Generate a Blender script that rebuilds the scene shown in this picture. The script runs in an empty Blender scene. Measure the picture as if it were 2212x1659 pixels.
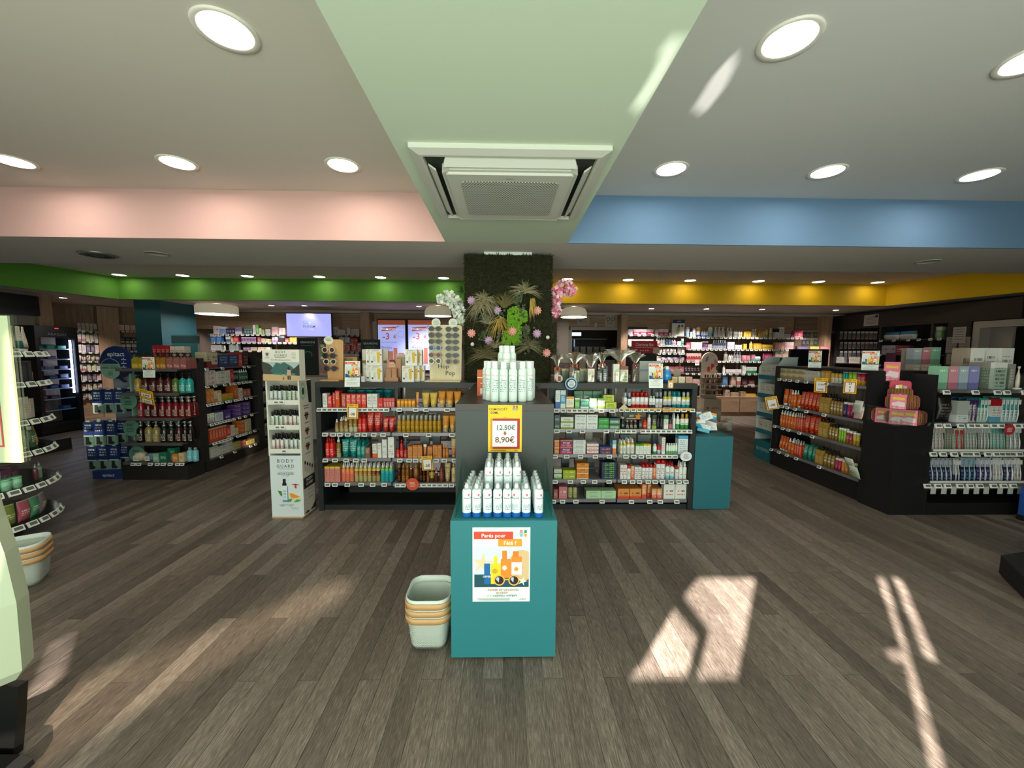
import bpy,math,random
from mathutils import Matrix,Vector
R=random.Random(7)
SC=bpy.context.scene
COL=SC.collection

# ------------------------------------------------------------------ camera
F_PX,CXP,CYP=831.0,1106.0,829.5
EYE=Vector((.0,.0,1.5))
_y=Vector((1090.0-CXP,760.0-CYP,F_PX)).normalized()
_h=Vector((1.0,.0062,.0))
_x=(_h-_y*_h.dot(_y)).normalized()
_z=_x.cross(_y)
CAM_R=Matrix(((_x[0],_y[0],_z[0]),(_x[1],_y[1],_z[1]),(_x[2],_y[2],_z[2]))) # world -> camera (right, down, forward)
cam=bpy.data.cameras.new('camera')
cam.sensor_fit='HORIZONTAL';cam.sensor_width=36.0
cam.lens=F_PX/2212.0*36.0
cam.clip_start=.05;cam.clip_end=200
co=bpy.data.objects.new('camera',cam);COL.objects.link(co)
r_,d_,f_=Vector(CAM_R[0]),Vector(CAM_R[1]),Vector(CAM_R[2])
m=Matrix.Identity(4)
for i in range(3):
    m[i][0],m[i][1],m[i][2]=r_[i],-d_[i],-f_[i]
m.translation=EYE
co.matrix_world=m
SC.camera=co

# ------------------------------------------------------------------ exposure, world, sun, daylight
SC.view_settings.view_transform='Standard'
SC.view_settings.look='None'
SC.view_settings.exposure=.85
SC.view_settings.gamma=1.0
SC.view_settings.use_curve_mapping=False
SC.cycles.max_bounces=7
SC.cycles.diffuse_bounces=4
SC.cycles.glossy_bounces=3
SC.cycles.transmission_bounces=4
SC.cycles.transparent_max_bounces=12
SC.cycles.sample_clamp_indirect=6.0
SC.cycles.caustics_reflective=False
SC.cycles.caustics_refractive=False
w=bpy.data.worlds.new('world');SC.world=w;w.use_nodes=True
w.node_tree.nodes['Background'].inputs[0].default_value=(.72,.86,.95,1)
w.node_tree.nodes['Background'].inputs[1].default_value=1.0
SUN_EL=math.radians(22)
SUN_H=Vector((.60,.80,0)).normalized()
SUN_D=Vector((SUN_H.x*math.cos(SUN_EL),SUN_H.y*math.cos(SUN_EL),-math.sin(SUN_EL)))
sl=bpy.data.lights.new('sun','SUN');sl.energy=32;sl.angle=math.radians(.53);sl.color=(1,.91,.84)
so=bpy.data.objects.new('sun',sl);COL.objects.link(so)
so.rotation_euler=SUN_D.to_track_quat('-Z','Y').to_euler()
DAY=[]
for k,(x,wd)in enumerate(((.0,6.4),)):
    a=bpy.data.lights.new('window_daylight','AREA');a.shape='RECTANGLE'
    a.size=wd;a.size_y=2.0;a.energy=112;a.color=(.90,1.0,.86)
    ao=bpy.data.objects.new('window_daylight',a);COL.objects.link(ao)
    ao.location=(x,-1.28,1.15)
    ao.rotation_euler=Vector((0,1,.08)).to_track_quat('-Z','Y').to_euler()

def glint(loc,aim,watts,col,r,deg):
    """added spot lamp for sunlight thrown back by glass outside, through a cut gap"""
    l=bpy.data.lights.new('outside_glint','SPOT');l.energy=watts;l.color=col;l.shadow_soft_size=r;l.spot_size=math.radians(deg);l.spot_blend=.2
    o=bpy.data.objects.new('outside_glint',l);COL.objects.link(o);o.location=loc;o.rotation_euler=(Vector(aim)-Vector(loc)).to_track_quat('-Z','Y').to_euler()
GL1,GL2=Vector((2.6,-6.5,.55)),Vector((3.0,-9.0,3.2))
glint(GL1,(.8,1.7,2.65),6000,(1,.96,.9),.02,20)
glint(GL2,(-1.3,1.8,.0),13000,(1,.82,.6),.06,30)

# ------------------------------------------------------------------ helpers
def lin(h):
    h=h.lstrip('#')
    out=[]
    for i in(0,2,4):
        c=int(h[i:i+2],16)/255
        out.append(c/12.92 if c<=.04045 else((c+.055)/1.055)**2.4)
    return tuple(out)+(1.0,)

MATS={}
def mat(hexc,rough=.5,metal=.0,emit=.0,spec=.5):
    key=(hexc,rough,metal,emit,spec)
    if key in MATS:return MATS[key]
    mm=bpy.data.materials.new('m_'+hexc);mm.use_nodes=True
    b=mm.node_tree.nodes['Principled BSDF']
    b.inputs['Base Color'].default_value=lin(hexc)
    b.inputs['Roughness'].default_value=rough
    b.inputs['Metallic'].default_value=metal
    b.inputs['Specular IOR Level'].default_value=spec
    if emit:
        b.inputs['Emission Color'].default_value=lin(hexc)
        b.inputs['Emission Strength'].default_value=emit
    MATS[key]=mm
    return mm

def nodemat(name):
    mm=bpy.data.materials.new(name);mm.use_nodes=True
    nt=mm.node_tree
    return mm,nt,nt.nodes['Principled BSDF']

def N(nt,typ,**kw):
    n=nt.nodes.new(typ)
    for k,v in kw.items():
        if k.startswith('i_'):
            key=k[2:]
            n.inputs[int(key)if key.isdigit()else key].default_value=v
        else:setattr(n,k,v)
    return n

def mth(nt,op,a,b=None,c=None):
    n=nt.nodes.new('ShaderNodeMath');n.operation=op
    for i,v in enumerate((a,b,c)):
        if v is None:continue
        if isinstance(v,(int,float)):n.inputs[i].default_value=v
        else:nt.links.new(v,n.inputs[i])
    return n.outputs[0]

def mixc(nt,fac,a,b):
    n=nt.nodes.new('ShaderNodeMix');n.data_type='RGBA'
    for s,v in((0,fac),(6,a),(7,b)):
        if isinstance(v,(int,float)):n.inputs[s].default_value=v
        elif isinstance(v,tuple):n.inputs[s].default_value=v
        else:nt.links.new(v,n.inputs[s])
    return n.outputs[2]

# printed packaging: bands of colour and rows of small print, laid out on each pack's own height and width
PG=bpy.data.node_groups.new('printed_pack','ShaderNodeTree')
def _pg():
    I=PG.interface
    for nm,t in(('Base','NodeSocketColor'),('Top','NodeSocketColor'),('TopEdge','NodeSocketFloat'),('Bot','NodeSocketColor'),
                  ('BotEdge','NodeSocketFloat'),('Ink','NodeSocketColor'),('InkLo','NodeSocketFloat'),('InkHi','NodeSocketFloat'),('Rows','NodeSocketFloat')):
        I.new_socket(nm,in_out='INPUT',socket_type=t)
    I.new_socket('Color',in_out='OUTPUT',socket_type='NodeSocketColor')
    gi=PG.nodes.new('NodeGroupInput');go=PG.nodes.new('NodeGroupOutput')
    tc=PG.nodes.new('ShaderNodeTexCoord');sx=PG.nodes.new('ShaderNodeSeparateXYZ')
    PG.links.new(tc.outputs['Generated'],sx.inputs[0])
    x,y,z=sx.outputs
    c1=mixc(PG,mth(PG,'GREATER_THAN',z,gi.outputs['TopEdge']),gi.outputs['Base'],gi.outputs['Top'])
    c2=mixc(PG,mth(PG,'LESS_THAN',z,gi.outputs['BotEdge']),c1,gi.outputs['Bot'])
    rz=mth(PG,'MULTIPLY',z,gi.outputs['Rows'])
    fr=mth(PG,'FRACT',rz);fl=mth(PG,'FLOOR',rz)
    cb=PG.nodes.new('ShaderNodeCombineXYZ')
    PG.links.new(mth(PG,'MULTIPLY',x,14.0),cb.inputs[0]);PG.links.new(mth(PG,'MULTIPLY',fl,3.7),cb.inputs[1])
    nz=PG.nodes.new('ShaderNodeTexNoise');nz.inputs['Scale'].default_value=1.0;nz.inputs['Detail'].default_value=1.0
    PG.links.new(cb.outputs[0],nz.inputs['Vector'])
    on=mth(PG,'GREATER_THAN',nz.outputs[0],.47)
    on=mth(PG,'MULTIPLY',on,mth(PG,'GREATER_THAN',fr,.42))
    on=mth(PG,'MULTIPLY',on,mth(PG,'LESS_THAN',mth(PG,'ABSOLUTE',mth(PG,'SUBTRACT',x,.5)),.36))
    on=mth(PG,'MULTIPLY',on,mth(PG,'GREATER_THAN',z,gi.outputs['InkLo']))
    on=mth(PG,'MULTIPLY',on,mth(PG,'LESS_THAN',z,gi.outputs['InkHi']))
    on=mth(PG,'MULTIPLY',on,mth(PG,'LESS_THAN',y,.5))
    on=mth(PG,'MULTIPLY',on,.85)
    PG.links.new(mixc(PG,on,c2,gi.outputs['Ink']),go.inputs[0])
_pg()
PK={}
def pk(base,top=None,th=.8,bot=None,bh=.2,ink=None,lo=.25,hi=.75,rough=.4,rows=9,clear=.0):
    key=(base,top,th,bot,bh,ink,lo,hi,rough,rows,clear)
    if key in PK:return PK[key]
    mm,nt,b=nodemat('pack_'+base.strip('#'))
    g=nt.nodes.new('ShaderNodeGroup');g.node_tree=PG
    g.inputs['Base'].default_value=lin(base)
    g.inputs['Top'].default_value=lin(top or base);g.inputs['TopEdge'].default_value=th if top else 2.0
    g.inputs['Bot'].default_value=lin(bot or base);g.inputs['BotEdge'].default_value=bh if bot else-1.0
    g.inputs['Ink'].default_value=lin(ink or base)
    g.inputs['InkLo'].default_value=lo if ink else 2.0;g.inputs['InkHi'].default_value=hi if ink else-1.0
    g.inputs['Rows'].default_value=rows
    nt.links.new(g.outputs[0],b.inputs['Base Color'])
    b.inputs['Roughness'].default_value=rough
    if clear:
        tr=nt.nodes.new('ShaderNodeBsdfTransparent');mx=nt.nodes.new('ShaderNodeMixShader')
        nt.links.new(g.outputs[0],tr.inputs[0]);mx.inputs[0].default_value=clear
        out=nt.nodes['Material Output']
        nt.links.new(b.outputs[0],mx.inputs[1]);nt.links.new(tr.outputs[0],mx.inputs[2]);nt.links.new(mx.outputs[0],out.inputs[0])
    PK[key]=mm
    return mm

def film(name,tint,amount,rough=.08):
    """clear sheet: mostly see-through, with a glossy skin"""
    mm=bpy.data.materials.new(name);mm.use_nodes=True
    nt=mm.node_tree;nt.nodes.remove(nt.nodes['Principled BSDF'])
    g=N(nt,'ShaderNodeBsdfGlossy',i_Roughness=rough);g.inputs[0].default_value=(.9,.9,.9,1)
    t=N(nt,'ShaderNodeBsdfTransparent');t.inputs[0].default_value=lin(tint)
    mx=N(nt,'ShaderNodeMixShader');mx.inputs[0].default_value=amount
    nt.links.new(t.outputs[0],mx.inputs[1]);nt.links.new(g.outputs[0],mx.inputs[2])
    nt.links.new(mx.outputs[0],nt.nodes['Material Output'].inputs[0])
    return mm
ACRYL=film('acrylic','#f4fbf8',.10)
GLASS=film('green_edge_glass','#dff2ea',.09)
CELLO=film('cellophane','#fbfbf6',.24,.14);CELLO2=film('cellophane_body','#fbfbf6',.10,.10)

class MB:
    def __init__(s):s.v=[];s.f=[];s.mi=[];s.sm=[]
    def face(s,idx,m=0,sm=False):s.f.append(tuple(idx));s.mi.append(m);s.sm.append(sm)
    def add(s,verts,faces,m=0,sm=False):
        b=len(s.v);s.v+=[tuple(v)for v in verts]
        for f in faces:s.face([b+i for i in f],m,sm)
        return s
    def box(s,x0,x1,y0,y1,z0,z1,m=0):
        return s.add([(x0,y0,z0),(x1,y0,z0),(x1,y1,z0),(x0,y1,z0),(x0,y0,z1),(x1,y0,z1),(x1,y1,z1),(x0,y1,z1)],
                     [(0,3,2,1),(4,5,6,7),(0,1,5,4),(1,2,6,5),(2,3,7,6),(3,0,4,7)],m)
    def cbox(s,x,y,z,w,d,h,m=0):return s.box(x-w/2,x+w/2,y-d/2,y+d/2,z,z+h,m)
    def rings(s,rings,m=0,sm=True,cap=True,closed=True):
        b=len(s.v);n=len(rings[0])
        for r in rings:s.v+=[tuple(p)for p in r]
        for k in range(len(rings)-1):
            for i in range(n if closed else n-1):
                j=(i+1)%n
                s.face((b+k*n+i,b+k*n+j,b+(k+1)*n+j,b+(k+1)*n+i),m,sm)
        if cap:
            s.face([b+i for i in reversed(range(n))],m)
            s.face([b+(len(rings)-1)*n+i for i in range(n)],m)
        return s
    def lathe(s,prof,n=12,x=0,y=0,m=0,sm=True,cap=True,sx=1,sy=1,ph=.0):
        rr=[[(x+r*sx*math.cos(ph+2*math.pi*i/n),y+r*sy*math.sin(ph+2*math.pi*i/n),z)for i in range(n)]for r,z in prof]
        return s.rings(rr,m,sm,cap)
    def prism(s,poly,z0,z1,m=0): # polygon in XY (counter-clockwise), extruded in Z
        n=len(poly)
        return s.add([(x,y,z0)for x,y in poly]+[(x,y,z1)for x,y in poly],
                     [tuple(reversed(range(n))),tuple(range(n,2*n))]+[(i,(i+1)%n,n+(i+1)%n,n+i)for i in range(n)],m)
    def slab(s,poly,y0,y1,m=0): # polygon in XZ (counter-clockwise seen from -Y), extruded in Y
        n=len(poly)
        return s.add([(x,y0,z)for x,z in poly]+[(x,y1,z)for x,z in poly],
                     [tuple(range(n)),tuple(reversed(range(n,2*n)))]+[((i+1)%n,i,n+i,n+(i+1)%n)for i in range(n)],m)
    def tube(s,pts,r,n=6,m=0,cap=True):
        rr=[]
        for i,p in enumerate(pts):
            p=Vector(p);a=Vector(pts[max(0,i-1)]);c=Vector(pts[min(len(pts)-1,i+1)])
            t=(c-a).normalized();up=Vector((0,0,1))if abs(t.z)<.9 else Vector((1,0,0))
            e1=t.cross(up).normalized();e2=e1.cross(t)
            q=r[i]if isinstance(r,(list,tuple))else r
            rr.append([tuple(p+(e1*math.cos(2*math.pi*k/n)+e2*math.sin(2*math.pi*k/n))*q)for k in range(n)])
        return s.rings(rr,m,True,cap)
    def mesh(s,name,mats):
        me=bpy.data.meshes.new(name);me.from_pydata(s.v,[],s.f)
        for mm in(mats if isinstance(mats,(list,tuple))else[mats]):me.materials.append(mm)
        me.polygons.foreach_set('material_index',s.mi);me.polygons.foreach_set('use_smooth',s.sm)
        me.update();return me

def link(name,me,parent=None,loc=(0,0,0),rot=(0,0,0),scale=None):
    o=bpy.data.objects.new(name,me);COL.objects.link(o)
    o.location=loc;o.rotation_euler=rot
    if scale is not None:o.scale=(scale,)*3 if isinstance(scale,(int,float))else scale
    if parent is not None:o.parent=parent
    return o
def tag(o,label,cat,group=None,kind=None):
    o['label']=label;o['category']=cat
    if group:o['group']=group
    if kind:o['kind']=kind
    return o
def thing(name,label,cat,loc=(0,0,0),rz=.0,group=None):
    return tag(link(name,None,None,loc,(0,0,rz)),label,cat,group)
def part(name,mb,mats,parent,loc=(0,0,0),rot=(0,0,0),label=None):
    o=link(name,mb.mesh(name,mats),parent,loc,rot)
    if label:o['label']=label
    return o
def struct(name,mb,mats,label=None,parent=None):
    o=link(name,mb.mesh(name,mats),parent)
    if parent is None:
        o['kind']='structure'
        if label:o['label']=label
    return o

TXT={}
def text_mesh(s,h,mm,bold=.0,sx=1.0,align='CENTER',bend=None,space=1.0,ital=.0):
    key=(s,round(h,5),mm.name,bold,sx,align,bend,space,ital)
    if key in TXT:return TXT[key]
    cu=bpy.data.curves.new('lettering','FONT');cu.body=s;cu.size=h/.7;cu.align_x=align
    cu.resolution_u=2;cu.offset=bold*h;cu.space_character=space;cu.shear=ital;cu.fill_mode='FRONT'
    ob=bpy.data.objects.new('tmp',cu)
    me=bpy.data.meshes.new_from_object(ob)
    bpy.data.objects.remove(ob);bpy.data.curves.remove(cu)
    me.name='lettering'
    for v in me.vertices:
        x,y=v.co.x*sx,v.co.y
        if bend:v.co=(bend*math.sin(x/bend),-bend*math.cos(x/bend),y)
        else:v.co=(x,0,y)
    me.materials.clear();me.materials.append(mm)
    TXT[key]=me
    return me
def text(s,h,mm,parent,loc=(0,0,0),rz=.0,rx=.0,**kw):
    return link('lettering',text_mesh(s,h,mm,**kw),parent,loc,(rx,0,rz))

class Flat:
    """flat print: coloured shapes in the XZ plane, facing -Y, each layer a hair in front of the last"""
    def __init__(s):s.mb=MB();s.m=[];s.k=0
    def _m(s,c):
        mm=c if not isinstance(c,str)else mat(c,.55)
        if mm not in s.m:s.m.append(mm)
        s.k+=1
        return s.m.index(mm)
    def poly(s,pts,c):
        i=s._m(c);y=-.0003*s.k
        s.mb.add([(x,y,z)for x,z in pts],[tuple(range(len(pts)))],i);return s
    def rect(s,x0,x1,z0,z1,c):return s.poly([(x0,z0),(x1,z0),(x1,z1),(x0,z1)],c)
    def oval(s,x,z,rx,rz,c,n=20,a=.0):
        return s.poly([(x+rx*math.cos(t)*math.cos(a)-rz*math.sin(t)*math.sin(a),z+rx*math.cos(t)*math.sin(a)+rz*math.sin(t)*math.cos(a))for t in(2*math.pi*k/n for k in range(n))],c)
    def ring(s,x,z,r,wd,c,n=20):
        i=s._m(c);y=-.0003*s.k
        v=[(x+q*math.cos(2*math.pi*k/n),y,z+q*math.sin(2*math.pi*k/n))for q in(r,r-wd)for k in range(n)]
        s.mb.add(v,[(k,(k+1)%n,n+(k+1)%n,n+k)for k in range(n)],i);return s
    def star(s,x,z,r,c,n=5,q=.35,a=.0):
        i=s._m(c);y=-.0003*s.k
        v=[(x,y,z)]+[(x+(r if k%2==0 else r*q)*math.sin(a+math.pi*k/n),y,z+(r if k%2==0 else r*q)*math.cos(a+math.pi*k/n))for k in range(2*n)]
        s.mb.add(v,[(0,1+(k+1)%(2*n),1+k)for k in range(2*n)],i);return s
    def lines(s,x0,x1,z1,dz,n,hgt,c,rag=.15):
        i=s._m(c);y=-.0003*s.k
        for k in range(n):
            a=x0+(x1-x0)*rag*R.random();b=x1-(x1-x0)*rag*R.random();z=z1-dz*k
            s.mb.add([(a,y,z-hgt),(b,y,z-hgt),(b,y,z),(a,y,z)],[(0,1,2,3)],i)
        return s
    def word(s,t,x,z,h,c,**kw):
        mm=c if not isinstance(c,str)else mat(c,.55)
        i=s._m(mm);y=-.0003*s.k
        me=text_mesh(t,h,mm,**kw)
        s.mb.add([(v.co.x+x,y,v.co.z+z)for v in me.vertices],[tuple(p.vertices)for p in me.polygons],i);return s
    def mesh(s,name='print'):return s.mb.mesh(name,s.m)
    def part(s,parent,loc=(0,0,0),rot=(0,0,0),name='print',scale=None):return link(name,s.mesh(name),parent,loc,rot,scale)

class Face:
    """a vertical plane of shelving: pixel rays of the photograph meet it to give real positions along it"""
    def __init__(s,o,u):
        s.o=Vector(o);s.u=Vector(u).normalized();s.n=Vector((s.u.y,-s.u.x,0));s.rz=math.atan2(s.u.y,s.u.x)
    def hit(s,px,py,back=.0):
        d=CAM_R.transposed()@Vector(((px-CXP)/F_PX,(py-CYP)/F_PX,1.0))
        p0=s.o-s.n*back
        t=(p0-EYE).dot(s.n)/d.dot(s.n);p=EYE+d*t
        return(p-s.o).dot(s.u),p.z
    def pt(s,u,back,z):return s.o+s.u*u-s.n*back+Vector((0,0,z))

# ------------------------------------------------------------------ goods
PROTO={}
def goods(kind,w,h,d,ms):
    w,h,d=round(w,3),round(h,3),round(d,3)
    key=(kind,w,h,d,tuple(x.name for x in ms))
    if key in PROTO:return PROTO[key]
    a=ms[0];c=ms[1]if len(ms)>1 else ms[0]
    r=w/2;out=[]
    sq=kind.endswith('_sq');k=kind.replace('_sq','')
    n,ph,q=(4,math.pi/4,1.38)if sq else(12,.0,1.0)
    def L(prof,mm,nm,nn=n,p=ph,qq=q):
        b=MB();b.lathe([(x*qq,z)for x,z in prof],nn,sm=not(nn==4),ph=p);out.append((nm,b.mesh(nm,mm)))
    if k=='box':
        b=MB();e=min(w,h,d)*.03
        b.box(-r+e,r-e,-d/2,d/2,0,h);out.append(('carton',b.mesh('carton',a)))
    elif k=='tube':
        b=MB();rr=[]
        for t in(0,.25,.55,.85,.93,1.0):
            aa=r*(.70+.28*t);bb=max(.0012,d/2*(1-t**1.3));z=h*(.14+.86*t)
            rr.append([(aa*math.cos(2*math.pi*i/12),bb*math.sin(2*math.pi*i/12),z)for i in range(12)])
        b.rings(rr);out.append(('tube',b.mesh('tube',a)))
        L([(r*.62,0),(r*.66,h*.145)],c,'cap')
    elif k=='spray':
        L([(r*.92,0),(r,h*.015),(r,h*.64),(r*.85,h*.69),(r*.42,h*.72),(r*.42,h*.75)],a,'bottle')
        L([(r*.62,h*.74),(r*.62,h*.83),(r*.34,h*.87),(r*.3,h)],c,'cap',10,0,1)
    elif k=='capped': # clear over-cap on a pump spray
        L([(r,0),(r,h*.64),(r*.8,h*.68)],a,'bottle')
        L([(r*.66,h*.66),(r*.66,h*.93),(r*.45,h)],c,'cap',10,0,1)
    elif k=='pump':
        L([(r*.94,0),(r,h*.02),(r,h*.55),(r*.8,h*.66),(r*.35,h*.73),(r*.35,h*.77)],a,'bottle')
        b=MB();b.lathe([(r*.45,h*.74),(r*.45,h*.82),(r*.2,h*.83),(r*.2,h*.92),(r*.5,h*.93),(r*.42,h)],10)
        b.box(-r*.17,r*.17,-r*1.05,0,h*.93,h*.975);out.append(('pump_head',b.mesh('pump_head',c)))
    elif k=='can':
        L([(r*.93,0),(r,h*.02),(r,h*.76),(r*.72,h*.83)],a,'can')
        L([(r*.68,h*.81),(r*.68,h*.98),(r*.6,h)],c,'cap')
    elif k=='dome': # aerosol with a rounded over-cap
        L([(r*.93,0),(r,h*.02),(r,h*.78)],a,'can')
        L([(r*.98,h*.78),(r*.92,h*.9),(r*.6,h*.985),(r*.3,h)],c,'cap')
    elif k=='bottle':
        L([(r*.95,0),(r,h*.02),(r,h*.72),(r*.75,h*.8),(r*.4,h*.83)],a,'bottle')
        L([(r*.5,h*.82),(r*.5,h)],c,'cap',12,0,1)
    elif k=='tin': # straight tub with a lid
        L([(r,0),(r,h*.84)],a,'tub');L([(r*1.02,h*.84),(r*1.02,h)],c,'lid')
    elif k=='blister': # card with a clear bubble
        b=MB();b.box(-r*.94,r*.94,-.002,.002,0,h);b.box(-.008,.008,-.004,-.002,h*.92,h*.97)
        out.append(('card',b.mesh('card',a)))
        b=MB();b.rings([[(-r*f,y,h*.12),(r*f,y,h*.12),(r*f,y,h*.78),(-r*f,y,h*.78)]for f,y in((.75,-.002),(.6,-d))],sm=False)
        out.append(('bubble',b.mesh('bubble',c)))
    elif k=='brush': # toothbrush on a card under a clear bubble
        b=MB();b.box(-r*.94,r*.94,-.0015,.0015,0,h);out.append(('card',b.mesh('card',a)))
        b=MB();b.tube([(-r*.1,-.012,h*.06),(r*.1,-.014,h*.35),(-r*.05,-.012,h*.6),(0,-.012,h*.92)],[r*.28,r*.3,r*.14,r*.26],6)
        b.box(-r*.25,r*.25,-.026,-.01,h*.74,h*.93);out.append(('toothbrush',b.mesh('toothbrush',c)))
    elif k=='pouch':
        b=MB();rr=[]
        for t in(0,.15,.5,.85,1.0):
            bb=max(.001,d/2*math.sin(math.pi*min(.97,max(.03,t))))
            rr.append([(r*.97*math.copysign(abs(math.cos(2*math.pi*i/12))**.5,math.cos(2*math.pi*i/12)),bb*math.sin(2*math.pi*i/12),h*t)for i in range(12)])
        b.rings(rr);out.append(('pouch',b.mesh('pouch',a)))
    PROTO[key]=out
    return out

NAMES={'box':('carton','box'),'tube':('cream_tube','tube'),'spray':('spray_bottle','bottle'),'capped':('spray_bottle','bottle'),'pump':('pump_bottle','bottle'),
         'can':('aerosol_can','can'),'dome':('aerosol_can','can'),'bottle':('lotion_bottle','bottle'),'tin':('lidded_tub','tub'),'blister':('blister_pack','pack'),
         'brush':('toothbrush_pack','pack'),'pouch':('soft_pouch','pouch')}
def place(protos,name,label,cat,loc,rz,group=None,rx=.0):
    o=tag(link(name,protos[0][1],None,loc,(rx,0,rz)),label,cat,group)
    for nm,me in protos[1:]:link(nm,me,o)
    return o

ORD=('leftmost','second','third','fourth','fifth','sixth','seventh','eighth','ninth','tenth','eleventh')
def ordinal(i,n,j,deep,k,stack):
    t=[]
    if stack>1:t.append({2:('lower','upper'),3:('bottom','mid-pile','top')}.get(stack,('bottom','second-up','third-up','top'))[k])
    if deep>1:t.append(('front','second-row','third-row','rearmost')[j])
    if n==2:t.append(('left','right')[i])
    elif n==3:t.append(('left','middle','right')[i])
    elif n>3:t.append('rightmost' if i==n-1 else ORD[i])
    return ' '.join(t)+' ' if t else ''
CTX={'F':None,'z':.0,'where':'','name':None,'back':.03,'d':.07}
def shelf_ctx(F,z,where,name=None,back=.03,d=.07):CTX.update(F=F,z=z,where=where,name=name,back=back,d=d)
def row(kind,x0,x1,ytop,desc,ms,n=1,deep=1,stack=1,back=None,d=None,txt=None,name=None,z=None,dz=.0,yaw=.0,lean=.0,gap=.0):
    """n products side by side between two pixel columns, their tops at pixel row ytop, standing on the current shelf"""
    F=CTX['F'];back=CTX['back']if back is None else back;zb=(CTX['z']if z is None else z)+dz
    u0,_=F.hit(x0,ytop,back);u1,zt=F.hit(x1,ytop,back);um,zt=F.hit((x0+x1)/2,ytop,back)
    w=(u1-u0)/n;h=max(.02,(zt-zb)/stack)
    if w<0:w=-w;u0,u1=u1,u0
    round_=kind.split('_')[0]not in('box','tube','blister','brush','pouch')
    if round_:dd=w
    else:dd=d if d else CTX['d']
    wp=w*(.965 if round_ else .985)-gap
    if round_:wp=min(wp,h*.62)
    dd=wp if round_ else dd
    pr=goods(kind,wp,h*(.995 if stack>1 else 1),dd,ms if isinstance(ms,(list,tuple))else[ms])
    nm,cat=NAMES[kind.split('_')[0]]
    if kind.startswith('box')and CTX['name']:nm=CTX['name']
    if name:nm=name
    label=(desc+' '+CTX['where']).strip()
    many=n*deep*stack>1
    for i in range(n):
        for j in range(deep):
            for k in range(stack):
                loc=F.pt(u0+w*(i+.5)+(R.uniform(-.04,.04)*w*.3 if j else 0),back+dd/2+j*dd*1.03,zb+k*h)
                lb=(ordinal(i,n,j,deep,k,stack)+label).strip()
                if len(lb.replace('-',' ').split())>16 and len(lb.split())>16:print('LONG',lb)
                o=place(pr,nm,lb,cat,loc,F.rz+yaw+(R.uniform(-.04,.04)if round_ and many else 0),label if many else None,lean)
                if txt and j==0:
                    s,c,th,tz=txt[:4];kw=txt[4]if len(txt)>4 else{}
                    if round_:link('lettering',text_mesh(s,h*th,mat(c,.5),bend=wp/2+.0006,**kw),o,(0,0,h*tz))
                    else:link('lettering',text_mesh(s,h*th,mat(c,.5),**kw),o,(0,-dd/2-.0008-(.0 if kind!='tube' else .0),h*tz))

TAG_MB=MB();TAG_MB.box(-.024,.024,-.006,.004,-.030,.002,0);TAG_MB.box(-.018,.018,-.0066,-.006,-.022,-.004,1)
TAG_ME=TAG_MB.mesh('price_tag',[mat('#e9ede6',.4),mat('#5f6a63',.4)])
def price_tags(shelf,us,y,z,rx=-.35,sc=1.0):
    for u in us:link('price_tag',TAG_ME,shelf,(u,y,z),(rx,0,0),sc)

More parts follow.
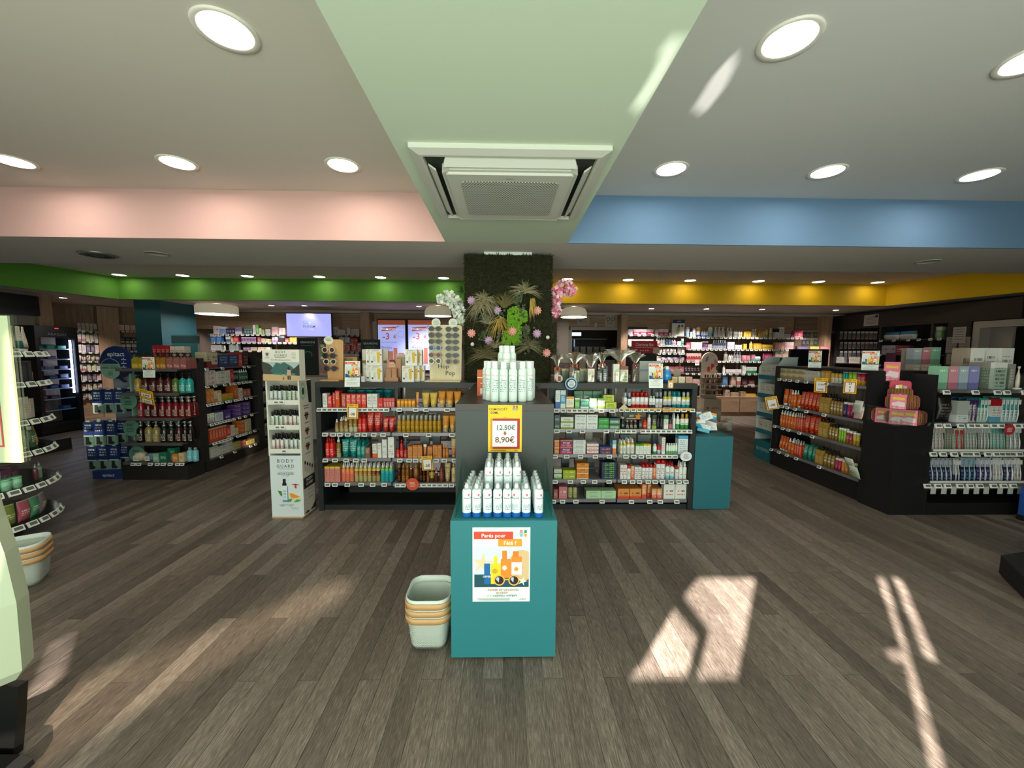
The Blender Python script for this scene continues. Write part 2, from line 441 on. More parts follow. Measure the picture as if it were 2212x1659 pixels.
# ------------------------------------------------------------------ structure
ZL,ZH=2.46,2.87 # low ceiling / recessed ceilings
def wood_floor():
    mm,nt,b=nodemat('oak_plank')
    geo=nt.nodes.new('ShaderNodeNewGeometry');sx=nt.nodes.new('ShaderNodeSeparateXYZ');nt.links.new(geo.outputs['Position'],sx.inputs[0])
    col=mth(nt,'FLOOR',mth(nt,'DIVIDE',sx.outputs[0],.0935))
    ph=mth(nt,'MULTIPLY',mth(nt,'MODULO',mth(nt,'ADD',mth(nt,'MULTIPLY',col,7.0),3000.0),3.0),1.26/3)
    rw=mth(nt,'FLOOR',mth(nt,'DIVIDE',mth(nt,'ADD',mth(nt,'ADD',sx.outputs[1],.026),ph),1.26))
    cb=nt.nodes.new('ShaderNodeCombineXYZ');nt.links.new(col,cb.inputs[0]);nt.links.new(rw,cb.inputs[1])
    wn=nt.nodes.new('ShaderNodeTexWhiteNoise');wn.noise_dimensions='2D';nt.links.new(cb.outputs[0],wn.inputs[0])
    # grain stretched along the plank
    cg=nt.nodes.new('ShaderNodeCombineXYZ')
    nt.links.new(mth(nt,'MULTIPLY',sx.outputs[0],230.0),cg.inputs[0]);nt.links.new(mth(nt,'ADD',mth(nt,'MULTIPLY',sx.outputs[1],16.0),mth(nt,'MULTIPLY',wn.outputs[0],57.0)),cg.inputs[1])
    g1=N(nt,'ShaderNodeTexNoise',i_Scale=1.0,i_Detail=4.0,i_Roughness=.7);nt.links.new(cg.outputs[0],g1.inputs['Vector'])
    cg2=nt.nodes.new('ShaderNodeCombineXYZ')
    nt.links.new(mth(nt,'MULTIPLY',sx.outputs[0],14.0),cg2.inputs[0]);nt.links.new(mth(nt,'ADD',mth(nt,'MULTIPLY',sx.outputs[1],1.6),mth(nt,'MULTIPLY',wn.outputs[0],91.0)),cg2.inputs[1])
    g2=N(nt,'ShaderNodeTexNoise',i_Scale=1.0,i_Detail=2.0);nt.links.new(cg2.outputs[0],g2.inputs['Vector'])
    t=mth(nt,'ADD',mth(nt,'MULTIPLY',wn.outputs[0],.30),mth(nt,'ADD',mth(nt,'MULTIPLY',g1.outputs[0],1.5),mth(nt,'MULTIPLY',g2.outputs[0],.35)))
    t=mth(nt,'SUBTRACT',t,.60)
    rp=nt.nodes.new('ShaderNodeValToRGB');nt.links.new(t,rp.inputs[0])
    rp.color_ramp.elements[0].position=.12;rp.color_ramp.elements[0].color=lin('#3f3731')
    rp.color_ramp.elements[1].position=.88;rp.color_ramp.elements[1].color=lin('#94897e')
    e=rp.color_ramp.elements.new(.5);e.color=lin('#665c53')
    nt.links.new(rp.outputs[0],b.inputs['Base Color'])
    nt.links.new(mth(nt,'ADD',mth(nt,'MULTIPLY',g1.outputs[0],.25),.38),b.inputs['Roughness'])
    b.inputs['Specular IOR Level'].default_value=.35
    bp=N(nt,'ShaderNodeBump',i_Strength=.25,i_Distance=.002);nt.links.new(g1.outputs[0],bp.inputs['Height']);nt.links.new(bp.outputs[0],b.inputs['Normal'])
    return mm
OAK=wood_floor()
XL,XR,YF,YB=-9.9,8.35,-1.5,9.45
fl=MB();fl.box(XL-.3,XR+.3,YF-.3,YB+3.2,-.1,-.004)
floor=struct('floor',fl,mat('#b0a598',.6),'grey brown oak plank floor')
PW,PL,PGAP=.0935,1.26,.0011
def plank_cells():
    for c in range(int(math.floor(XL/PW))-1,int(XR/PW)+1):
        ph=((c*7+3000)%3)*PL/3
        for r in range(-3,9):
            y0=r*PL-ph-.026
            if y0+PL<YF or y0>YB:continue
            yield c*PW,max(y0,YF),min(y0+PL,YB)
cells=sorted(plank_cells(),key=lambda c:math.hypot(c[0]*.8,max(0,(c[1]+c[2])/2-1.9)if(c[1]+c[2])/2>.9 else 20))
pm={}
rest=MB()
for i,(x,y0,y1)in enumerate(cells):
    if i<300:
        ln=round(y1-y0,4)
        if ln not in pm:
            b=MB();b.box(PGAP,PW-PGAP,PGAP,ln-PGAP,-.004,.0);pm[ln]=b.mesh('plank',OAK)
        link('plank',pm[ln],floor,(x,y0,0))
    else:rest.box(x+PGAP,x+PW-PGAP,y0+PGAP,y1-PGAP,-.004,.0)
o=struct('planks',rest,OAK,parent=floor);o['kind']='stuff'

WHITE=mat('#cfcac0',.75);CEIL=mat('#d8d2c8',.85);CEIL2=mat('#d2d1ce',.85)  # second ceiling colour is bluer: light reflected from the blue face, put into the paint
STRIP=mat('#d0dfc8',.85)  # green tint of the daylight from the front is put into this colour
PINK=mat('#d9b0aa',.8);BLUE=mat('#6484a6',.8);GREEN=mat('#5b9832',.75);YELLOW=mat('#e0b400',.75)
DARK=mat('#191614',.6);TEAL=mat('#1f7077',.55);TEALW=mat('#25555f',.6);BLACK=mat('#14171a',.45)
SX0,SX1=-.526,.55 # the lowered strip between the two recesses
PY=3.495 # pink and blue end faces
CH0,CH1=4.53,7.62 # the raised channel in front of the green and yellow faces
T=.5
b=MB()
b.box(SX0,SX1,YF,PY,ZL,ZL+T)
struct('ceiling',b,STRIP,'lowered pale strip of ceiling between the two recesses')
b=MB();b.box(XL,XR,PY,CH0,ZL,ZL+T);b.box(XL,-6.6,YF,PY,ZL,ZL+T);b.box(6.6,XR,YF,PY,ZL,ZL+T)
struct('ceiling.001',b,CEIL,'low ceiling across the middle of the shop')
b=MB();b.box(-6.6,SX0,YF,PY,ZH,ZH+.1);struct('ceiling.002',b,CEIL,'recessed ceiling beside the pink face')
b=MB();b.box(SX1,6.6,YF,PY,ZH,ZH+.1);struct('ceiling.003',b,CEIL2,'recessed ceiling beside the blue face')
b=MB();b.box(XL,XR,CH0,CH1,ZH,ZH+.1);struct('ceiling.004',b,CEIL,'raised ceiling channel with a row of downlights')
b=MB();b.box(-6.6,SX0-.002,PY-.02,PY-.002,ZL,ZH);struct('trim_1',b,PINK,'pink end face of the ceiling recess')
b=MB();b.box(SX1+.002,6.6,PY-.02,PY-.002,ZL,ZH);struct('trim_2',b,BLUE,'blue end face of the ceiling recess')
# green and yellow bulkhead faces (front and the two slightly splayed sides)
def wallstrip(name,p,q,z0,z1,th,mm,label):
    p,q=Vector(p+(0,)),Vector(q+(0,));d=(q-p).normalized();nn=Vector((-d.y,d.x,0))*th
    b=MB();b.add([tuple(v+Vector((0,0,z)))for z in(z0,z1)for v in(p,q,q+nn,p+nn)],[(0,1,2,3),(7,6,5,4),(1,0,4,5),(2,1,5,6),(3,2,6,7),(0,3,7,4)])
    return struct(name,b,mm,label)
wallstrip('trim_3',(-7.39,7.62),(.05,7.62),ZL,ZH,.06,GREEN,'green bulkhead face under the raised channel')
wallstrip('trim_4',(.05,7.62),(7.58,7.62),ZL,ZH,.06,YELLOW,'yellow bulkhead face under the raised channel')
wallstrip('trim_5',(-7.80,5.6),(-7.39,7.62),ZL,ZH,.06,GREEN,'green bulkhead face along the fridge side')
wallstrip('trim_6',(7.58,7.62),(8.0,5.6),ZL,ZH,.06,YELLOW,'yellow bulkhead face along the dark wall')
wallstrip('trim_7',(-7.95,CH0),(-7.80,5.6),ZL,ZH,.06,GREEN,'green bulkhead face nearest the window')
wallstrip('trim_8',(8.0,5.6),(8.1,CH0),ZL,ZH,.06,YELLOW,'yellow bulkhead face nearest the window')
b=MB()
b.prism([(XL,7.66),(-7.39,7.66),(7.58,7.66),(XR,7.66),(XR,YB),(XL,YB)],ZL,ZL+.1)
b.prism([(XL,CH0),(-7.95,CH0),(-7.80,5.6),(-7.39,7.66),(XL,7.66)],ZL,ZL+.1)
b.prism([(8.1,CH0),(XR,CH0),(XR,7.66),(7.58,7.66),(8.0,5.6)],ZL,ZL+.1)
struct('ceiling.005',b,mat('#d0c6bd',.85),'low ceiling over the counter zone')

# walls
def woodmat(name,c0,c1,sx=1.6,sz=22.0):
    mm,nt,b=nodemat(name)
    tc=nt.nodes.new('ShaderNodeTexCoord');mp=nt.nodes.new('ShaderNodeMapping');mp.inputs['Scale'].default_value=(sx,sx,sz)
    nt.links.new(tc.outputs['Object'],mp.inputs[0])
    nz=N(nt,'ShaderNodeTexNoise',i_Scale=1.0,i_Detail=4.0,i_Roughness=.6);nt.links.new(mp.outputs[0],nz.inputs['Vector'])
    rp=nt.nodes.new('ShaderNodeValToRGB');rp.color_ramp.elements[0].position=.3;rp.color_ramp.elements[0].color=lin(c0)
    rp.color_ramp.elements[1].position=.75;rp.color_ramp.elements[1].color=lin(c1)
    nt.links.new(nz.outputs[0],rp.inputs[0]);nt.links.new(rp.outputs[0],b.inputs['Base Color']);b.inputs['Roughness'].default_value=.5
    return mm
WOOD=woodmat('light_oak_board','#8b6f57','#b3957a');WOODV=woodmat('light_oak_upright','#8b6f57','#b3957a',22.0,1.6)
PINE=woodmat('pine_ply','#c9a878','#e0c79c',20.0,2.0)
b=MB();b.box(XL-.2,1.60,YB,YB+.2,0,ZL+.1);b.box(2.88,XR+.2,YB,YB+.2,0,ZL+.1);b.box(1.60,2.88,YB,YB+.2,2.10,ZL+.1);b.box(1.60,2.88,YB,YB+.2,0,.9)
wall_back=struct('wall_back',b,mat('#4c4038',.6),'oak panelled back wall')
# boards of the back wall
for k,x in enumerate([-8.9+1.24*i for i in range(15)]):
    for j,(z0,z1)in enumerate(((2.0,2.225),(2.225,ZL-.06))):
        xa=x+(.62 if j else 0);xb=min(xa+1.236,XR)
        if xa<2.9 and xb>1.58:z0=max(z0,2.13)
        bb=MB();bb.box(xa,xb,YB-.015,YB,z0+.002,z1-.002);link('panel',bb.mesh('panel',WOOD),wall_back)
b=MB();b.box(-8.9,XR,YB-.06,YB-.016,ZL-.055,ZL);struct('trim_9',b,mat('#b9b0a8',.6),'pale cornice along the back wall')
wallstrip('wall_corner',(-9.9,7.7),(-8.75,YB),0,ZL,.12,WOODV,'oak panelled corner wall behind the drinks fridge')
b=MB();b.box(XL-.2,XL,YF-.2,8.0,0,ZH);struct('wall_left',b,mat('#6e6660',.7),'dim side wall behind the fridge')
b=MB();b.box(XR,XR+.2,YF-.2,YB,0,ZH);struct('wall_right',b,DARK,'dark brown side wall with shelving')
b=MB()
b.box(-6.62,-6.6,YF,PY,ZL,ZH);b.box(6.6,6.62,YF,PY,ZL,ZH)
struct('trim_10',b,WHITE,'outer cheeks of the ceiling recesses')
# room seen through the opening in the back wall
b=MB();b.box(1.2,3.4,YB+1.9,YB+2.0,0,2.4);b.box(1.1,1.2,YB+.2,YB+2,0,2.4);b.box(3.4,3.5,YB+.2,YB+2,0,2.4);b.box(1.1,3.5,YB+.2,YB+2,2.4,2.5)
struct('wall_stockroom',b,mat('#4a3a30',.8),'walls of the stock room behind the opening')
# teal column
b=MB();b.box(-7.24,-6.74,7.75,8.62,0,ZL);struct('column',b,TEALW,'square teal column behind the shower gel unit')

# unseen shop front behind the camera: solid sheet, gaps cut to shape the sun patches
FRY=YF
def sun_uv(px,py):
    d=CAM_R.transposed()@Vector(((px-CXP)/F_PX,(py-CYP)/F_PX,1.0));t=-EYE.z/d.z;p=EYE+d*t
    k=(p.y-FRY)/SUN_D.y;q=p-SUN_D*k
    return(q.x,q.z)
def ray_uv(src,px,py,z):
    d=CAM_R.transposed()@Vector(((px-CXP)/F_PX,(py-CYP)/F_PX,1.0));p=EYE+d*((z-EYE.z)/d.z)
    q=src+(p-src)*((FRY-src.y)/(p.y-src.y));return(q.x,q.z)
OPEN=[
    [ray_uv(GL1,*p,ZL)for p in((1365,228),(1398,178),(1425,130),(1432,82),(1476,82),(1432,168),(1395,225),(1385,246))],
    [ray_uv(GL1,*p,ZH)for p in((1497,235),(1540,165),(1588,112),(1590,140),(1565,190),(1520,248))],
    [ray_uv(GL2,*p,.0)for p in((-60,1600),(60,1510),(300,1420),(560,1320),(700,1262),(780,1262),(640,1350),(420,1470),(180,1600),(40,1680))],
    [sun_uv(*p)for p in((1478,1287),(1506,1250),(1632,1250),(1593,1463),(1508,1463),(1533,1360))],
    [sun_uv(*p)for p in((1455,1317),(1505,1378),(1482,1463),(1358,1463),(1385,1438))],
    [sun_uv(*p)for p in((1896,1250),(1912,1250),(2046,1670),(2012,1670),(1953,1428),(1925,1424),(1913,1408),(1949,1405))],
    [sun_uv(*p)for p in((1930,1246),(1948,1252),(2024,1428),(1998,1420))],
    [sun_uv(*p)for p in((135,1372),(140,1376),(118,1468),(56,1526),(60,1508),(104,1450))],
]
def holed_wall(name,outer,holes,y,th):
    cu=bpy.data.curves.new(name,'CURVE');cu.dimensions='2D';cu.fill_mode='BOTH';cu.extrude=th/2
    for poly in[outer]+holes:
        s=cu.splines.new('POLY');s.points.add(len(poly)-1);s.use_cyclic_u=True
        for p,(a,c)in zip(s.points,poly):p.co=(a,c,0,1)
    ob=bpy.data.objects.new('tmp',cu);me=bpy.data.meshes.new_from_object(ob)
    bpy.data.objects.remove(ob);bpy.data.curves.remove(cu)
    for v in me.vertices:v.co=(v.co.x,y+v.co.z,v.co.y)
    return me
me=holed_wall('wall_front',[(XL-.2,-.1),(XR+.2,-.1),(XR+.2,ZH+.2),(XL-.2,ZH+.2)],OPEN,FRY,.006)
me.materials.clear();me.materials.append(mat('#c9cfc4',.7))
wf=link('wall_front',me);wf['kind']='structure';wf['label']='unseen shop front sheet with gaps cut to shape the sun patches'
b=MB();b.box(-40,40,-40,FRY-.3,-.12,-.1);struct('ground',b,mat('#5b7a4a',.9),'pavement and lawn outside the shop front')

# ------------------------------------------------------------------ ceiling fittings
LENS=mat('#fff6e6',.4,emit=34.0)
LENS2=mat('#fff1df',.4,emit=13.0)
dt=MB();dt.lathe([(.098,-.002),(.122,-.010),(.126,-.003),(.126,.0)],32,cap=False);DT=dt.mesh('trim_ring',mat('#e8e4da',.4))
dl=MB();dl.lathe([(.001,-.0045),(.099,-.0045)],32,cap=False,sm=False);dl.f=[tuple(reversed(f))for f in dl.f]
DLM=dl.mesh('lens',LENS);DLM2=dl.mesh('lens',LENS2)
def downlight(x,y,z,label,group,lens=DLM,sc=1.0):
    t=tag(link('downlight',DT,None,(x,y,z),scale=sc),label,'downlight',group)
    link('lens',lens,t)
    if sc<.6:
        sp=bpy.data.lights.new('spot','SPOT');sp.energy=SPOT_W;sp.spot_size=math.radians(88);sp.spot_blend=.7;sp.shadow_soft_size=.05;sp.color=(1,.90,.82)
        q=bpy.data.objects.new('spot',sp);COL.objects.link(q);q.parent=t;q.location=(0,0,-.05);q.rotation_euler=Vector((0,.36,-1)if y>8 else(-.4,.3,-1)).to_track_quat('-Z','Y').to_euler()
SPOT_W=95
for x,y,lb in((-1.205,1.80,'large round downlight, front one in the recess beside the pink face'),(-1.205,3.00,'round downlight nearest the air conditioner, above the pink face'),(-2.41,3.00,'middle round downlight above the pink face'),
                 (-3.61,3.02,'leftmost round downlight above the pink face'),(-2.41,1.80,'round downlight out past the upper left corner'),
                 (1.24,1.78,'large round downlight, front one in the recess beside the blue face'),(1.24,2.98,'round downlight nearest the air conditioner, above the blue face'),(2.43,2.98,'middle round downlight above the blue face'),
                 (3.63,3.0,'rightmost round downlight above the blue face'),(2.45,1.86,'round downlight cut off by the right picture edge')):
    downlight(x,y,ZH,lb,'recess downlights')
names=('first','second','third','fourth','fifth','sixth')
for k,x in enumerate((-7.1,-5.95,-4.77,-3.45,-2.32,-1.15)):downlight(x,7.36,ZH,names[k]+' downlight from the left in front of the green face','channel downlights',DLM2,.95)
for k,x in enumerate((1.18,2.33,3.51,4.82,5.98,7.13)):downlight(x,7.36,ZH,names[k]+' downlight from the moss column before the yellow face','channel downlights',DLM2,.95)
for x,y,lb in((-8.3,7.5,'small downlight over the drinks fridge'),(-1.84,8.4,'small downlight between television and promotion screens'),(5.63,8.42,'small downlight over the right back shelving'),(-7.6,8.6,'small spot light by the oak corner'),
                 (-4.3,8.45,'small spot light above the television'),(3.2,8.45,'small spot light over the stock room end of the back shelves'),(7.3,8.45,'small spot light at the dark wall corner'),(4.4,8.42,'small spot light above the nail polish stand'),(-5.0,8.45,'small spot light behind the drum pendant lamp')):
    downlight(x,y,ZL,lb,'counter zone spots',DLM2,.5)
# smoke grille and blank covers
t=thing('ceiling_diffuser','round metal air diffuser in the low ceiling near the green corner','air diffuser',(-4.12,4.07,ZL))
b=MB();b.lathe([(.15,.0),(.15,-.012),(.13,-.02),(.128,-.005)],28,cap=False);part('rim',b,mat('#8d8a82',.35,.6),t)
for k in range(5):
    r=.115-.022*k
    b=MB();b.lathe([(r,-.004),(r-.012,-.02-.004*k),(r-.015,-.018-.004*k)],24,cap=False);part('ring_blade',b,mat('#6f6c66',.35,.6),t)
for x,y,lb in((-3.49,4.02,'flat round blank cover beside the metal air diffuser'),(4.39,4.0,'flat round blank cover in front of the yellow face')):
    b=MB();b.lathe([(.10,.0),(.10,-.005),(.088,-.006),(.086,-.002),(.001,-.002)],28,cap=False);tag(part('ceiling_cover',b,mat('#b9b3aa',.6),None,(x,y,ZL)),lb,'cover')

# pendants over the counters
SHADE=mat('#d8cdb2',.8,emit=.16);GLOW=mat('#fffaf0',.5,emit=9.0)
def pendant(x,y,lb,soft):
    t=thing('pendant_lamp',lb,'lamp',(x,y,2.235),0,'drum pendant lamps over the counters')
    b=MB();pr=[(.37,.0),(.37,.16),(.345,.19),(.02,.19)]if not soft else[(.275,.0),(.275,.09),(.24,.17),(.18,.2),(.02,.2)]
    b.lathe(pr,36,cap=False);part('shade',b,SHADE,t)
    b=MB();b.lathe([(.001,.012),(pr[0][0]-.008,.012)],36,cap=False,sm=False);b.f=[tuple(reversed(f))for f in b.f];part('diffuser',b,GLOW,t)
    for sx in(-.12,.12):
        b=MB();b.tube([(sx,0,.18),(sx,0,.225)],.004,6);part('wire',b,mat('#333333'),t)
pendant(-5.97,8.2,'wide cream drum pendant lamp beside the teal column',False)
pendant(-1.40,8.2,'cream pendant lamp behind the white blossoms',True)
pendant(1.46,8.2,'cream pendant lamp behind the pink blossoms',True)

# air conditioner
t=thing('air_conditioner','white square ceiling cassette air conditioner in the lowered strip','air conditioner',(.024,2.343,ZL))
ACW=mat('#cdcfc4',.5);ACD=mat('#2b332c',.7)
S=.475
b=MB();b.box(-S,S,-S,S,-.022,.0)
b=MB()
b.rings([[(sx*r,sy*r,z)for sx,sy in((-1,-1),(1,-1),(1,1),(-1,1))]for r,z in((S,.0),(S,-.022),(.435,-.036),(.42,-.036),(.42,-.012))],sm=False,cap=False);part('frame',b,ACW,t)
b=MB();b.box(-.42,.42,-.42,.42,-.014,-.008);part('well',b,ACD,t)
oct_=lambda r,c:[(-r+c,-r),(r-c,-r),(r,-r+c),(r,r-c),(r-c,r),(-r+c,r),(-r,r-c),(-r,-r+c)]
b=MB();b.prism(oct_(.345,.04),-.060,-.012);b.prism(oct_(.322,.01),-.073,-.060);part('panel',b,ACW,t)
mm,nt,bs=nodemat('perforated_grille')
tc=nt.nodes.new('ShaderNodeTexCoord');sx=nt.nodes.new('ShaderNodeSeparateXYZ');nt.links.new(tc.outputs['Object'],sx.inputs[0])
u=mth(nt,'MULTIPLY',sx.outputs[0],62.0);v=mth(nt,'MULTIPLY',sx.outputs[1],71.6)
u2=mth(nt,'ADD',u,mth(nt,'MULTIPLY',mth(nt,'FLOORED_MODULO',mth(nt,'FLOOR',v),2.0),.5))
du=mth(nt,'SUBTRACT',mth(nt,'FRACT',u2),.5);dv=mth(nt,'SUBTRACT',mth(nt,'FRACT',v),.5)
hole=mth(nt,'LESS_THAN',mth(nt,'ADD',mth(nt,'MULTIPLY',du,du),mth(nt,'MULTIPLY',dv,dv)),.10)
nt.links.new(mixc(nt,hole,lin('#cdcfc4'),lin('#39443b')),bs.inputs['Base Color'])
b=MB();b.prism([(-.24,-.245),(.24,-.245),(.26,-.225),(.26,.225),(.24,.245),(-.24,.245),(-.26,.225),(-.26,-.225)],-.0755,-.073);part('grille',b,mm,t)
for k in range(4):
    b=MB();b.add([(-.31,-.414,-.024),(.31,-.414,-.024),(.33,-.372,-.060),(-.33,-.372,-.060),(-.31,-.414,-.014),(.31,-.414,-.014),(.33,-.372,-.050),(-.33,-.372,-.050)],
            [(0,3,2,1),(4,5,6,7),(0,1,5,4),(1,2,6,5),(2,3,7,6),(3,0,4,7)]);part('louvre',b,ACW,t,rot=(0,0,k*math.pi/2))
for k,(xx,yy)in enumerate(((-.26,-.41),(.0,-.41),(.26,-.41))):b=MB();b.cbox(xx,yy,-.03,.012,.02,.02);part('hinge',b,ACW,t)
o=text('FUJITSU',.008,mat('#3b3b3b'),t,(0,-.285,-.0738));o.rotation_euler=(math.pi/2+math.pi,0,0);o.rotation_euler=(-math.pi/2,0,0)

# ------------------------------------------------------------------ shared prints
W_='#eef2ee'
def summer_poster_mesh():
    f=Flat()
    f.rect(0,1,0,1.346,'#e9f1ee')
    f.rect(.03,.98,.50,1.01,'#d5e6ea');f.rect(.03,.98,.266,.50,'#154f5c')
    for k in range(4):f.rect(.03,.98,.30+.05*k,.306+.05*k,'#0f3f4a')
    f.poly([(.62+.36*(1-math.cos(t))*.5 if False else min(.98,.86+.235*math.cos(t)),.66+.285*math.sin(t))for t in[2*math.pi*k/24 for k in range(24)]],'#d8b98c')
    f.star(.175,.70,.20,'#e5cfa6',5,.34,.12)
    f.rect(.202,.305,.33,.70,'#1766a8');f.rect(.235,.285,.70,.75,'#d6d6d6')
    f.rect(.317,.49,.33,.70,'#f2cf2e');f.rect(.367,.433,.70,.83,'#efd21c')
    f.rect(.49,.672,.44,.78,'#f08a2e');f.rect(.515,.597,.78,.93,'#ee8226')
    f.rect(.679,.855,.50,.822,'#ee8a2c');f.rect(.679,.855,.50,.724,'#eef3f4');f.rect(.70,.80,.822,.92,'#ea7c22')
    f.oval(.76,.602,.038,.038,'#f0982e');f.star(.555,.625,.055,'#fff3da',10,.55);f.oval(.39,.565,.045,.045,'#c9a51a')
    f.word('OFFERT',.262,.45,.034,'#ffffff',bold=.01)
    for x in(.466,.72):f.oval(x,.40,.098,.098,'#f2b254');f.oval(x,.40,.076,.076,'#2a1d1c');f.poly([(x-.06,.42),(x-.01,.36),(x+.0,.45),(x-.04,.455)],'#b9c6cf')
    f.rect(.55,.64,.405,.43,'#f2b254')
    f.star(.87,.385,.09,'#f6ecd8',5,.33,.3)
    f.rect(.026,.70,1.148,1.275,'#d8472c');f.word('Parés pour',.363,1.178,.066,'#ffffff',bold=.016)
    f.rect(.446,.855,1.016,1.143,'#e79a2c');f.word("l’été ?",.65,1.046,.066,'#ffffff',bold=.016)
    for x,z,c in((.82,1.258,'#e0829a'),(.893,1.258,'#1e9455'),(.82,1.19,'#5cc0e0'),(.893,1.19,'#eda528')):f.rect(x,x+.045,z,z+.045,c)
    f.word('pharmacie',.86,1.243,.018,'#3f4a46',ital=.3)
    f.word('1 PANIER DE VACANCES',.516,.21,.034,'#a8402c',bold=.008,space=1.1);f.word('ACHETÉ*',.516,.157,.034,'#a8402c',bold=.008,space=1.1)
    f.word('= 1 CADEAU OFFERT',.516,.103,.036,'#245079',bold=.01,space=1.1)
    f.lines(.05,.66,.07,.022,2,.007,'#8d9a98');f.word('+ASPIC',.87,.045,.024,'#20303a',bold=.01,space=1.2)
    return f.mesh()
POSTER=summer_poster_mesh()
def paper(name,w,h,loc,rz,label,cat,rx=.0,c='#eef1ec',th=.002,group=None):
    """a card or sheet standing at loc (bottom centre), facing local -Y; returns the object for prints as parts"""
    b=MB();b.box(-w/2,w/2,0,th,0,h)
    return tag(link(name,b.mesh(name,mat(c,.5)),None,loc,(rx,0,rz)),label,cat,group)
def small_poster(loc,rz,w,label,rx=.05,foot=True):
    o=paper('promotion_card',w,w*1.346,loc,rz,label,'card',rx)
    link('print',POSTER,o,(-w/2,-.0006,0),(0,0,0),(w,.4,w))
    if foot:
        f=Flat();f.rect(-w*.5,w*.5,-w*.36,0,'#e9efec');f.lines(-w*.45,w*.42,-w*.06,w*.075,3,w*.016,'#7f8b88');f.part(o,(0,-.002,0),name='caption')
    return o
YEL='#f2c513'
def deal_card(loc,rz,w,h,lines,label,rx=.0,ry=.0,split=False):
    """yellow price card with a red picture frame round a white field"""
    o=paper('price_card',w,h,loc,rz,label,'card',rx,YEL)
    f=Flat();f.rect(-w/2,w/2,0,h,YEL);f.lines(-w*.42,w*.1,h*.95,h*.055,2,h*.028,'#3a3a1c',.1)
    f.rect(w*.18,w*.42,h*.88,h*.95,'#d98a2a')
    cells=[(.05,.80)]if not split else[(.04,.38),(.46,.82)]
    for(a,c),tx in zip(cells,lines):
        f.rect(-w*.43,w*.43,h*a,h*c,'#a3341c');f.rect(-w*.36,w*.36,h*(a+.04),h*(c-.04),'#efece4')
        rows=tx if isinstance(tx,(list,tuple))else[tx]
        n=len(rows);hh=(c-a-.08)*h/n
        for i,s in enumerate(rows):
            f.word(s,0,h*(c-.04)-hh*(i+.78),min(hh*.62,w*.68/max(1.7,.95*len(s))),'#6a1810' if i==n-1 else '#2a1c18',bold=.035)
    f.part(o,(0,-.0006,0));o.rotation_euler=(rx,ry,rz)
    return o

# ------------------------------------------------------------------ central podium
FC=Face((0,3.54,0),(1,0,0))
pod=thing('display_podium','teal podium with a dark block behind it, standing before the gondola','display stand',(0,1.765,0))
PODT=mat('#26767e',.5)
mm,nt,bs=nodemat('dark_laminate')
nz=N(nt,'ShaderNodeTexNoise',i_Scale=260.0,i_Detail=2.0)
nt.links.new(mixc(nt,nz.outputs[0],lin('#1d2423'),lin('#2b3432')),bs.inputs['Base Color']);bs.inputs['Roughness'].default_value=.42
LAM=mm
b=MB();b.box(-.253,.254,0,.385,.012,.702);b.box(-.24,.24,.02,.37,.0,.012);part('lower_block',b,PODT,pod)
b=MB();b.box(-.276,.280,.386,1.772,0,1.168);part('upper_block',b,LAM,pod)
b=MB();b.box(-.276,.280,.384,1.772,1.169,1.206);part('top_board',b,mat('#2c2523',.42),pod)
for s in(-1,1):
    b=MB();b.slab([(0,0),(.31,0),(.31,.275),(.05,.10)]if False else[(.0,.0),(.345,.0),(.345,.20),(.0,.06)],-.0025,.0025)
    part('glass_side',b,GLASS,pod,(s*.235,.03,.7025),(0,0,math.pi/2))
b=MB();b.box(-.112,.108,.118,.345,.7025,.785);part('riser',b,PODT,pod)
# poster on the podium
po=paper('summer_poster',.275,.370,(-.011,1.7625,.300),0,'summer sun care poster on the front of the teal podium','poster',c='#e9f1ee')
link('print',POSTER,po,(-.1375,-.0006,0),(0,0,0),(.275,.6,.275))
# yellow price poster
pp=paper('price_poster',.191,.268,(.004,2.147,.934),0,'yellow price poster on the dark block reading 8,90 euros','poster',c=YEL)
f=Flat();w,h=.191,.268
f.rect(-w/2,w/2,0,h,YEL)
f.word('OSMOSOFT',-w*.47,h*.885,.014,'#23402c',bold=.015,align='LEFT');f.word('150ML',-w*.47,h*.81,.014,'#23402c',bold=.015,align='LEFT')
for x,z,c in((.045,.252,'#d0405e'),(.061,.252,'#1e9455'),(.045,.236,'#5cb8e0'),(.061,.236,'#eda528')):f.rect(x,x+.012,z,z+.012,c)
f.word('pharmacie',.058,.245,.006,'#2a2a22',ital=.3)
f.rect(-w*.425,w*.44,h*.065,h*.715,'#a8231c');f.rect(-w*.425,-w*.36,h*.065,h*.715,'#c98a1c');f.rect(-w*.37,w*.36,h*.115,h*.665,'#eef2ec')
f.poly([(-.018,h*.715),(.0,h*.745),(.018,h*.715),(.0,h*.738)],'#5a3a1a')
f.word('12,50€',.004,h*.475,.027,'#24543c',bold=.012);f.poly([(-.044,h*.465),(.04,h*.585),(.04,h*.578),(-.044,h*.458)],'#24543c')
f.poly([(-.006,h*.44),(-.006,h*.40),(-.012,h*.40),(.0,h*.355),(.012,h*.40),(.006,h*.40),(.006,h*.44)],'#a8512a')
f.word('8,90€',.0,h*.205,.033,'#6f3d14',bold=.02)
f.lines(-w*.46,w*.05,h*.045,.01,1,.003,'#5a4a12');f.word('ASPIC',w*.33,h*.025,.006,'#2a2a22',bold=.02)
f.part(pp,(0,-.0006,0))

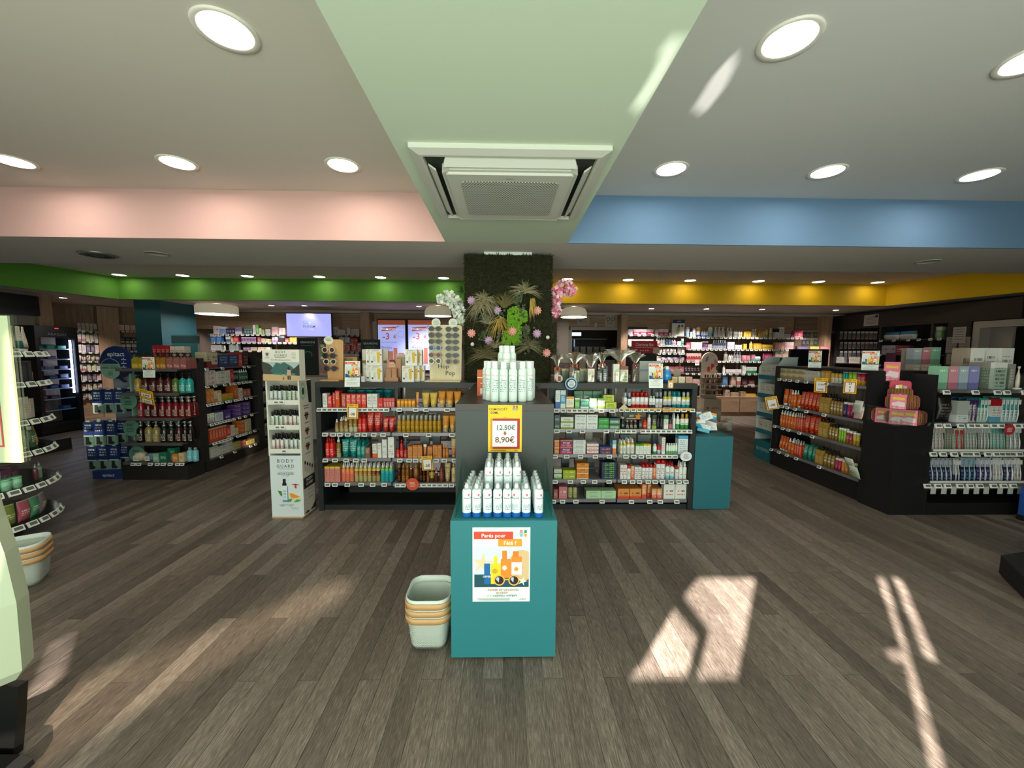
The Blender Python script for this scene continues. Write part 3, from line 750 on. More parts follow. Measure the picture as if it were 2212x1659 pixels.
# spray cans in the podium tray
OS_B=pk('#e6eef0',bot='#1f62b4',bh=.17,ink='#7c8f98',lo=.28,hi=.48,rough=.3,rows=16);OS_C=mat('#dfe8e8',.25);OS_CC=film('clear_cap','#f2f6f6',.16)
osp=[]
b=MB();b.lathe([(.020,.0),(.022,.003),(.022,.126),(.019,.134),(.014,.138)],16);osp.append(('can',b.mesh('can',OS_B)))
b=MB();b.lathe([(.0125,.137),(.0125,.152),(.008,.156),(.0075,.165)],12);osp.append(('nozzle',b.mesh('nozzle',OS_C)))
b=MB();b.lathe([(.0165,.137),(.0165,.162),(.013,.170),(.001,.171)],12,cap=False);osp.append(('clear_cap',b.mesh('clear_cap',OS_CC)))
ft=Flat();ft.rect(-.004,.004,.106,.118,'#c8322c');ft.word('Osmo Soft',.0,.093,.0078,'#1d3f48',bold=.02);ft.oval(.008,.055,.007,.0085,'#a9d0dc',12)
for v in range(len(ft.mb.v)):
    x,y,z=ft.mb.v[v];rr=.0222-y*.3;ft.mb.v[v]=(rr*math.sin(x/.0222),-rr*math.cos(x/.0222),z)
OSL=ft.mesh('label_print')
osp.append(('label_print',OSL))
def osmo(x,y,z,label,a,pre=''):place(osp,'soothing_spray_can',(pre+' '+label).strip(),'can',(x,y,z),a,label)
Yf=1.812
for k,(px,a)in enumerate(((1008,.5),(1030,.5),(1054,.45),(1077,.45),(1098.5,.3),(1119,-.55),(1141,.1),(1169,.45))):
    osmo((px-1091)/831*1.80,Yf+(.004 if px<1160 else .0),.7028,'white and blue spray can in the front row of the podium tray',a,ORD[k]if k<7 else 'rightmost')
for i,px in enumerate((1008,1030)):
    for j in range(1,5):osmo((px-1091)/831*1.80+.004*j-.002*i,Yf+.0475*j,.7028,'white spray can behind the front row, podium tray left side',R.uniform(-1,1),('outer ','inner ')[i]+('second','third','fourth','fifth')[j-1])
for i,px in enumerate((1141,1169)):
    for j in range(1,5):osmo((px-1091)/831*1.80-.001*j,Yf+.0475*j+(.004 if i else 0),.7028,'white spray can behind the front row, podium tray right side',R.uniform(-1,1),('inner ','outer ')[i]+('second','third','fourth','fifth')[j-1])
for i,px in enumerate((1056.5,1078,1098,1118)):
    for j in range(4):osmo((px-1091)/831*1.93+.003,1.905+.0475*j,.7852,'white spray can on the raised middle tier of the podium',.35 if i<3 else .8,('front','second-row','third-row','rearmost')[j]+' '+('leftmost','second','third','rightmost')[i])

# thermal water cans on the dark block
AV_B=pk('#dfeee8',ink='#6f8a88',lo=.30,hi=.60,rough=.28,rows=18);AV_C=mat('#e8f2ee',.3)
avp=[]
b=MB();b.lathe([(.024,.0),(.0255,.004),(.0255,.176),(.0245,.186),(.018,.197)],18);avp.append(('can',b.mesh('can',AV_B)))
b=MB();b.lathe([(.0178,.196),(.0178,.232),(.0165,.236),(.001,.2365)],16,cap=False);avp.append(('cap',b.mesh('cap',AV_C)))
ft=Flat();ft.word('Avène',0,.150,.0105,'#d58a6a');ft.word('EAU',-.013,.132,.005,'#3d5a5c',align='LEFT',bold=.02);ft.word('THERMALE',-.013,.124,.005,'#3d5a5c',align='LEFT',bold=.02);ft.ring(0,.045,.018,.0014,'#c7dbd4');ft.ring(0,.045,.012,.0014,'#d5cfc0')
for v in range(len(ft.mb.v)):
    x,y,z=ft.mb.v[v];rr=.0257-y*.3;ft.mb.v[v]=(rr*math.sin(x/.0257),-rr*math.cos(x/.0257),z)
avp.append(('label_print',ft.mesh('label_print')))
ZT=1.2065
def avene(x,y,z,label,a=.0,pre=''):place(avp,'thermal_water_can',(pre+' '+label).strip(),'can',(x,y,z),a,label)
for k,x in enumerate((-.058,-.0055,.0505,.1065)):avene(x,2.262+abs(x-.02)*.12,ZT,'pale thermal water can in the front row on the dark block',R.uniform(-.3,.3),('leftmost','second','third','rightmost')[k])
for j,(y,xs)in enumerate(((2.322,(-.092,.148)),(2.376,(-.110,.158)),(2.430,(-.112,-.058,.115,.168)),(2.484,(-.075,-.02,.035,.09,.145)))):
    for k,x in enumerate(xs):avene(x,y,ZT,'pale thermal water can on the dark block',R.uniform(-.8,.8),('second-row','third-row','fourth-row','rearmost')[j]+' '+(ORD[k]if k<len(xs)-1 else 'rightmost'))
b=MB();b.box(-.055,.083,2.305,2.450,ZT,ZT+.095);tag(part('can_riser',b,mat('#dfe8e4',.5),None),'low white riser hidden among the thermal water cans','riser')
for k,(x,y)in enumerate(((.012,2.335),(-.016,2.395),(.046,2.390))):avene(x,y,ZT+.0955,'pale thermal water can raised above the others on the dark block',0,('front','rear left','rear right')[k])
o=paper('promotion_card',.115,.175,(-.125,2.56,ZT),.0,'orange promotion card with minus three beside the thermal water cans','card',-.12,'#d9602a')
f=Flat();f.rect(-.0575,.0575,.118,.126,'#f3e6da');f.word('Avène',.0,.145,.014,'#f3d6c4');f.word('-3€',0,.072,.036,'#f7eee6',bold=.02)
for x in(-.03,.0,.03):f.rect(x-.008,x+.008,.012,.05,'#f3e1d4')
f.part(o,(0,-.0006,0))
b=MB();b.box(-.05,.05,0,.003,0,.11);b.box(-.05,.05,.003,.05,0,.003);tag(part('leaflet_holder',b,ACRYL,None,(.225,2.85,ZT),(-.1,0,-.9)),'empty clear acrylic holder on the dark block','holder')

# ------------------------------------------------------------------ central gondola
gon=thing('gondola_shelving','long black double sided gondola shelving behind the podium','shelving',FC.o)
BLK=mat('#1b1e20',.5);SHM=mat('#8b8890',.35,.5);UPR=mat('#a9acac',.4,.6)
GX0,GX1,GD=-1.735,1.802,.74
for x0,x1,nm in((GX0,GX0+.045,'side_panel'),(GX1-.045,GX1,'side_panel')):
    b=MB();b.box(x0,x1,0,GD,0,1.166);part(nm,b,BLK,gon)
b=MB();b.box(GX0,GX1,0,GD,1.166,1.213);part('top_panel',b,mat('#262728',.5),gon)
b=MB();b.box(GX0,GX1,.02,GD-.02,0,.05);part('base',b,BLK,gon)
for x0,x1 in((-1.072,-1.045),(1.068,1.092)):b=MB();b.box(x0,x1,.33,.41,.05,1.166);part('centre_post',b,BLK,gon)
for x in(-1.55,-1.12,-1.01,-.35,.35,1.03,1.14,1.60):b=MB();b.box(x-.008,x+.008,.352,.375,.05,1.166);part('upright',b,UPR,gon)
b=MB();b.box(GX0+.045,GX0+.14,.345,.385,.05,1.166);part('back_panel',b,BLK,gon)
b=MB();b.box(GX1-.17,GX1-.045,.345,.385,.05,1.166);part('back_panel',b,BLK,gon)
b=MB();b.box(GX0+.045,-.28,.345,.385,.05,.25);part('back_panel',b,BLK,gon)
def shelf(unit,F,u0,u1,z,tags,y0=.012,y1=.34,th=.018,mm=SHM,py=950,tagy=None,rx=-.35,lip=.010,sc=1.0):
    b=MB();b.box(u0,u1,y0,y1,z-th,z);b.box(u0,u1,y0-.004,y0,z-th-lip,z+.002)
    s=part('shelf',b,mm,unit)
    price_tags(s,[F.hit(p,py,y0)[0]for p in tags],y0-.008 if tagy is None else tagy,z-.006,rx,sc)
    return s
BAYS={
 'A':((-1.688,-1.06),(.976,.744,.501,.268),((694,705,716,727,738,748,780,791,802,814,826,837),(704,722,736,753,774,789,809,829),(703,724,748,769,787),(706,722,749,779,804,829))),
 'B':((-1.045,-.285),(.978,.742,.500,.262),((865,900,922,967),(878,927,977),(864,884,898,913,942,960,982),(858,870,903,915,927,938,950,962,975))),
 'C':((.29,1.068),(.974,.780,.539,.296,.103),((1201,1215,1228,1239,1250,1262,1276,1296,1319),(1202,1228,1257,1308,1332),(1199,1224,1254,1286,1316),(1200,1233,1261,1286,1317),(1197,1217,1246,1303))),
 'D':((1.08,1.752),(.982,.780,.539,.295,.100),((1340,1352,1365,1378,1391,1404,1418,1434,1447,1459,1473,1491),(1345,1356,1367,1387,1398,1409,1420,1431,1442,1453,1464,1476,1487),(1352,1369,1385,1401,1414,1424,1435,1446,1458),(1350,1368,1383,1402,1417,1433,1452,1469,1484),(1367,1407,1430,1466)))}
for k,((u0,u1),zs,tg)in BAYS.items():
    for z,t_ in zip(zs,tg):
        shelf(gon,FC,u0,u1,z,t_)
        b=MB();b.box(u0,u1,.40,GD-.02,z-.018,z);part('rear_shelf',b,SHM,gon)
# packs on the rear side, seen from behind through the shelves
BK=[pk('#aab2b2',ink='#6f7a7c',lo=.1,hi=.9,rows=12),pk('#8f9a9c',bot='#5f6c70',bh=.3,ink='#d0d6d4',lo=.2,hi=.9,rows=10),pk('#b9b4a6',ink='#7d786c',lo=.15,hi=.9,rows=12),pk('#7f8f94',ink='#c6cfcf',lo=.3,hi=.85),pk('#a9a39b',top='#6a4c3c',th=.75,ink='#6b665f',lo=.1,hi=.7)]
for k,((u0,u1),zs,tg)in BAYS.items():
    for i,z in enumerate(zs):
        zn=zs[i-1]if i else 1.166
        u=u0+R.uniform(.10,.2);nn=0
        while u<u1-.16:
            w=R.uniform(.06,.15);h=min(zn-z-.04,R.uniform(.09,.17))
            wh=('top','second','third','fourth','lowest')[i]
            place(goods('box',w,h,.06,[R.choice(BK)]),'rear_side_carton','%s grey carton seen from behind through the %s shelf, %s'%(ORD[nn],wh,{'A':'red sun care bay','B':'orange sun care bay','C':'allergy medicine bay','D':'insect spray bay'}[k]),'box',FC.pt(u+w/2,.46,z),math.pi,'cartons on the rear of the gondola')
            u+=w+R.uniform(.01,.14);nn+=1

RED='#d8342c'
def P(*a,**k):return pk(*a,**k)
WHT=mat('#e6e8e4',.35);BLKC=mat('#121212',.3);SIL=mat('#b9b9b4',.25,.7);GOLD=mat('#c9a25a',.35,.3)
pR=P('#d93a2e',ink='#f2d6d0',lo=.3,hi=.9);pRd=P('#c72820',ink='#f2d0ca',lo=.25,hi=.9);pW=P('#e4e6e2',ink='#6a6f72',lo=.2,hi=.85)
# bay A
shelf_ctx(FC,.976,'on top shelf, red sun care bay','cosmetic_box')
row('box',696,706,850,'white slim carton at the end',[pW]);row('box',707,716.2,854.7,'short red carton next to the white slim one',[pR])
row('box',718,723.4,848,'very narrow red carton',[pRd]);row('box',723.6,732.6,844,'tallest red carton',[P('#d93a2e',bot='#d8501e',bh=.72,ink='#f5d8c8',lo=.5,hi=.9)])
row('box',737,746.3,850.4,'dull red carton with fine print',[P('#b94a40',ink='#eac6c0',lo=.1,hi=.9,rows=12)])
row('box',746.6,790.8,850.9,'red carton in a run of four',[pR],n=4,txt=('50','#f4c9c0',.16,.75));row('box',792,815,850.9,'white carton in a pair between red ones',[pW],n=2)
row('box',816,826.6,860,'short bright red carton',[P('#d22a20',ink='#f2c8c0',lo=.2,hi=.4)]);row('box',828,852,860.5,'small red carton by the post',[P('#c23a34',top='#d85a50',th=.7,ink='#f0e0dc',lo=.1,hi=.6)],n=4)
row('tin',747,846,842,'teal jar in the rear row',[mat('#0f6e74',.3),mat('#1b8a8e',.3)],n=5,back=.18)
shelf_ctx(FC,.744,'on second shelf, red sun care bay','cosmetic_box')
amb=P('#8a6426',bot='#b9a878',bh=.3,top='#8a6426',ink='#d8cfb8',lo=.3,hi=.62)
row('spray',721.5,730,906,'short oil spray with white cap',[amb,WHT]);row('spray',730.6,750.4,901.5,'amber oil spray with white nozzle',[amb,WHT],n=2,deep=3)
row('spray',750.6,770.2,890.9,'large amber oil spray',[P('#8c6a20',bot='#c3c0a0',bh=.34,ink='#e0d6b8',lo=.3,hi=.62),WHT],n=2)
row('spray',771,789,891,'bright red spray bottle',[P('#dd2c22',ink='#f3cfc8',lo=.2,hi=.6),mat('#b3241c',.3)],n=2,deep=2)
row('tube',789.5,820.8,891,'large red cream tube',[P('#d6352a',ink='#f3cfc8',lo=.25,hi=.8),mat('#b02a22',.4)],n=2,deep=2,txt=('50','#f3b8ae',.10,.78))
row('tube',825,850,903,'smaller red cream tube by the post',[P('#cf3a30',ink='#f3cfc8',lo=.25,hi=.85),mat('#b02a22',.4)],n=2,deep=2)
shelf_ctx(FC,.501,'on third shelf, red sun care bay','cosmetic_box')
row('spray',700.3,719,944.4,'bright red spray bottle',[P('#dd2420',ink='#f3c8c0',lo=.15,hi=.6),mat('#a82420',.3)],n=2,deep=2)
row('spray',724,734,944.4,'single amber spray with white nozzle',[amb,WHT])
tl=P('#128f88',ink='#bfe6e0',lo=.25,hi=.85);tlc=mat('#0f7f7a',.4)
row('tube',734.5,768.7,950.2,'large teal cream tube',[tl,tlc],n=2,deep=2,txt=('SVR','#d6f0ea',.075,.80));row('spray',769,787.6,952.6,'teal spray bottle',[tl,tlc],n=2,deep=4)
row('box',788.5,799,966.6,'short brown carton',[P('#8a5a4c',ink='#e6cfc6',lo=.5,hi=.9)])
row('box',804,813.6,958.9,'white carton with orange foot',[P('#e6e4de',bot='#e0642c',bh=.3,ink='#8a8a88',lo=.4,hi=.9)]);row('box',814.6,823.7,957.5,'white carton with orange waist band',[P('#e6e4de',bot='#e6e4de',bh=.34,top='#e6e4de',th=.56,ink='#8a8a88',lo=.6,hi=.9)])
row('box',824.7,835.3,949.3,'tall white fifty factor carton',[P('#e6e6e2',ink='#9aa0a0',lo=.1,hi=.4)],txt=('50','#5a6a70',.11,.55));row('box',837.2,851.2,944.4,'tallest white fifty factor carton by the post',[P('#e8e8e4',ink='#9aa0a0',lo=.1,hi=.4)],txt=('50','#5a6a70',.10,.50))
shelf_ctx(FC,.268,'on lowest shelf, red sun care bay','cosmetic_box')
row('box',700.3,734.2,1008,'pink carton with yellow top',[P('#d98a80',top='#e6c04a',th=.88,ink='#a85a58',lo=.1,hi=.8)],n=3,deep=2)
row('spray',736,762.3,1001,'peach spray bottle with white nozzle',[P('#f0866a',top='#e8963a',th=.80,ink='#c9543c',lo=.1,hi=.7),WHT],n=3,deep=2)
row('spray',763.6,801.2,1001,'two tone amber spray with white nozzle',[P('#a8701c',bot='#b8ab74',bh=.45,top='#d9c064',th=.78,ink='#e8d8a0',lo=.5,hi=.7),WHT],n=4,deep=2)
row('spray',802,819.7,1001,'two tone wine red spray',[P('#6e1c14',bot='#b09a5c',bh=.45,top='#d9c064',th=.78,ink='#d8b8a0',lo=.5,hi=.7),WHT],n=2,deep=2)
row('spray',821,847.7,1001,'cyan spray bottle with white nozzle',[P('#2cb4bc',top='#8abf4a',th=.82,ink='#126a78',lo=.1,hi=.7),WHT],n=3,deep=2)
# bay B
orT=P('#e6962c',bot='#eec06a',bh=.35,ink='#c87818',lo=.3,hi=.6);clr=mat('#c9c2ac',.25)
shelf_ctx(FC,.978,'on top shelf, orange sun care bay','cosmetic_box')
row('tin',856.4,896.4,863.4,'small orange sun stick',[P('#eaa63c',bot='#eed0a0',bh=.15,ink='#c88a2a',lo=.2,hi=.7),mat('#e39a2c',.4)],n=5,deep=2,name='sun_stick')
row('tube',898,904.6,847,'slim orange tube',[P('#e08a3a',ink='#f2d0a0',lo=.4,hi=.8),clr],d=.02)
row('tube',909.4,943.7,849,'pale yellow cream tube',[P('#e8c25a',ink='#c49a30',lo=.4,hi=.7),clr],n=2,deep=2);row('tube',945,996,845.6,'large orange cream tube',[orT,clr],n=3,deep=2)
shelf_ctx(FC,.742,'on second shelf, orange sun care bay','cosmetic_box')
row('capped',856.4,952.8,896.7,'golden oil spray with clear cap',[P('#b98a12',bot='#d8b03a',bh=.12,ink='#ecd070',lo=.2,hi=.6),mat('#b9b5a8',.2)],n=10,deep=3)
row('tube',954.8,984,899,'orange cream tube by the podium block',[orT,clr],n=2,deep=2)
shelf_ctx(FC,.500,'on third shelf, orange sun care bay','cosmetic_box')
rb=P('#cc241c',ink='#f2c0b8',lo=.1,hi=.5);rc=mat('#c01c16',.3)
row('bottle',854.8,862.4,968,'small red bottle by the post',[rb,rc]);row('bottle',863,870,951,'taller red bottle between small ones',[rb,rc]);row('bottle',871.5,878.4,969,'small red bottle by the orange cartons',[rb,rc])
oc=P('#d98a3c',top='#c9742c',th=.86,ink='#8a4a1c',lo=.15,hi=.8)
row('box',880.7,890,964,'shortest orange carton of the first run',[oc]);row('box',890.6,911.9,961.8,'orange carton of the first run',[oc],n=2)
row('tube',914,921.5,960,'orange tube with white label',[P('#d07a34',top='#eee6d8',th=.78),clr],d=.02);row('box',923,933.6,964.4,'squat orange carton',[oc]);row('box',934.5,954,961.8,'orange carton of the second run',[oc],n=2)
row('spray',955.5,969,961,'slim amber orange spray',[P('#cf7a2c',ink='#f0c890',lo=.2,hi=.6),mat('#d98a3c',.3)],n=2);row('tube',974,984.5,948,'gold tube by the podium block',[P('#d6b47a',bot='#d98a4c',bh=.4,ink='#a8703a',lo=.3,hi=.6),GOLD],d=.03)
shelf_ctx(FC,.262,'on lowest shelf, orange sun care bay','cosmetic_box')
go_=mat('#b8843c',.3,.2);bd=P('#3a1a12',ink='#a8703c',lo=.1,hi=.5,rough=.2);ba=P('#8a5018',ink='#d8a060',lo=.1,hi=.5,rough=.2)
row('spray',857,865,1001,'dark brown oil spray at the post',[bd,go_],deep=2);row('spray',865.8,883,1002,'amber oil spray with gold nozzle',[ba,go_],n=2,deep=2);row('spray',883.6,890.6,1001,'brown spray with white neck ring',[P('#5c3014',top='#e6e2d8',th=.93),go_],deep=2)
row('spray',893,902.4,1001,'copper spray bottle',[P('#b06c34',ink='#7a3a1c',lo=.1,hi=.6),go_],deep=2);row('spray',904.8,918.7,1001,'dark oil spray near small serums',[bd,go_],n=2,deep=2);row('spray',920.5,926.8,1006,'amber spray under the minus three card',[ba,go_])
row('spray',928,937,1010.6,'small serum with yellow liquid',[P('#5c2c16',top='#c9a53c',th=.38),go_]);row('spray',938,945.4,1010.6,'small serum with white neck',[P('#5a3018',top='#e8e4da',th=.88),go_])
row('bottle',948,958,1003,'tall reddish brown bottle',[P('#7c3424',ink='#b8705c',lo=.2,hi=.7),mat('#6a2c20',.3)]);row('tube',958.8,973,1002,'champagne gold tube',[P('#d9bf8c',top='#c9a868',th=.85,ink='#8a6a3a',lo=.3,hi=.8),GOLD],txt=('NUXE','#6b4e22',.06,.75));row('spray',974.5,984.5,998,'champagne gold spray by the podium block',[P('#dcc48c',ink='#8a6a3a',lo=.3,hi=.6),GOLD])
# bay C
shelf_ctx(FC,.974,'on top shelf, allergy medicine bay','medicine_box')
row('box',1200,1210.8,842.8,'white carton with blue wave foot',[P('#e6ecec',bot='#2c5ca8',bh=.36,ink='#8ab0a8',lo=.45,hi=.8)]);row('box',1211,1222.6,842.8,'light blue carton beside the wave one',[P('#3a9cc4',top='#dcecf0',th=.75,bot='#cfe3dc',bh=.25,ink='#e8f4f4',lo=.4,hi=.7)])
row('box',1223,1240.6,857,'white carton with yellow banner',[P('#e6e4d4',top='#e8a83a',th=.8,bot='#d88a3a',bh=.12,ink='#8aa064',lo=.3,hi=.7)]);row('box',1241.6,1253,859.7,'leaf green carton',[P('#5aa83a',top='#d8ecd0',th=.86,ink='#e4f4dc',lo=.2,hi=.6)])
row('box',1253.7,1272.7,863,'sea green carton',[P('#1f9c84',bot='#e4ece4',bh=.2,top='#e4efe8',th=.9,ink='#d6f0e4',lo=.4,hi=.75)]);row('box',1273,1290,860.5,'white carton with sage green bands',[P('#e6ece2',top='#8cc49a',th=.72,bot='#7cbc8a',bh=.2,ink='#5c6c5c',lo=.38,hi=.55)]);row('box',1290.8,1307.5,860.5,'white carton with grass green bands',[P('#e8ece0',top='#7cb04a',th=.8,bot='#7fb82c',bh=.22,ink='#4c5c4c',lo=.4,hi=.6)])
zy=P('#b4c41e',ink='#5a7a2c',lo=.15,hi=.45)
row('box',1308,1332.4,869.4,'lime allergy tablet box, lower one',[zy],txt=('Zyrtec','#2a4a2c',.26,.52,{'bold':.02}));zz=.974+.062
row('box',1303,1327.5,853.5,'lime allergy tablet box, upper tilted one',[zy],dz=.064,back=.035,txt=('Zyrtec','#2a4a2c',.24,.55,{'bold':.02}))
row('box',1240,1300,845,'dark teal box in the rear row',[P('#24606a',top='#3f8a4a',th=.8,ink='#9ab85a',lo=.3,hi=.7)],n=3,back=.16)
shelf_ctx(FC,.780,'on second shelf, allergy medicine bay','medicine_box',d=.10)
row('box',1198,1210,896,'navy and green flat box',[P('#2a5a34',top='#203a64',th=.6,ink='#cfe0d0',lo=.2,hi=.5)],stack=2);row('box',1211,1239.4,901,'white flat box with green corner',[P('#dfe3d6',bot='#8aa82c',bh=.28,ink='#9aa88a',lo=.3,hi=.4)],stack=2,txt=('Kaloglo','#5a5f50',.26,.50,{'ital':.2}))
row('box',1241.8,1292,895.5,'white allergy box in the four pack pile',[P('#e4ebe8',top='#e6e4d2',th=.92,ink='#9ab0ac',lo=.15,hi=.45)],n=2,stack=2,txt=('REACTINE','#26302c',.17,.62,{'ital':.25,'bold':.02}))
row('box',1292.8,1316,903,'bright green box with white stripe',[P('#2e9c3e',top='#1f7a34',th=.75,ink='#e8f6e6',lo=.45,hi=.62,rows=4)],stack=2);row('box',1316.8,1339.5,903.5,'navy topped green box',[P('#5a9454',top='#1f3c5c',th=.62,ink='#e0ecdc',lo=.15,hi=.5)],stack=2)
shelf_ctx(FC,.539,'on third shelf, allergy medicine bay','medicine_box',d=.10)
row('box',1197.5,1208.8,951,'orange box at the podium block',[P('#d9762a',top='#e8b88a',th=.8,ink='#f0d8c0',lo=.2,hi=.6)],stack=2);row('box',1209.8,1237.3,951,'purple and magenta box',[P('#7a2464',bot='#b8245a',bh=.4,top='#d98a70',th=.88,ink='#e6c0d4',lo=.1,hi=.4)],stack=2,txt=('Aturgyl','#f2e4ec',.24,.52,{'bold':.02}))
row('box',1237.8,1265.7,951,'white ointment box',[P('#dfe2df',ink='#9aa2a0',lo=.2,hi=.5)],stack=3,txt=('ONCTOSE','#6a7072',.24,.55));row('box',1267.8,1293.7,958.7,'white box with pink stripes',[P('#e6e0dc',bot='#c06a72',bh=.3,ink='#b0565e',lo=.45,hi=.75,rows=4)],stack=3)
row('box',1295,1322,965.5,'navy and orange box',[P('#1f2e62',top='#26397a',th=.7,ink='#e8763a',lo=.1,hi=.6,rows=3)],stack=2);row('box',1323.6,1331.8,951,'upright orange and blue box',[P('#dfe6e6',top='#7cb8d0',th=.7,bot='#e07a34',bh=.4)])
shelf_ctx(FC,.296,'on fourth shelf, allergy medicine bay','medicine_box',d=.10)
row('box',1197,1214,1014,'white box with green base',[P('#e2e8dc',bot='#5a9a44',bh=.3,ink='#5a7a5a',lo=.4,hi=.8)],stack=2);row('box',1216,1244,1016,'lime green box with white plate',[P('#a9b81e',ink='#eef2d0',lo=.35,hi=.7,rows=3)],stack=2)
row('box',1245.5,1272.5,1001,'orange quick test box',[P('#e8902a',bot='#efe6da',bh=.12,ink='#b86418',lo=.15,hi=.45)],stack=3,txt=('RAPIX','#5a2c10',.24,.62,{'bold':.02}));row('box',1300,1332,999,'navy and lime box in the tall pile',[P('#1b2450',ink='#6ab82c',lo=.05,hi=.95,rows=2)],stack=4)
shelf_ctx(FC,.103,'on lowest shelf, allergy medicine bay','medicine_box',d=.10)
row('box',1196,1205.4,1057.5,'brownish pink box',[P('#a85a50',ink='#e0c0b8',lo=.2,hi=.7)]);row('box',1206.9,1226,1051.7,'pink box with picture panel',[P('#d9828a',ink='#dfe4ea',lo=.3,hi=.8,rows=3)],deep=2)
row('bottle',1227,1247.9,1048.4,'oil bottle with dark green cap',[P('#b8b07a',bot='#8a8450',bh=.12,ink='#1f7a5a',lo=.3,hi=.55,rows=5),mat('#123c34',.35)],n=2)
row('box',1266,1331,1060.4,'mint green first aid box',[P('#b8dcb0',ink='#8ab88a',lo=.1,hi=.3)],n=2,stack=2,txt=('ASPIVENIN','#3a5a48',.26,.48,{'ital':.25}))
# bay D
def clean(c1,c2,**k):return P('#e4e8e6',bot=c1,bh=.3,ink=c2,lo=.3,hi=.62,**k)
shelf_ctx(FC,.982,'on top shelf, insect spray bay')
row('capped',1348,1356,847.8,'white repellent spray with clear cap',[clean('#2c2f34','#33383c'),mat('#aeb6b6',.2)],deep=2);row('capped',1357,1365,848,'white repellent spray with navy collar',[P('#e2e6e8',top='#1f3358',th=.86,bot='#26282c',bh=.2,ink='#33383c',lo=.3,hi=.6),mat('#9fa8ac',.2)],deep=2)
row('capped',1365.5,1402.5,847.5,'white repellent spray with red cap',[clean('#c8242c','#c0424a'),mat('#b81e22',.25)],n=4,deep=2);row('can',1403.7,1416.8,855.4,'small white repellent bottle',[clean('#2a3038','#2a3038'),mat('#b9c2c2',.2)],n=2)
row('capped',1417.6,1433,847,'white repellent spray with navy shoulder',[P('#e0e2e6',top='#23304e',th=.84,ink='#5a5f6a',lo=.2,hi=.6),mat('#8f9aa2',.2)],n=2,deep=2);row('capped',1434.5,1452.7,845.3,'grey repellent twin pack with yellow collar',[P('#d6dad6',top='#c9c024',th=.78,bot='#4a5054',bh=.26,ink='#4a5054',lo=.3,hi=.6),mat('#8a9088',.2)],n=2)
row('capped',1454,1474,846,'teal capped repellent spray',[clean('#128a90','#3a4a4c'),mat('#0f7f80',.25)],n=2,deep=2);row('capped',1474.6,1492.7,847,'repellent twin pack with teal foot and yellow collar',[P('#dfe6e2',top='#c9c024',th=.78,bot='#1f9aa4',bh=.3,ink='#4a5a5c',lo=.35,hi=.6),mat('#a0b0ac',.2)],n=2)
b=MB();b.box(FC.hit(1352,880,0)[0],FC.hit(1495,880,0)[0],3.538,3.541,.962,.985);tag(part('shelf_strip',b,mat('#e0982a',.5),None),'orange promotion strip along the top shelf, insect spray bay','strip')
shelf_ctx(FC,.780,'on second shelf, insect spray bay')
row('bottle',1343,1350,901,'small black bottle with white cap',[P('#16181a',ink='#d8dada',lo=.2,hi=.5),WHT],deep=2);row('bottle',1352,1378,908.6,'black bottle under the promotion card',[P('#26241e',ink='#dcd6c4',lo=.1,hi=.6),mat('#c9a89a',.4)],n=3);row('box',1380.5,1388,909,'small dark carton',[P('#201a1a',ink='#b9b4b0',lo=.3,hi=.7)])
row('can',1389.5,1399,907,'red orange bottle',[P('#cf3a1e',ink='#f2d0c4',lo=.3,hi=.5),mat('#c23018',.3)]);row('bottle',1400,1408,896,'white lotion bottle',[P('#dedcd6',ink='#8a8a84',lo=.2,hi=.6),WHT]);row('box',1409.5,1419,896,'dark green tall carton',[P('#2c3420',bot='#8aa82c',bh=.25,ink='#c9d0b0',lo=.3,hi=.7)],n=1)
row('spray',1420,1433.7,893,'tall black spray',[P('#15171a',ink='#5a6064',lo=.2,hi=.6),BLKC],n=2,deep=2);row('box',1435,1444.6,897,'white carton with green top',[P('#dfe6dc',top='#4a7a5c',th=.7,ink='#7a8a7c',lo=.3,hi=.65)]);row('bottle',1446,1454,899,'black and pink bottle',[P('#2a2226',bot='#b86a7c',bh=.45),BLKC])
row('spray',1455,1461,893.5,'plain white spray',[P('#e4e4e0'),WHT],deep=2);row('spray',1462,1470.5,895,'white spray with green foot',[P('#e2e6dc',bot='#2f9c4a',bh=.45),WHT]);row('capped',1471.6,1490,894,'gold capped spray with green foot',[P('#e2e4d8',bot='#3f9c4a',bh=.4,ink='#5a6a4a',lo=.45,hi=.6),mat('#b98a2c',.3)],n=2)
shelf_ctx(FC,.539,'on third shelf, insect spray bay','medicine_box')
row('spray',1340,1354,952,'small white spray with yellow band',[P('#e4e8e0',top='#c9cf3a',th=.8,ink='#8a9a5a',lo=.2,hi=.6),WHT],n=2,deep=3);row('spray',1354.8,1372,948.5,'tall white spray with orange leaf',[P('#e6e8de',top='#e0a84a',th=.82,ink='#9a9a6a',lo=.2,hi=.6),WHT],n=2,deep=3)
row('box',1374,1390,960,'white carton with green top',[P('#e4e8e0',top='#5aa83a',th=.82,ink='#7a8a7a',lo=.1,hi=.7)],n=2);row('box',1390.2,1406.7,960,'white carton with yellow top',[P('#e4e8e0',top='#e0c82c',th=.82,ink='#7a8a7a',lo=.1,hi=.7)],n=2)
row('can',1412,1420.5,959.6,'white roll on bottle',[P('#e2e6e4',bot='#3a9a5a',bh=.3),WHT]);row('tin',1421,1428.5,961,'red and white roll on',[P('#d8dadc',top='#c0302c',th=.5),mat('#b0262a',.3)]);row('box',1430.4,1438,945,'slim white carton by the sample tray',[P('#e2e2de',ink='#b0565a',lo=.1,hi=.9)])
row('can',1440,1464.5,958,'tiny white roll on in the green tray',[P('#dfeae0',bot='#6ab07a',bh=.35),WHT],n=5);row('box',1465.5,1487.5,941,'large white carton with blue circle',[P('#e0e8ea',top='#5aa8d0',th=.82,ink='#8aa8b8',lo=.1,hi=.75)])
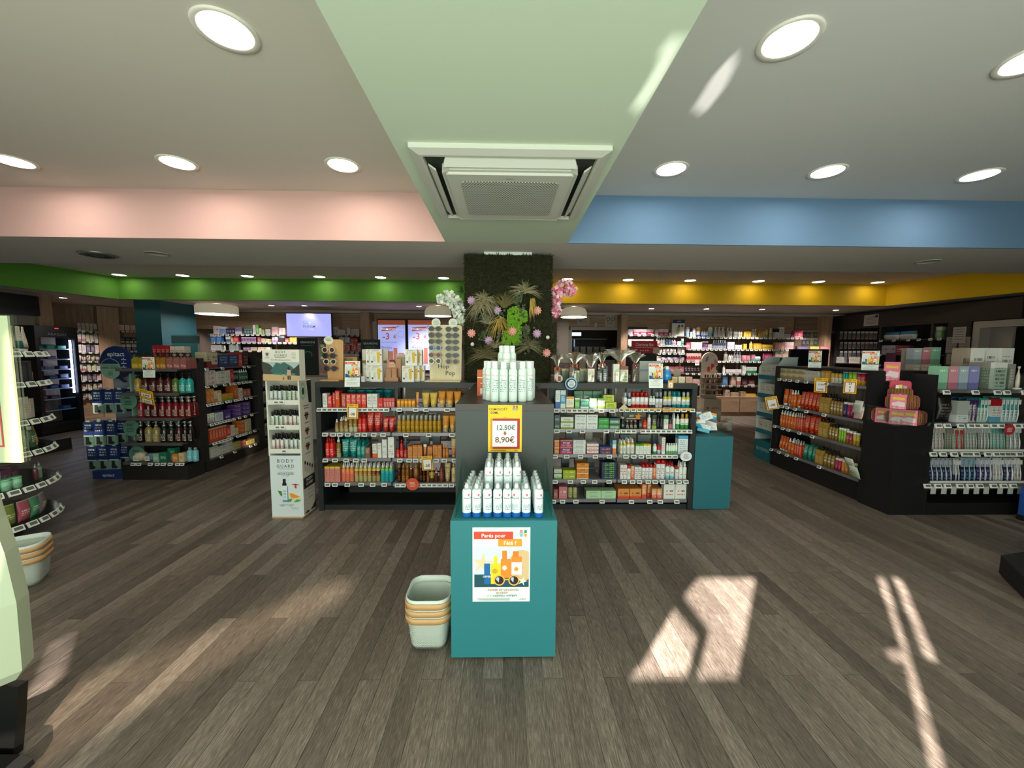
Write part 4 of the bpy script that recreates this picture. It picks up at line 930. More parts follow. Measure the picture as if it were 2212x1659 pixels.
shelf_ctx(FC,.295,'on fourth shelf, insect spray bay','medicine_box')
row('box',1340,1354.7,1004.5,'white carton with red mosquito print',[P('#e6e4e0',bot='#dcd8d4',bh=.2,ink='#b8303a',lo=.2,hi=.8,rows=5)],n=2);row('box',1355,1363,1006,'white carton with red arch top',[P('#e4e4e0',top='#c02a2c',th=.78,ink='#6a6e70',lo=.2,hi=.6)],n=1);row('box',1363.5,1370.5,1007,'orange and white carton',[P('#e07a3c',top='#e8b08a',th=.6,bot='#d85c24',bh=.3,ink='#f4e0d0',lo=.1,hi=.6)]);row('box',1371,1386,1008.8,'white carton with dark pattern',[P('#dedfdc',ink='#6a4a4c',lo=.1,hi=.8,rows=6)],n=2)
mo=P('#e4eaea',bot='#dfe4e4',bh=.1,ink='#a8484c',lo=.1,hi=.75,rows=7);rcap=mat('#b81c24',.28)
row('dome',1387.5,1411.8,1003.7,'white aerosol with red dome cap',[mo,rcap],n=3,deep=3);row('dome',1412,1418,1004,'orange banded aerosol with red cap',[P('#e0702c',top='#e8a07a',th=.6,ink='#f2e0d4',lo=.3,hi=.6),rcap]);row('dome',1419,1438.8,993.5,'tall white aerosol with red cap',[mo,rcap],n=2,deep=2)
row('spray',1439.5,1458.7,998.6,'white spray bottle with red trigger',[P('#e4ecec',bot='#7cc4cc',bh=.22,ink='#9a5a5c',lo=.25,hi=.6),rcap],n=2,deep=2);row('dome',1460,1467.5,1008,'short white aerosol with red cap',[mo,rcap],deep=2);row('spray',1468.3,1485.8,998.6,'white pump spray with green belt',[P('#e4e8e2',bot='#e4e8e2',bh=.28,ink='#2a7a4c',lo=.32,hi=.48,rows=5),WHT],n=2,deep=2)
shelf_ctx(FC,.100,'on lowest shelf, insect spray bay','medicine_box')
row('box',1334.5,1386,1055.8,'orange plug in refill box',[P('#e0904a',bot='#d8482a',bh=.25,ink='#2a2222',lo=.3,hi=.62,rows=3)],n=2,deep=2);row('box',1386.8,1397.5,1046,'tall orange carton',[P('#e08a4c',bot='#d04a2c',bh=.3,ink='#f0e0d4',lo=.3,hi=.9)]);row('box',1399,1407,1046,'second tall orange carton set back',[P('#e08a4c',bot='#d04a2c',bh=.3,ink='#f0e0d4',lo=.3,hi=.9)],back=.09)
row('box',1408,1430.5,1055.8,'short orange carton pair',[P('#e09a64',bot='#d0523a',bh=.4,ink='#f2e4dc',lo=.1,hi=.8)],n=2,deep=2);row('box',1434,1483.8,1046,'large white carton with red swirl',[P('#e2e6e0',bot='#dde2da',bh=.2,ink='#b83038',lo=.25,hi=.6,rows=3)],n=2)

# cards on the shelf fronts
deal_card(FC.pt(FC.hit(766,900)[0],-.05,.884),0,.098,.135,['-3€'],'minus three euro card on the top shelf edge, red sun care bay',ry=.05)
deal_card(FC.pt(FC.hit(926,1000)[0],-.05,.405),0,.098,.135,['-3€'],'minus three euro card on the third shelf edge, orange sun care bay',ry=-.05)
def wobbler(F,px,py,back,r,label,cols,sq=1.0,rz=.0):
    u,z=F.hit(px,py,back);o=link('round_wobbler',None,None,F.pt(u,back,z),(0,0,F.rz+rz));tag(o,label,'shelf sign')
    b=MB();b.slab([(r*math.cos(2*math.pi*k/24),r*sq*math.sin(2*math.pi*k/24))for k in range(24)],0,.0015);part('disc',b,mat(cols[0],.5),o)
    f=Flat()
    if len(cols)>2:f.oval(0,0,r*.82,r*.82*sq,cols[2]);f.oval(r*.05,0,r*.62,r*.62*sq,'#eef2f0')
    f.lines(-r*.5,r*.5,r*.35,r*.22,4,r*.08,cols[1]);f.part(o,(0,-.0006,0))
    b=MB();b.box(-.006,.006,.0015,.05,-.004,.004);part('arm',b,mat('#d8d8d8',.3),o)
    return o
wobbler(FC,891,1046,-.05,.058,'round orange red wobbler on the lowest shelf, orange sun care bay',('#d9512e','#f2c8b4'))
wobbler(FC,1234,829,-.05,.057,'round blue and white wobbler over the allergy medicine bay',('#7cc0e0','#3a4a7c','#16285c'))
wobbler(FC,1482,986,-.06,.055,'oval pale wobbler with red strip, insect spray bay',('#cfe4e6','#c03a34'),.82)
# leaning promotion cards in bay D
u,z=FC.hit(1367,905,-.02)
o=paper('promotion_card',.125,.06,FC.pt(u,-.03,z),.0,'green and orange promotion card jutting over the second shelf, insect spray bay','card',.5,'#4a5a48')
f=Flat();f.rect(-.0625,.0625,0,.014,'#d8a08a');f.star(.04,.035,.034,'#e8963a',5,.5);f.lines(-.05,.0,.052,.01,3,.005,'#dfe4dc');f.part(o,(0,-.0006,0))
u,z=FC.hit(1443,884,-.02)
o=paper('promotion_card',.11,.04,FC.pt(u,-.03,z-.02),.0,'striped orange promotion card on the top shelf, insect spray bay','card',.3,'#d9a24a')
f=Flat();f.rect(-.05,.02,.018,.036,'#e8e0d4');f.lines(-.045,.015,.033,.006,2,.004,'#3a2a20');f.part(o,(0,-.0006,0))
u,z=FC.hit(1344,880,-.02)
o=paper('price_card',.05,.05,FC.pt(u,-.02,z-.02),.0,'small diamond shaped beige card at the insect spray bay post','card',0,'#cdb98a');o.rotation_euler=(0,math.pi/4,0)
# teal box at the gondola end with loose packs in a clear tray
tb=thing('display_plinth','teal plinth standing against the insect spray end of the gondola','plinth',(1.985,3.54,0))
b=MB();b.box(-.178,.180,0,.60,.02,.715);b.box(-.16,.165,.02,.58,0,.02);part('body',b,mat('#1f6470',.55),tb)
for x0,x1,y0,y1 in((-.172,.172,.006,.010),(-.172,.172,.55,.554),(.168,.172,.010,.55),(-.172,-.168,.010,.55)):
    b=MB();b.box(x0,x1,y0,y1,.716,.90 if y0>.3 else(.90 if x1-x0<.1 else .745));part('tray_side',b,ACRYL,tb)
b=MB();b.box(-.06,.06,-.02,.0,.716,.735)
LP=[P('#e2e8ea',bot='#5ab0cc',bh=.5,ink='#7a8a90',lo=.5,hi=.9),P('#dfe6e8',ink='#6a7a84',lo=.2,hi=.85),P('#d8e4e8',top='#e09a5a',th=.6,bot='#2f9ac0',bh=.45),P('#5ab4cc',top='#e2ecee',th=.65),P('#7a3a24',bot='#dfe4e4',bh=.6)]
for k in range(26):
    w,h,d=R.uniform(.09,.12),R.uniform(.055,.075),R.uniform(.018,.03)
    lay=k//7;pr=goods('box',round(w,2),round(h,2),round(d,2),[LP[k%5]])
    o=place(pr,'loose_carton','loose %s pack, row %s layer %s, tray on teal plinth'%(('white and blue','white','orange topped','blue','brown')[k%5],('one','two','three','four','five','six','seven')[k%7],('one','two','three','four')[lay]),'box',
              (1.985+R.uniform(-.10,.10),3.60+.055+(k%7)*.062,.718+lay*.038+.02),0,'loose packs in the clear tray')
    o.rotation_euler=(R.uniform(-.9,-.3)if k%3 else R.uniform(-.2,.2),R.uniform(-.5,.5),R.uniform(-.6,.6))
tlb=MB();tlb.box(GX0-.03,GX0-.002,3.60,4.2,0,.715);tag(part('display_plinth',tlb,mat('#1f6470',.55),None),'teal plinth edge between repellent stand and gondola','plinth')

# ------------------------------------------------------------------ repellent stand
FG=Face((0,3.38,0),(1,0,0))
bg=thing('repellent_stand','white cardboard floor stand of insect repellent sprays','display stand',(-1.94,3.38,0))
CARD=mat('#e3e5dc',.6);KRAFT=mat('#c9a67c',.7)
def slabx(b,x0,x1,prof):b.add([(x,y,z)for x in(x0,x1)for y,z in prof],[tuple(reversed(range(len(prof)))),tuple(range(len(prof),2*len(prof)))]+[(i,(i+1)%len(prof),len(prof)+(i+1)%len(prof),len(prof)+i)for i in range(len(prof))])
b=MB();b.box(-.136,.136,.0,.20,.014,.57);part('lower_panel',b,mat('#dfe6ea',.55),bg)
b=MB();b.box(-.138,.138,-.002,.205,0,.014);part('foot',b,KRAFT,bg)
for s,nm in((-1,'side_panel'),(1,'side_panel')):
    b=MB();b.box(s*.139-.006,s*.139+.006,.004,.21,.57 if s<0 else .014,1.235);part(nm,b,CARD,bg)
b=MB();b.box(-.133,.133,.20,.206,.57,1.235);part('back_panel',b,mat('#c9c6ba',.6),bg)
for z in(1.055,.833,.62):
    b=MB();b.box(-.133,.133,.01,.2,z-.016,z);sh=part('shelf',b,KRAFT,bg)
    b=MB();b.box(-.132,.132,.004,.009,z-.03,z+.012);part('lip',b,CARD,sh)
    price_tags(sh,(-.05,-.005)if z>.7 else(.0,),-.002,z+.002,-.4,.85)
hd=MB();hd.box(-.155,.16,-.004,.09,1.238,1.508);hd=part('header',hd,mat('#e6e6da',.6),bg)
f=Flat()
f.rect(-.155,.16,1.238,1.40,'#aebfbf');f.poly([(-.155,1.288),(-.155,1.402),(-.10,1.385),(-.05,1.335),(.0,1.30)],'#3d463f')
f.poly([(-.09,1.32),(-.04,1.395),(.0,1.385),(.03,1.40),(.09,1.365),(.14,1.31),(.05,1.29),(-.05,1.29)],'#3f6a66');f.poly([(.05,1.29),(.16,1.385),(.16,1.28)],'#343d37')
f.rect(-.07,.12,1.284,1.302,'#3f8a7a');f.poly([(-.155,1.238),(.16,1.238),(.16,1.28),(.02,1.286),(-.155,1.296)],'#cfae82')
f.rect(.055,.066,1.246,1.285,'#20242c');f.rect(.072,.082,1.246,1.285,'#20242c');f.poly([(.05,1.283),(.087,1.283),(.084,1.33),(.055,1.335)],'#c9a898');f.oval(.068,1.345,.010,.013,'#2a2422',10);f.rect(.016,.026,1.245,1.272,'#8a5a50');f.rect(.014,.03,1.27,1.295,'#b9a8a0');f.oval(.021,1.302,.007,.008,'#4a3a30',8)
f.word('BODY',.004,1.478,.020,'#2f3830',space=1.25);f.word('GUARD',.004,1.447,.020,'#2f3830',space=1.2);f.lines(-.05,.058,1.441,.01,1,.004,'#8a8f84');f.word('Anti-Moustique parfumé',.004,1.413,.012,'#4a4f46')
f.poly([(-.125,1.48),(-.095,1.48),(-.098,1.46),(-.11,1.448),(-.122,1.46)],'#8a6a62');f.ring(.118,1.468,.018,.0016,'#6a6f66');f.word('8h',.118,1.463,.011,'#4a4f46');f.lines(-.135,-.085,1.442,.007,2,.003,'#9a9f94');f.lines(.098,.138,1.442,.007,2,.003,'#9a9f94')
f.part(hd,(0,-.0045,0))
lp=Flat();w=.136
lp.rect(-w,w,.014,.57,'#dce6ec')
lp.word('BODY',.0,.508,.032,'#1c2428',space=1.3);lp.word('GUARD',.0,.463,.028,'#1c2428',space=1.25);lp.word('PROTÈGE & PARFUME',0,.448,.008,'#4a5458',space=1.1)
lp.word("L’unique antimoustique",0,.418,.0105,'#6a7478');lp.word('efficace 8h & agréable',0,.402,.0115,'#2a3438',bold=.02);lp.word('sur la peau',0,.386,.0105,'#6a7478')
lp.rect(-.028,-.002,.322,.362,'#16191c');lp.rect(-.034,.004,.30,.322,'#16191c');lp.rect(-.036,.016,.15,.298,'#e6f0f2');lp.rect(-.036,.016,.15,.17,'#5aa4c0');lp.rect(.008,.016,.17,.295,'#4a9ab4');lp.lines(-.03,.0,.262,.014,6,.004,'#7a7074')
lp.poly([(.055,.325),(.11,.325),(.105,.285),(.083,.262),(.06,.285)],'#e6dcdc');lp.poly([(.04,.308),(.125,.304),(.083,.318)],'#2c1a1c');lp.poly([(.078,.31),(.09,.31),(.094,.275),(.075,.28)],'#b83a3c')
lp.poly([(-.075,.255),(-.04,.25),(-.036,.20),(-.055,.215)],'#3f8a3a')
lp.poly([(.025,.235),(.05,.24),(.13,.20),(.12,.185),(.06,.175),(.03,.195)],'#f2dcae');lp.poly([(.03,.228),(.05,.232),(.12,.198),(.06,.184),(.036,.2)],'#f09a2a')
lp.poly([(.0,.15),(.02,.175),(.05,.185),(.04,.155)],'#4a9a34');lp.poly([(.06,.15),(.09,.175),(.134,.17),(.10,.15)],'#5aac3a')
lp.word('FABRIQUÉ EN FRANCE',0,.122,.008,'#4a5a60',space=1.15);lp.rect(-.055,-.02,.114,.117,'#2a4a8a');lp.rect(.02,.055,.114,.117,'#c03a3a');lp.lines(.04,.115,.10,.01,2,.003,'#9aa4a8')
lp.part(bg,(0,-.0006,0),name='panel_print')
sp=Flat()
sp.rect(0,.2,.03,1.23,'#c6c1b4');sp.oval(.055,1.14,.048,.075,'#8ab09a',18);sp.oval(.055,1.14,.032,.055,'#a9c8b4',14);sp.oval(.057,1.14,.02,.036,'#26302c',10);sp.poly([(.12,1.23),(.2,1.23),(.2,1.02),(.15,1.03)],'#1d2422')
sp.lines(.05,.15,1.01,.022,2,.009,'#6a675e')
for k,z in enumerate((.90,.76,.62)):
    sp.poly([(.07,z+.045),(.13,z+.045),(.125,z),(.10,z-.03),(.075,z)],'#7a4a44');sp.oval(.10,z+.02,.045,.008,'#2a2422');sp.lines(.05,.15,z-.045,.02,1,.008,'#7a766c')
for k in range(4):sp.rect(.03+.04*k,.05+.04*k,.48-.02*k,.51-.02*k,'#1d1a1a');sp.rect(.028+.04*k,.052+.04*k,.42-.02*k,.478-.02*k,'#b9aaa4')
sp.rect(0,.2,.26,.36,'#1a1c1c');sp.word('BODY',.10,.32,.026,'#e2e0d6',space=1.15);sp.word('GUARD',.10,.283,.024,'#e2e0d6')
for k,s in enumerate(('EFFICACE','INNOVANT','AGRÉABLE')):sp.word(s,.11,.225-.035*k,.013,'#4a4a44');sp.ring(.03,.231-.035*k,.009,.0015,'#8a887e')
sp.poly([(.09,.03),(.2,.03),(.2,.10),(.15,.06)],'#20282a');sp.poly([(.0,.03),(.09,.03),(.04,.055)],'#20282a')
sp.part(bg,(.1455,.006,0),(0,0,math.pi/2),name='side_print')
bgb=[P('#d9e6e6',top='#dfe6e4',th=.8,ink='#a0484c',lo=.15,hi=.35,rows=7),P('#dce8dc',ink='#5a9a5a',lo=.3,hi=.9,rows=6),P('#e6e0de',ink='#c03a48',lo=.1,hi=.35,rows=6)]
for si,z in enumerate((1.055,.833,.62)):
    for i in range(7):
        for j in range(3):
            h=.13+.006*((i+j)%2)
            pr=goods('capped',.0265,h,.0265,[bgb[(i//3+si)%3],BLKC])
            wh=('top','middle','lowest')[si]
            lb='%s %s repellent spray with black cap on the %s stand shelf'%(('front','second-row','third-row')[j],('leftmost','second','third','fourth','fifth','sixth','rightmost')[i],wh)
            place(pr,'repellent_spray',lb,'bottle',(-1.94-.108+.036*i+(.008 if i>3 else 0)-(.006 if i<3 else 0),3.38+.035+.04*j,z),R.uniform(-.2,.2),'sprays on the '+wh+' stand shelf')

# ------------------------------------------------------------------ on top of the gondola, left of the moss column
ZG=1.2135
PLY=woodmat('pale_plywood','#cdbf95','#e2d8b4',18.0,2.0);PLY2=woodmat('honey_plywood','#b98e5c','#d3ac78',20.0,2.0)
sgm=MB()
def ring3(b,cx,cz,r,wd,m,sq=1.0):
    n=14;rr=[]
    for q,y in((r,-.003),(r-wd,-.003),(r-wd,.003),(r,.003),(r,-.003)):rr.append([(cx+q*math.cos(2*math.pi*k/n),y,cz+q*sq*math.sin(2*math.pi*k/n))for k in range(n)])
    b.rings(rr,m,False,cap=False)
SG={}
def sunglasses(loc,rz,c,lens,label,group,sq=1.0,rx=.0):
    key=(c,lens,sq)
    if key not in SG:
        b=MB()
        for s in(-1,1):ring3(b,s*.033,0,.027,.006,0,sq)
        b.box(-.009,.009,-.003,.003,.002,.009)
        for s in(-1,1):b.tube([(s*.060,0,.006),(s*.064,.03,.002),(s*.055,.07,-.012)],.0028,5)
        l=MB()
        l.slab([(.0225*math.cos(2*math.pi*k/14),.0225*sq*math.sin(2*math.pi*k/14))for k in range(14)],-.0015,.001)
        SG[key]=(b.mesh('sunglasses',mat(c,.25)),l.mesh('lens',mat(lens,.22,spec=.35)))
    fr,ln=SG[key]
    o=tag(link('sunglasses',fr,None,loc,(rx,0,rz)),label,'sunglasses',group)
    for s in(-1,1):link('lens',ln,o,(s*.033,0,0))
    return o
def board(name,px0,px1,ytop,ybot,back,mm,label,base_d=.10):
    u0,zt=FC.hit(px0,ytop,back);u1,_=FC.hit(px1,ytop,back);_,zb=FC.hit(px0,ybot,back)
    w=u1-u0;h=zt-ZG;t=thing(name,label,'display board',FC.pt((u0+u1)/2,back,ZG))
    r=.03;pts=[]
    for cx,cz,a0 in((w/2-r,h-r,0),(-w/2+r,h-r,90)):pts+=[(cx+r*math.cos(math.radians(a0+15*k)),cz+r*math.sin(math.radians(a0+15*k)))for k in range(7)]
    pts+=[(-w/2+.01,.012),(w/2-.01,.012)]
    b=MB();b.slab(pts,0,.012);part('board',b,mm,t)
    b=MB();b.box(-w/2-.02,w/2-.01,-base_d,.05,0,.012);part('base',b,mm,t)
    return t,w,h
t,w,h=board('sunglasses_board',703,741,733,820,.20,PLY2,'honey plywood board of sunglasses beside the repellent stand')
f=Flat();f.oval(-w*.32,h-.01,.045,.04,'#d6dcc4',20);f.lines(-w*.32-.03,-w*.32+.03,h+.012,.011,3,.004,'#5a6050');f.part(t,(0,-.003,0),name='round_tag')
for k,(y,c,l)in enumerate(((756,'#d8b9a8','#2a1a1c'),(768.5,'#241c18','#2a2016'),(781,'#d9cfae','#141414'),(796,'#4a1420','#1c2030'))):
    u,z=FC.hit(709+k*1.6,y,.18);sunglasses(FC.pt(u+.008,.165,z),.05,c,l,('top pale pink','second dark brown','third cream','bottom wine red')[k]+' framed sunglasses on the honey plywood board','sunglasses on the honey board')
t,w,h=board('sunglasses_board',925,998,701.7,823,.16,PLY,'pale plywood board holding two columns of sunglasses by the moss column')
for s in(-.085,.075):
    f=Flat();f.oval(s,h+.02,.042,.042,'#dce2d2',20);f.lines(s-.028,s+.028,h+.04,.011,4,.004,'#7a8070');f.part(t,(0,-.002,0),name='round_tag')
text('Hop',.042,mat('#26241e'),t,(-.02,-.001,.125),bold=.008);text('Pop',.042,mat('#26241e'),t,(.045,-.001,.060),bold=.008)
cl=(('#1a1410','#3a1c20','#2a2018','#7ca6d8','#b86a5c','#e8e2cc'),('#141414','#17181a','#151515','#3a2420','#1a1a1a','#8a5a3c'))
for col in range(2):
    for k,yy in enumerate((210,305,400,495,600,690)):
        px,py=690+((1728,1982)[col])/6.9125,680+(yy+col*8)/6.9125
        u,z=FC.hit(px,py,.14);sunglasses(FC.pt(u,.125,z),.0,cl[col][k],'#10201a' if k!=3 else '#1f2a3a','%s pair from the top, %s column of the pale plywood sunglasses board'%(('first','second','third','fourth','fifth','lowest')[k],('left','right')[col]),'sunglasses on the pale board',.9+.1*(k%2))
# brown card display, gift boxes
def card_standee(px0,px1,ytop,back,zb,c,label,words=(),F=FC,d=.02,name='card_display',band=None):
    u0,zt=F.hit(px0,ytop,back);u1,_=F.hit(px1,ytop,back);w,h=u1-u0,zt-zb
    o=thing(name,label,'display',F.pt((u0+u1)/2,back,zb),F.rz)
    b=MB();b.box(-w/2,w/2,0,d,0,h);part('card',b,mat(c,.55),o)
    f=Flat()
    if band:f.rect(-w/2,w/2,h*band[0],h*band[1],band[2])
    else:f.rect(-w*.01,w*.01,0,.001,c)
    for s,x,z,hh,cc in words:f.word(s,w*x,h*z,h*hh,cc,bold=.01)
    f.part(o,(0,-.0006,0))
    return o,w,h
card_standee(738,771,771,.34,ZG,'#b09058','golden brown card display behind the honey plywood board',(('NUXE',-.05,.83,.10,'#4a3212'),),band=(.25,.26,'#8a6a3a'))
card_standee(782,837.6,754.5,.30,ZG,'#d6d3c4','large cream counter display behind the white gift boxes',band=(.55,.64,'#8a7440'))
card_standee(855.5,877,765,.36,ZG,'#cdbfa6','beige card behind the pinkish brown display',(('UNIQUE',0,.82,.06,'#8a7a64'),))
gbx=P('#e2e2d8',ink='#b0b0a4',lo=.82,hi=.93,rows=14)
gf=Flat();gf.word('CAUDALIE',0,.137,.009,'#8a8a7a',space=1.1);gf.rect(-.028,-.006,.035,.085,'#c9cfc6');gf.rect(-.021,-.013,.085,.125,'#d8d8cc');gf.poly([(.012,.04),(.034,.04),(.039,.122),(.007,.122)],'#dcb23a');gf.rect(.014,.032,.025,.04,'#cfae50');gf.oval(.044,.10,.006,.006,'#4a4a3a',10);gf.oval(-.036,.034,.008,.01,'#2c3038',10);gf.lines(-.046,-.028,.125,.008,3,.003,'#a8a89c')
GFM=gf.mesh('front_print')
def gift_box(px,y,back,zb,label,w=.112,h=.151):
    u,_=FC.hit(px,y,back);pr=goods('box',w,h,.045,[gbx])
    o=place(pr,'gift_box',label,'box',FC.pt(u,back+.023,zb),0);link('front_print',GFM,o,(0,-.0235,0))
gift_box(813,805,.07,ZG,'white sun care gift box, front lower one of the pile by the brown display');gift_box(812,772,.07,ZG+.153,'white sun care gift box, front upper one of the pile by the brown display')
gift_box(803,805,.125,ZG,'white sun care gift box, second lower one peeking out behind');gift_box(803,772,.125,ZG+.153,'white sun care gift box, second upper one peeking out behind');gift_box(798,805,.18,ZG,'white sun care gift box, rearmost lower one of the left pile')
gift_box(881,805,.05,ZG,'white sun care gift box, front lower one of the pile by the plywood board');gift_box(888,772,.07,ZG+.153,'white sun care gift box, front upper one of the pile by the plywood board')
gift_box(893.5,805,.10,ZG,'white sun care gift box, middle lower one by the plywood board');gift_box(904.5,805,.15,ZG,'white sun care gift box, last lower one by the plywood board');gift_box(899,772,.125,ZG+.153,'white sun care gift box, rear upper one by the plywood board')
o,w,h=card_standee(836,866,776,.17,ZG,'#b5866a','pinkish brown counter display with portrait and two small boxes')
f=Flat();f.rect(-w*.5,w*.1,h*.42,h*.98,'#c98f7a');f.oval(-w*.15,h*.72,w*.22,h*.17,'#dcab94');f.poly([(-w*.35,h*.98),(w*.1,h*.98),(w*.12,h*.75),(-w*.02,h*.88),(-w*.3,h*.88)],'#5a3426');f.rect(-w*.25,-w*.05,h*.62,h*.64,'#b06a5c');f.oval(-w*.23,h*.75,w*.035,h*.015,'#4a2c22',8);f.oval(-w*.06,h*.75,w*.035,h*.015,'#4a2c22',8);f.poly([(-w*.16,h*.74),(-w*.12,h*.69),(-w*.18,h*.69)],'#c48f78');f.part(o,(0,-.001,0))
b=MB();b.box(-w*.55,w*.42,-.07,.0,0,h*.18);part('tray',b,mat('#b5866a',.6),o)
for k,x in enumerate((-.27,.12)):place(goods('box',.05,.085,.04,[P('#a97850',ink='#e0c0a0',lo=.1,hi=.2)]),'small_box',('left','right')[k]+' small brown box in the pinkish brown display tray','box',(o.location.x+x*w,o.location.y-.042,ZG+h*.18),0)
u,_=FC.hit(761,815,-.004);small_poster(FC.pt(u,-.006,1.222),0,.138,'small summer poster clipped to the gondola edge beside the plywood board',rx=-.1)
place(goods('box',.032,.05,.03,[P('#e6dfe2',ink='#b0a0a8',lo=.3,hi=.8)]),'small_box','tiny white sample box left of the gift box piles','box',FC.pt(FC.hit(785,815,.06)[0],.06,ZG),0)

# ------------------------------------------------------------------ moss column
FM=Face((0,3.78,0),(1,0,0))
mc=thing('moss_column','square column clad in dark green moss with flowers and grasses','plant wall',(.034,3.78,ZG))
def noisy(name,c0,c1,sc=60):
    mm,nt,b=nodemat(name);nz=N(nt,'ShaderNodeTexNoise',i_Scale=sc,i_Detail=3.0)
    nt.links.new(mixc(nt,nz.outputs[0],lin(c0),lin(c1)),b.inputs['Base Color']);b.inputs['Roughness'].default_value=.9;return mm
MOSS=noisy('moss','#1a1f05','#403f12');CW,CH,CD=.425,1.215,.48
b=MB();b.box(-CW+.012,CW-.012,.012,CD,0,CH);part('core',b,mat('#1d2210',.9),mc)
b=MB()
for k in range(26000):
    q=R.random()
    if q<.62:p=Vector((R.uniform(-CW,CW),.012,R.uniform(0,CH)));n=Vector((0,-1,0))
    elif q<.80:p=Vector((-CW+.012,R.uniform(.0,CD),R.uniform(0,CH)));n=Vector((-1,0,0))
    elif q<.98:p=Vector((CW-.012,R.uniform(.0,CD),R.uniform(0,CH)));n=Vector((1,0,0))
    else:p=Vector((R.uniform(-CW,CW),R.uniform(0,CD),CH));n=Vector((0,0,1))
    L_=R.uniform(.014,.036);t_=Vector((R.uniform(-1,1),R.uniform(-1,1),R.uniform(-1,1)))
    d=(n*.7+t_*.6).normalized()*L_;s_=d.cross(t_).normalized()*R.uniform(.0025,.006)
    b.add([tuple(p-s_),tuple(p+s_),tuple(p+d)],[(0,1,2)])
o=part('moss',b,MOSS,mc);o['kind']='stuff'
b=MB();b.box(-.235,.225,.02,.10,CH,CH+.03);part('lamp_strip',b,mat('#dfe8df',.4),mc)
def tuft(px,py,n,ln,droop,cols,spread=1.0,wd=.0045,up=1.0):
    u,z=FM.hit(px,py);b=MB()
    for k in range(n):
        a=R.uniform(-1,1)*spread;l=ln*R.uniform(.75,1.35);s=Vector((math.sin(a),-R.uniform(.2,.55),math.cos(a)*up)).normalized()
        p=Vector((R.uniform(-.02,.02),0,R.uniform(-.02,.02)));pts=[]
        for t in(0,.35,.7,1.0):pts.append(p+s*l*t+Vector((0,-.01,-droop*l*t*t)))
        w_=Vector((math.cos(a),0,-math.sin(a)))*wd
        v=[]
        for i,q in enumerate(pts):v+=[tuple(q-w_*(1-i/3.2)),tuple(q+w_*(1-i/3.2))]
        b.add(v,[(2*i,2*i+1,2*i+3,2*i+2)for i in range(3)],k%len(cols))
    part('grass_tuft',b,[mat(c,.8)for c in cols],mc,(u-.034,-.02,z-ZG))
olive=('#8a8262','#6a6246','#a09874');yel=('#b89c40','#9a8236','#ccb260');drk=('#2f3a1e','#3c4826')
cr=lambda X,Y:(940+X/4.61,540+Y/4.61)
for X,Y,n,ln,dr,cc,sp_,up in((490,500,130,.13,.5,olive,2.6,1.0),(440,540,70,.12,.9,olive,2.8,1.0),(890,420,120,.15,.45,olive,1.7,1.0),(690,560,80,.13,.2,('#7a6a34','#6a6040','#58602c'),1.1,1.0),(640,680,60,.13,.7,yel,1.3,-.5),(530,720,50,.10,.4,('#8a8870','#6f6c54'),1.3,1.0),
                                     (930,960,130,.14,.35,('#5c5a3c','#7a7454','#4a4a30'),1.9,1.0),(500,1050,130,.16,.4,('#5c5436','#6f6844'),1.7,1.0),(600,960,60,.11,.4,olive,1.4,1.0),(965,500,24,.13,.3,yel,.25,-1.0)):
    tuft(*cr(X,Y),n,ln,dr,cc,sp_,up=up)
for X,Y in((600,600),(560,560),(640,640),(840,430),(780,500),(850,600),(480,660),(920,800),(850,870),(790,450),(870,660),(560,830),(480,850),(880,790),(820,520),(900,970),(640,860)):
    u,z=FM.hit(*cr(X,Y));b=MB()
    for k in range(26):
        x,zz,r=R.gauss(0,.022),R.gauss(0,.022),R.uniform(.008,.014);y=-R.uniform(.03,.05)
        b.add([(x+r*math.cos(1.05*i),y+R.uniform(-.004,.004),zz+r*math.sin(1.05*i))for i in range(6)],[tuple(range(6))],k%2)
    part('leaf_cluster',b,[mat('#4c5838',.8),mat('#38442a',.8)],mc,(u-.034,0,z-ZG))
b=MB()
for k in range(1500):
    X,Y=R.uniform(660,920),R.uniform(545,950)
    if not((720<X<915 and 560+abs(X-800)*.5<Y<720)or(720<X<860 and 690<Y<830)or(665<X<860 and 810<Y<945)):continue
    u,z=FM.hit(*cr(X,Y));b.lathe([(.001,.008),(.008,.004),(.010,-.006)],6,0,0);n_=18
    for i in range(len(b.v)-n_,len(b.v)):x,y,zz=b.v[i];b.v[i]=(u-.034+x,-.035-zz-R.uniform(0,.003),z-ZG+y)
o=part('lichen',b,noisy('lichen','#3f7a0c','#86b82c',90),mc);o['kind']='stuff'
FLW={}
def flower(X,Y,c0,c1):
    if c0 not in FLW:
        b=MB()
        for ring_,(n,ln,lift)in enumerate(((10,.046,.006),(10,.036,.014),(7,.022,.02))):
            for k in range(n):
                a=2*math.pi*(k+.5*(ring_%2))/n;d,e=Vector((math.cos(a),0,math.sin(a))),Vector((-math.sin(a),0,math.cos(a)))
                v=[d*.004+Vector((0,-lift,0)),d*ln*.6-e*ln*.22+Vector((0,-lift-.003,0)),d*ln+Vector((0,-lift+.002,0)),d*ln*.6+e*ln*.22+Vector((0,-lift-.003,0))]
                b.add([tuple(q)for q in v],[(0,1,2,3)],0 if ring_<2 else 1)
        c=MB();c.lathe([(.001,.006),(.006,.003),(.007,.0)],8);c.v=[(x,-.02-z,y)for x,y,z in c.v]
        FLW[c0]=(b.mesh('flower',[mat(c0,.7),mat(c1,.7)]),c.mesh('flower_centre',mat('#c9c86a',.7)))
    u,z=FM.hit(*cr(X,Y));o=link('flower',FLW[c0][0],mc,(u-.034,-.04,z-ZG));link('flower_centre',FLW[c0][1],o)
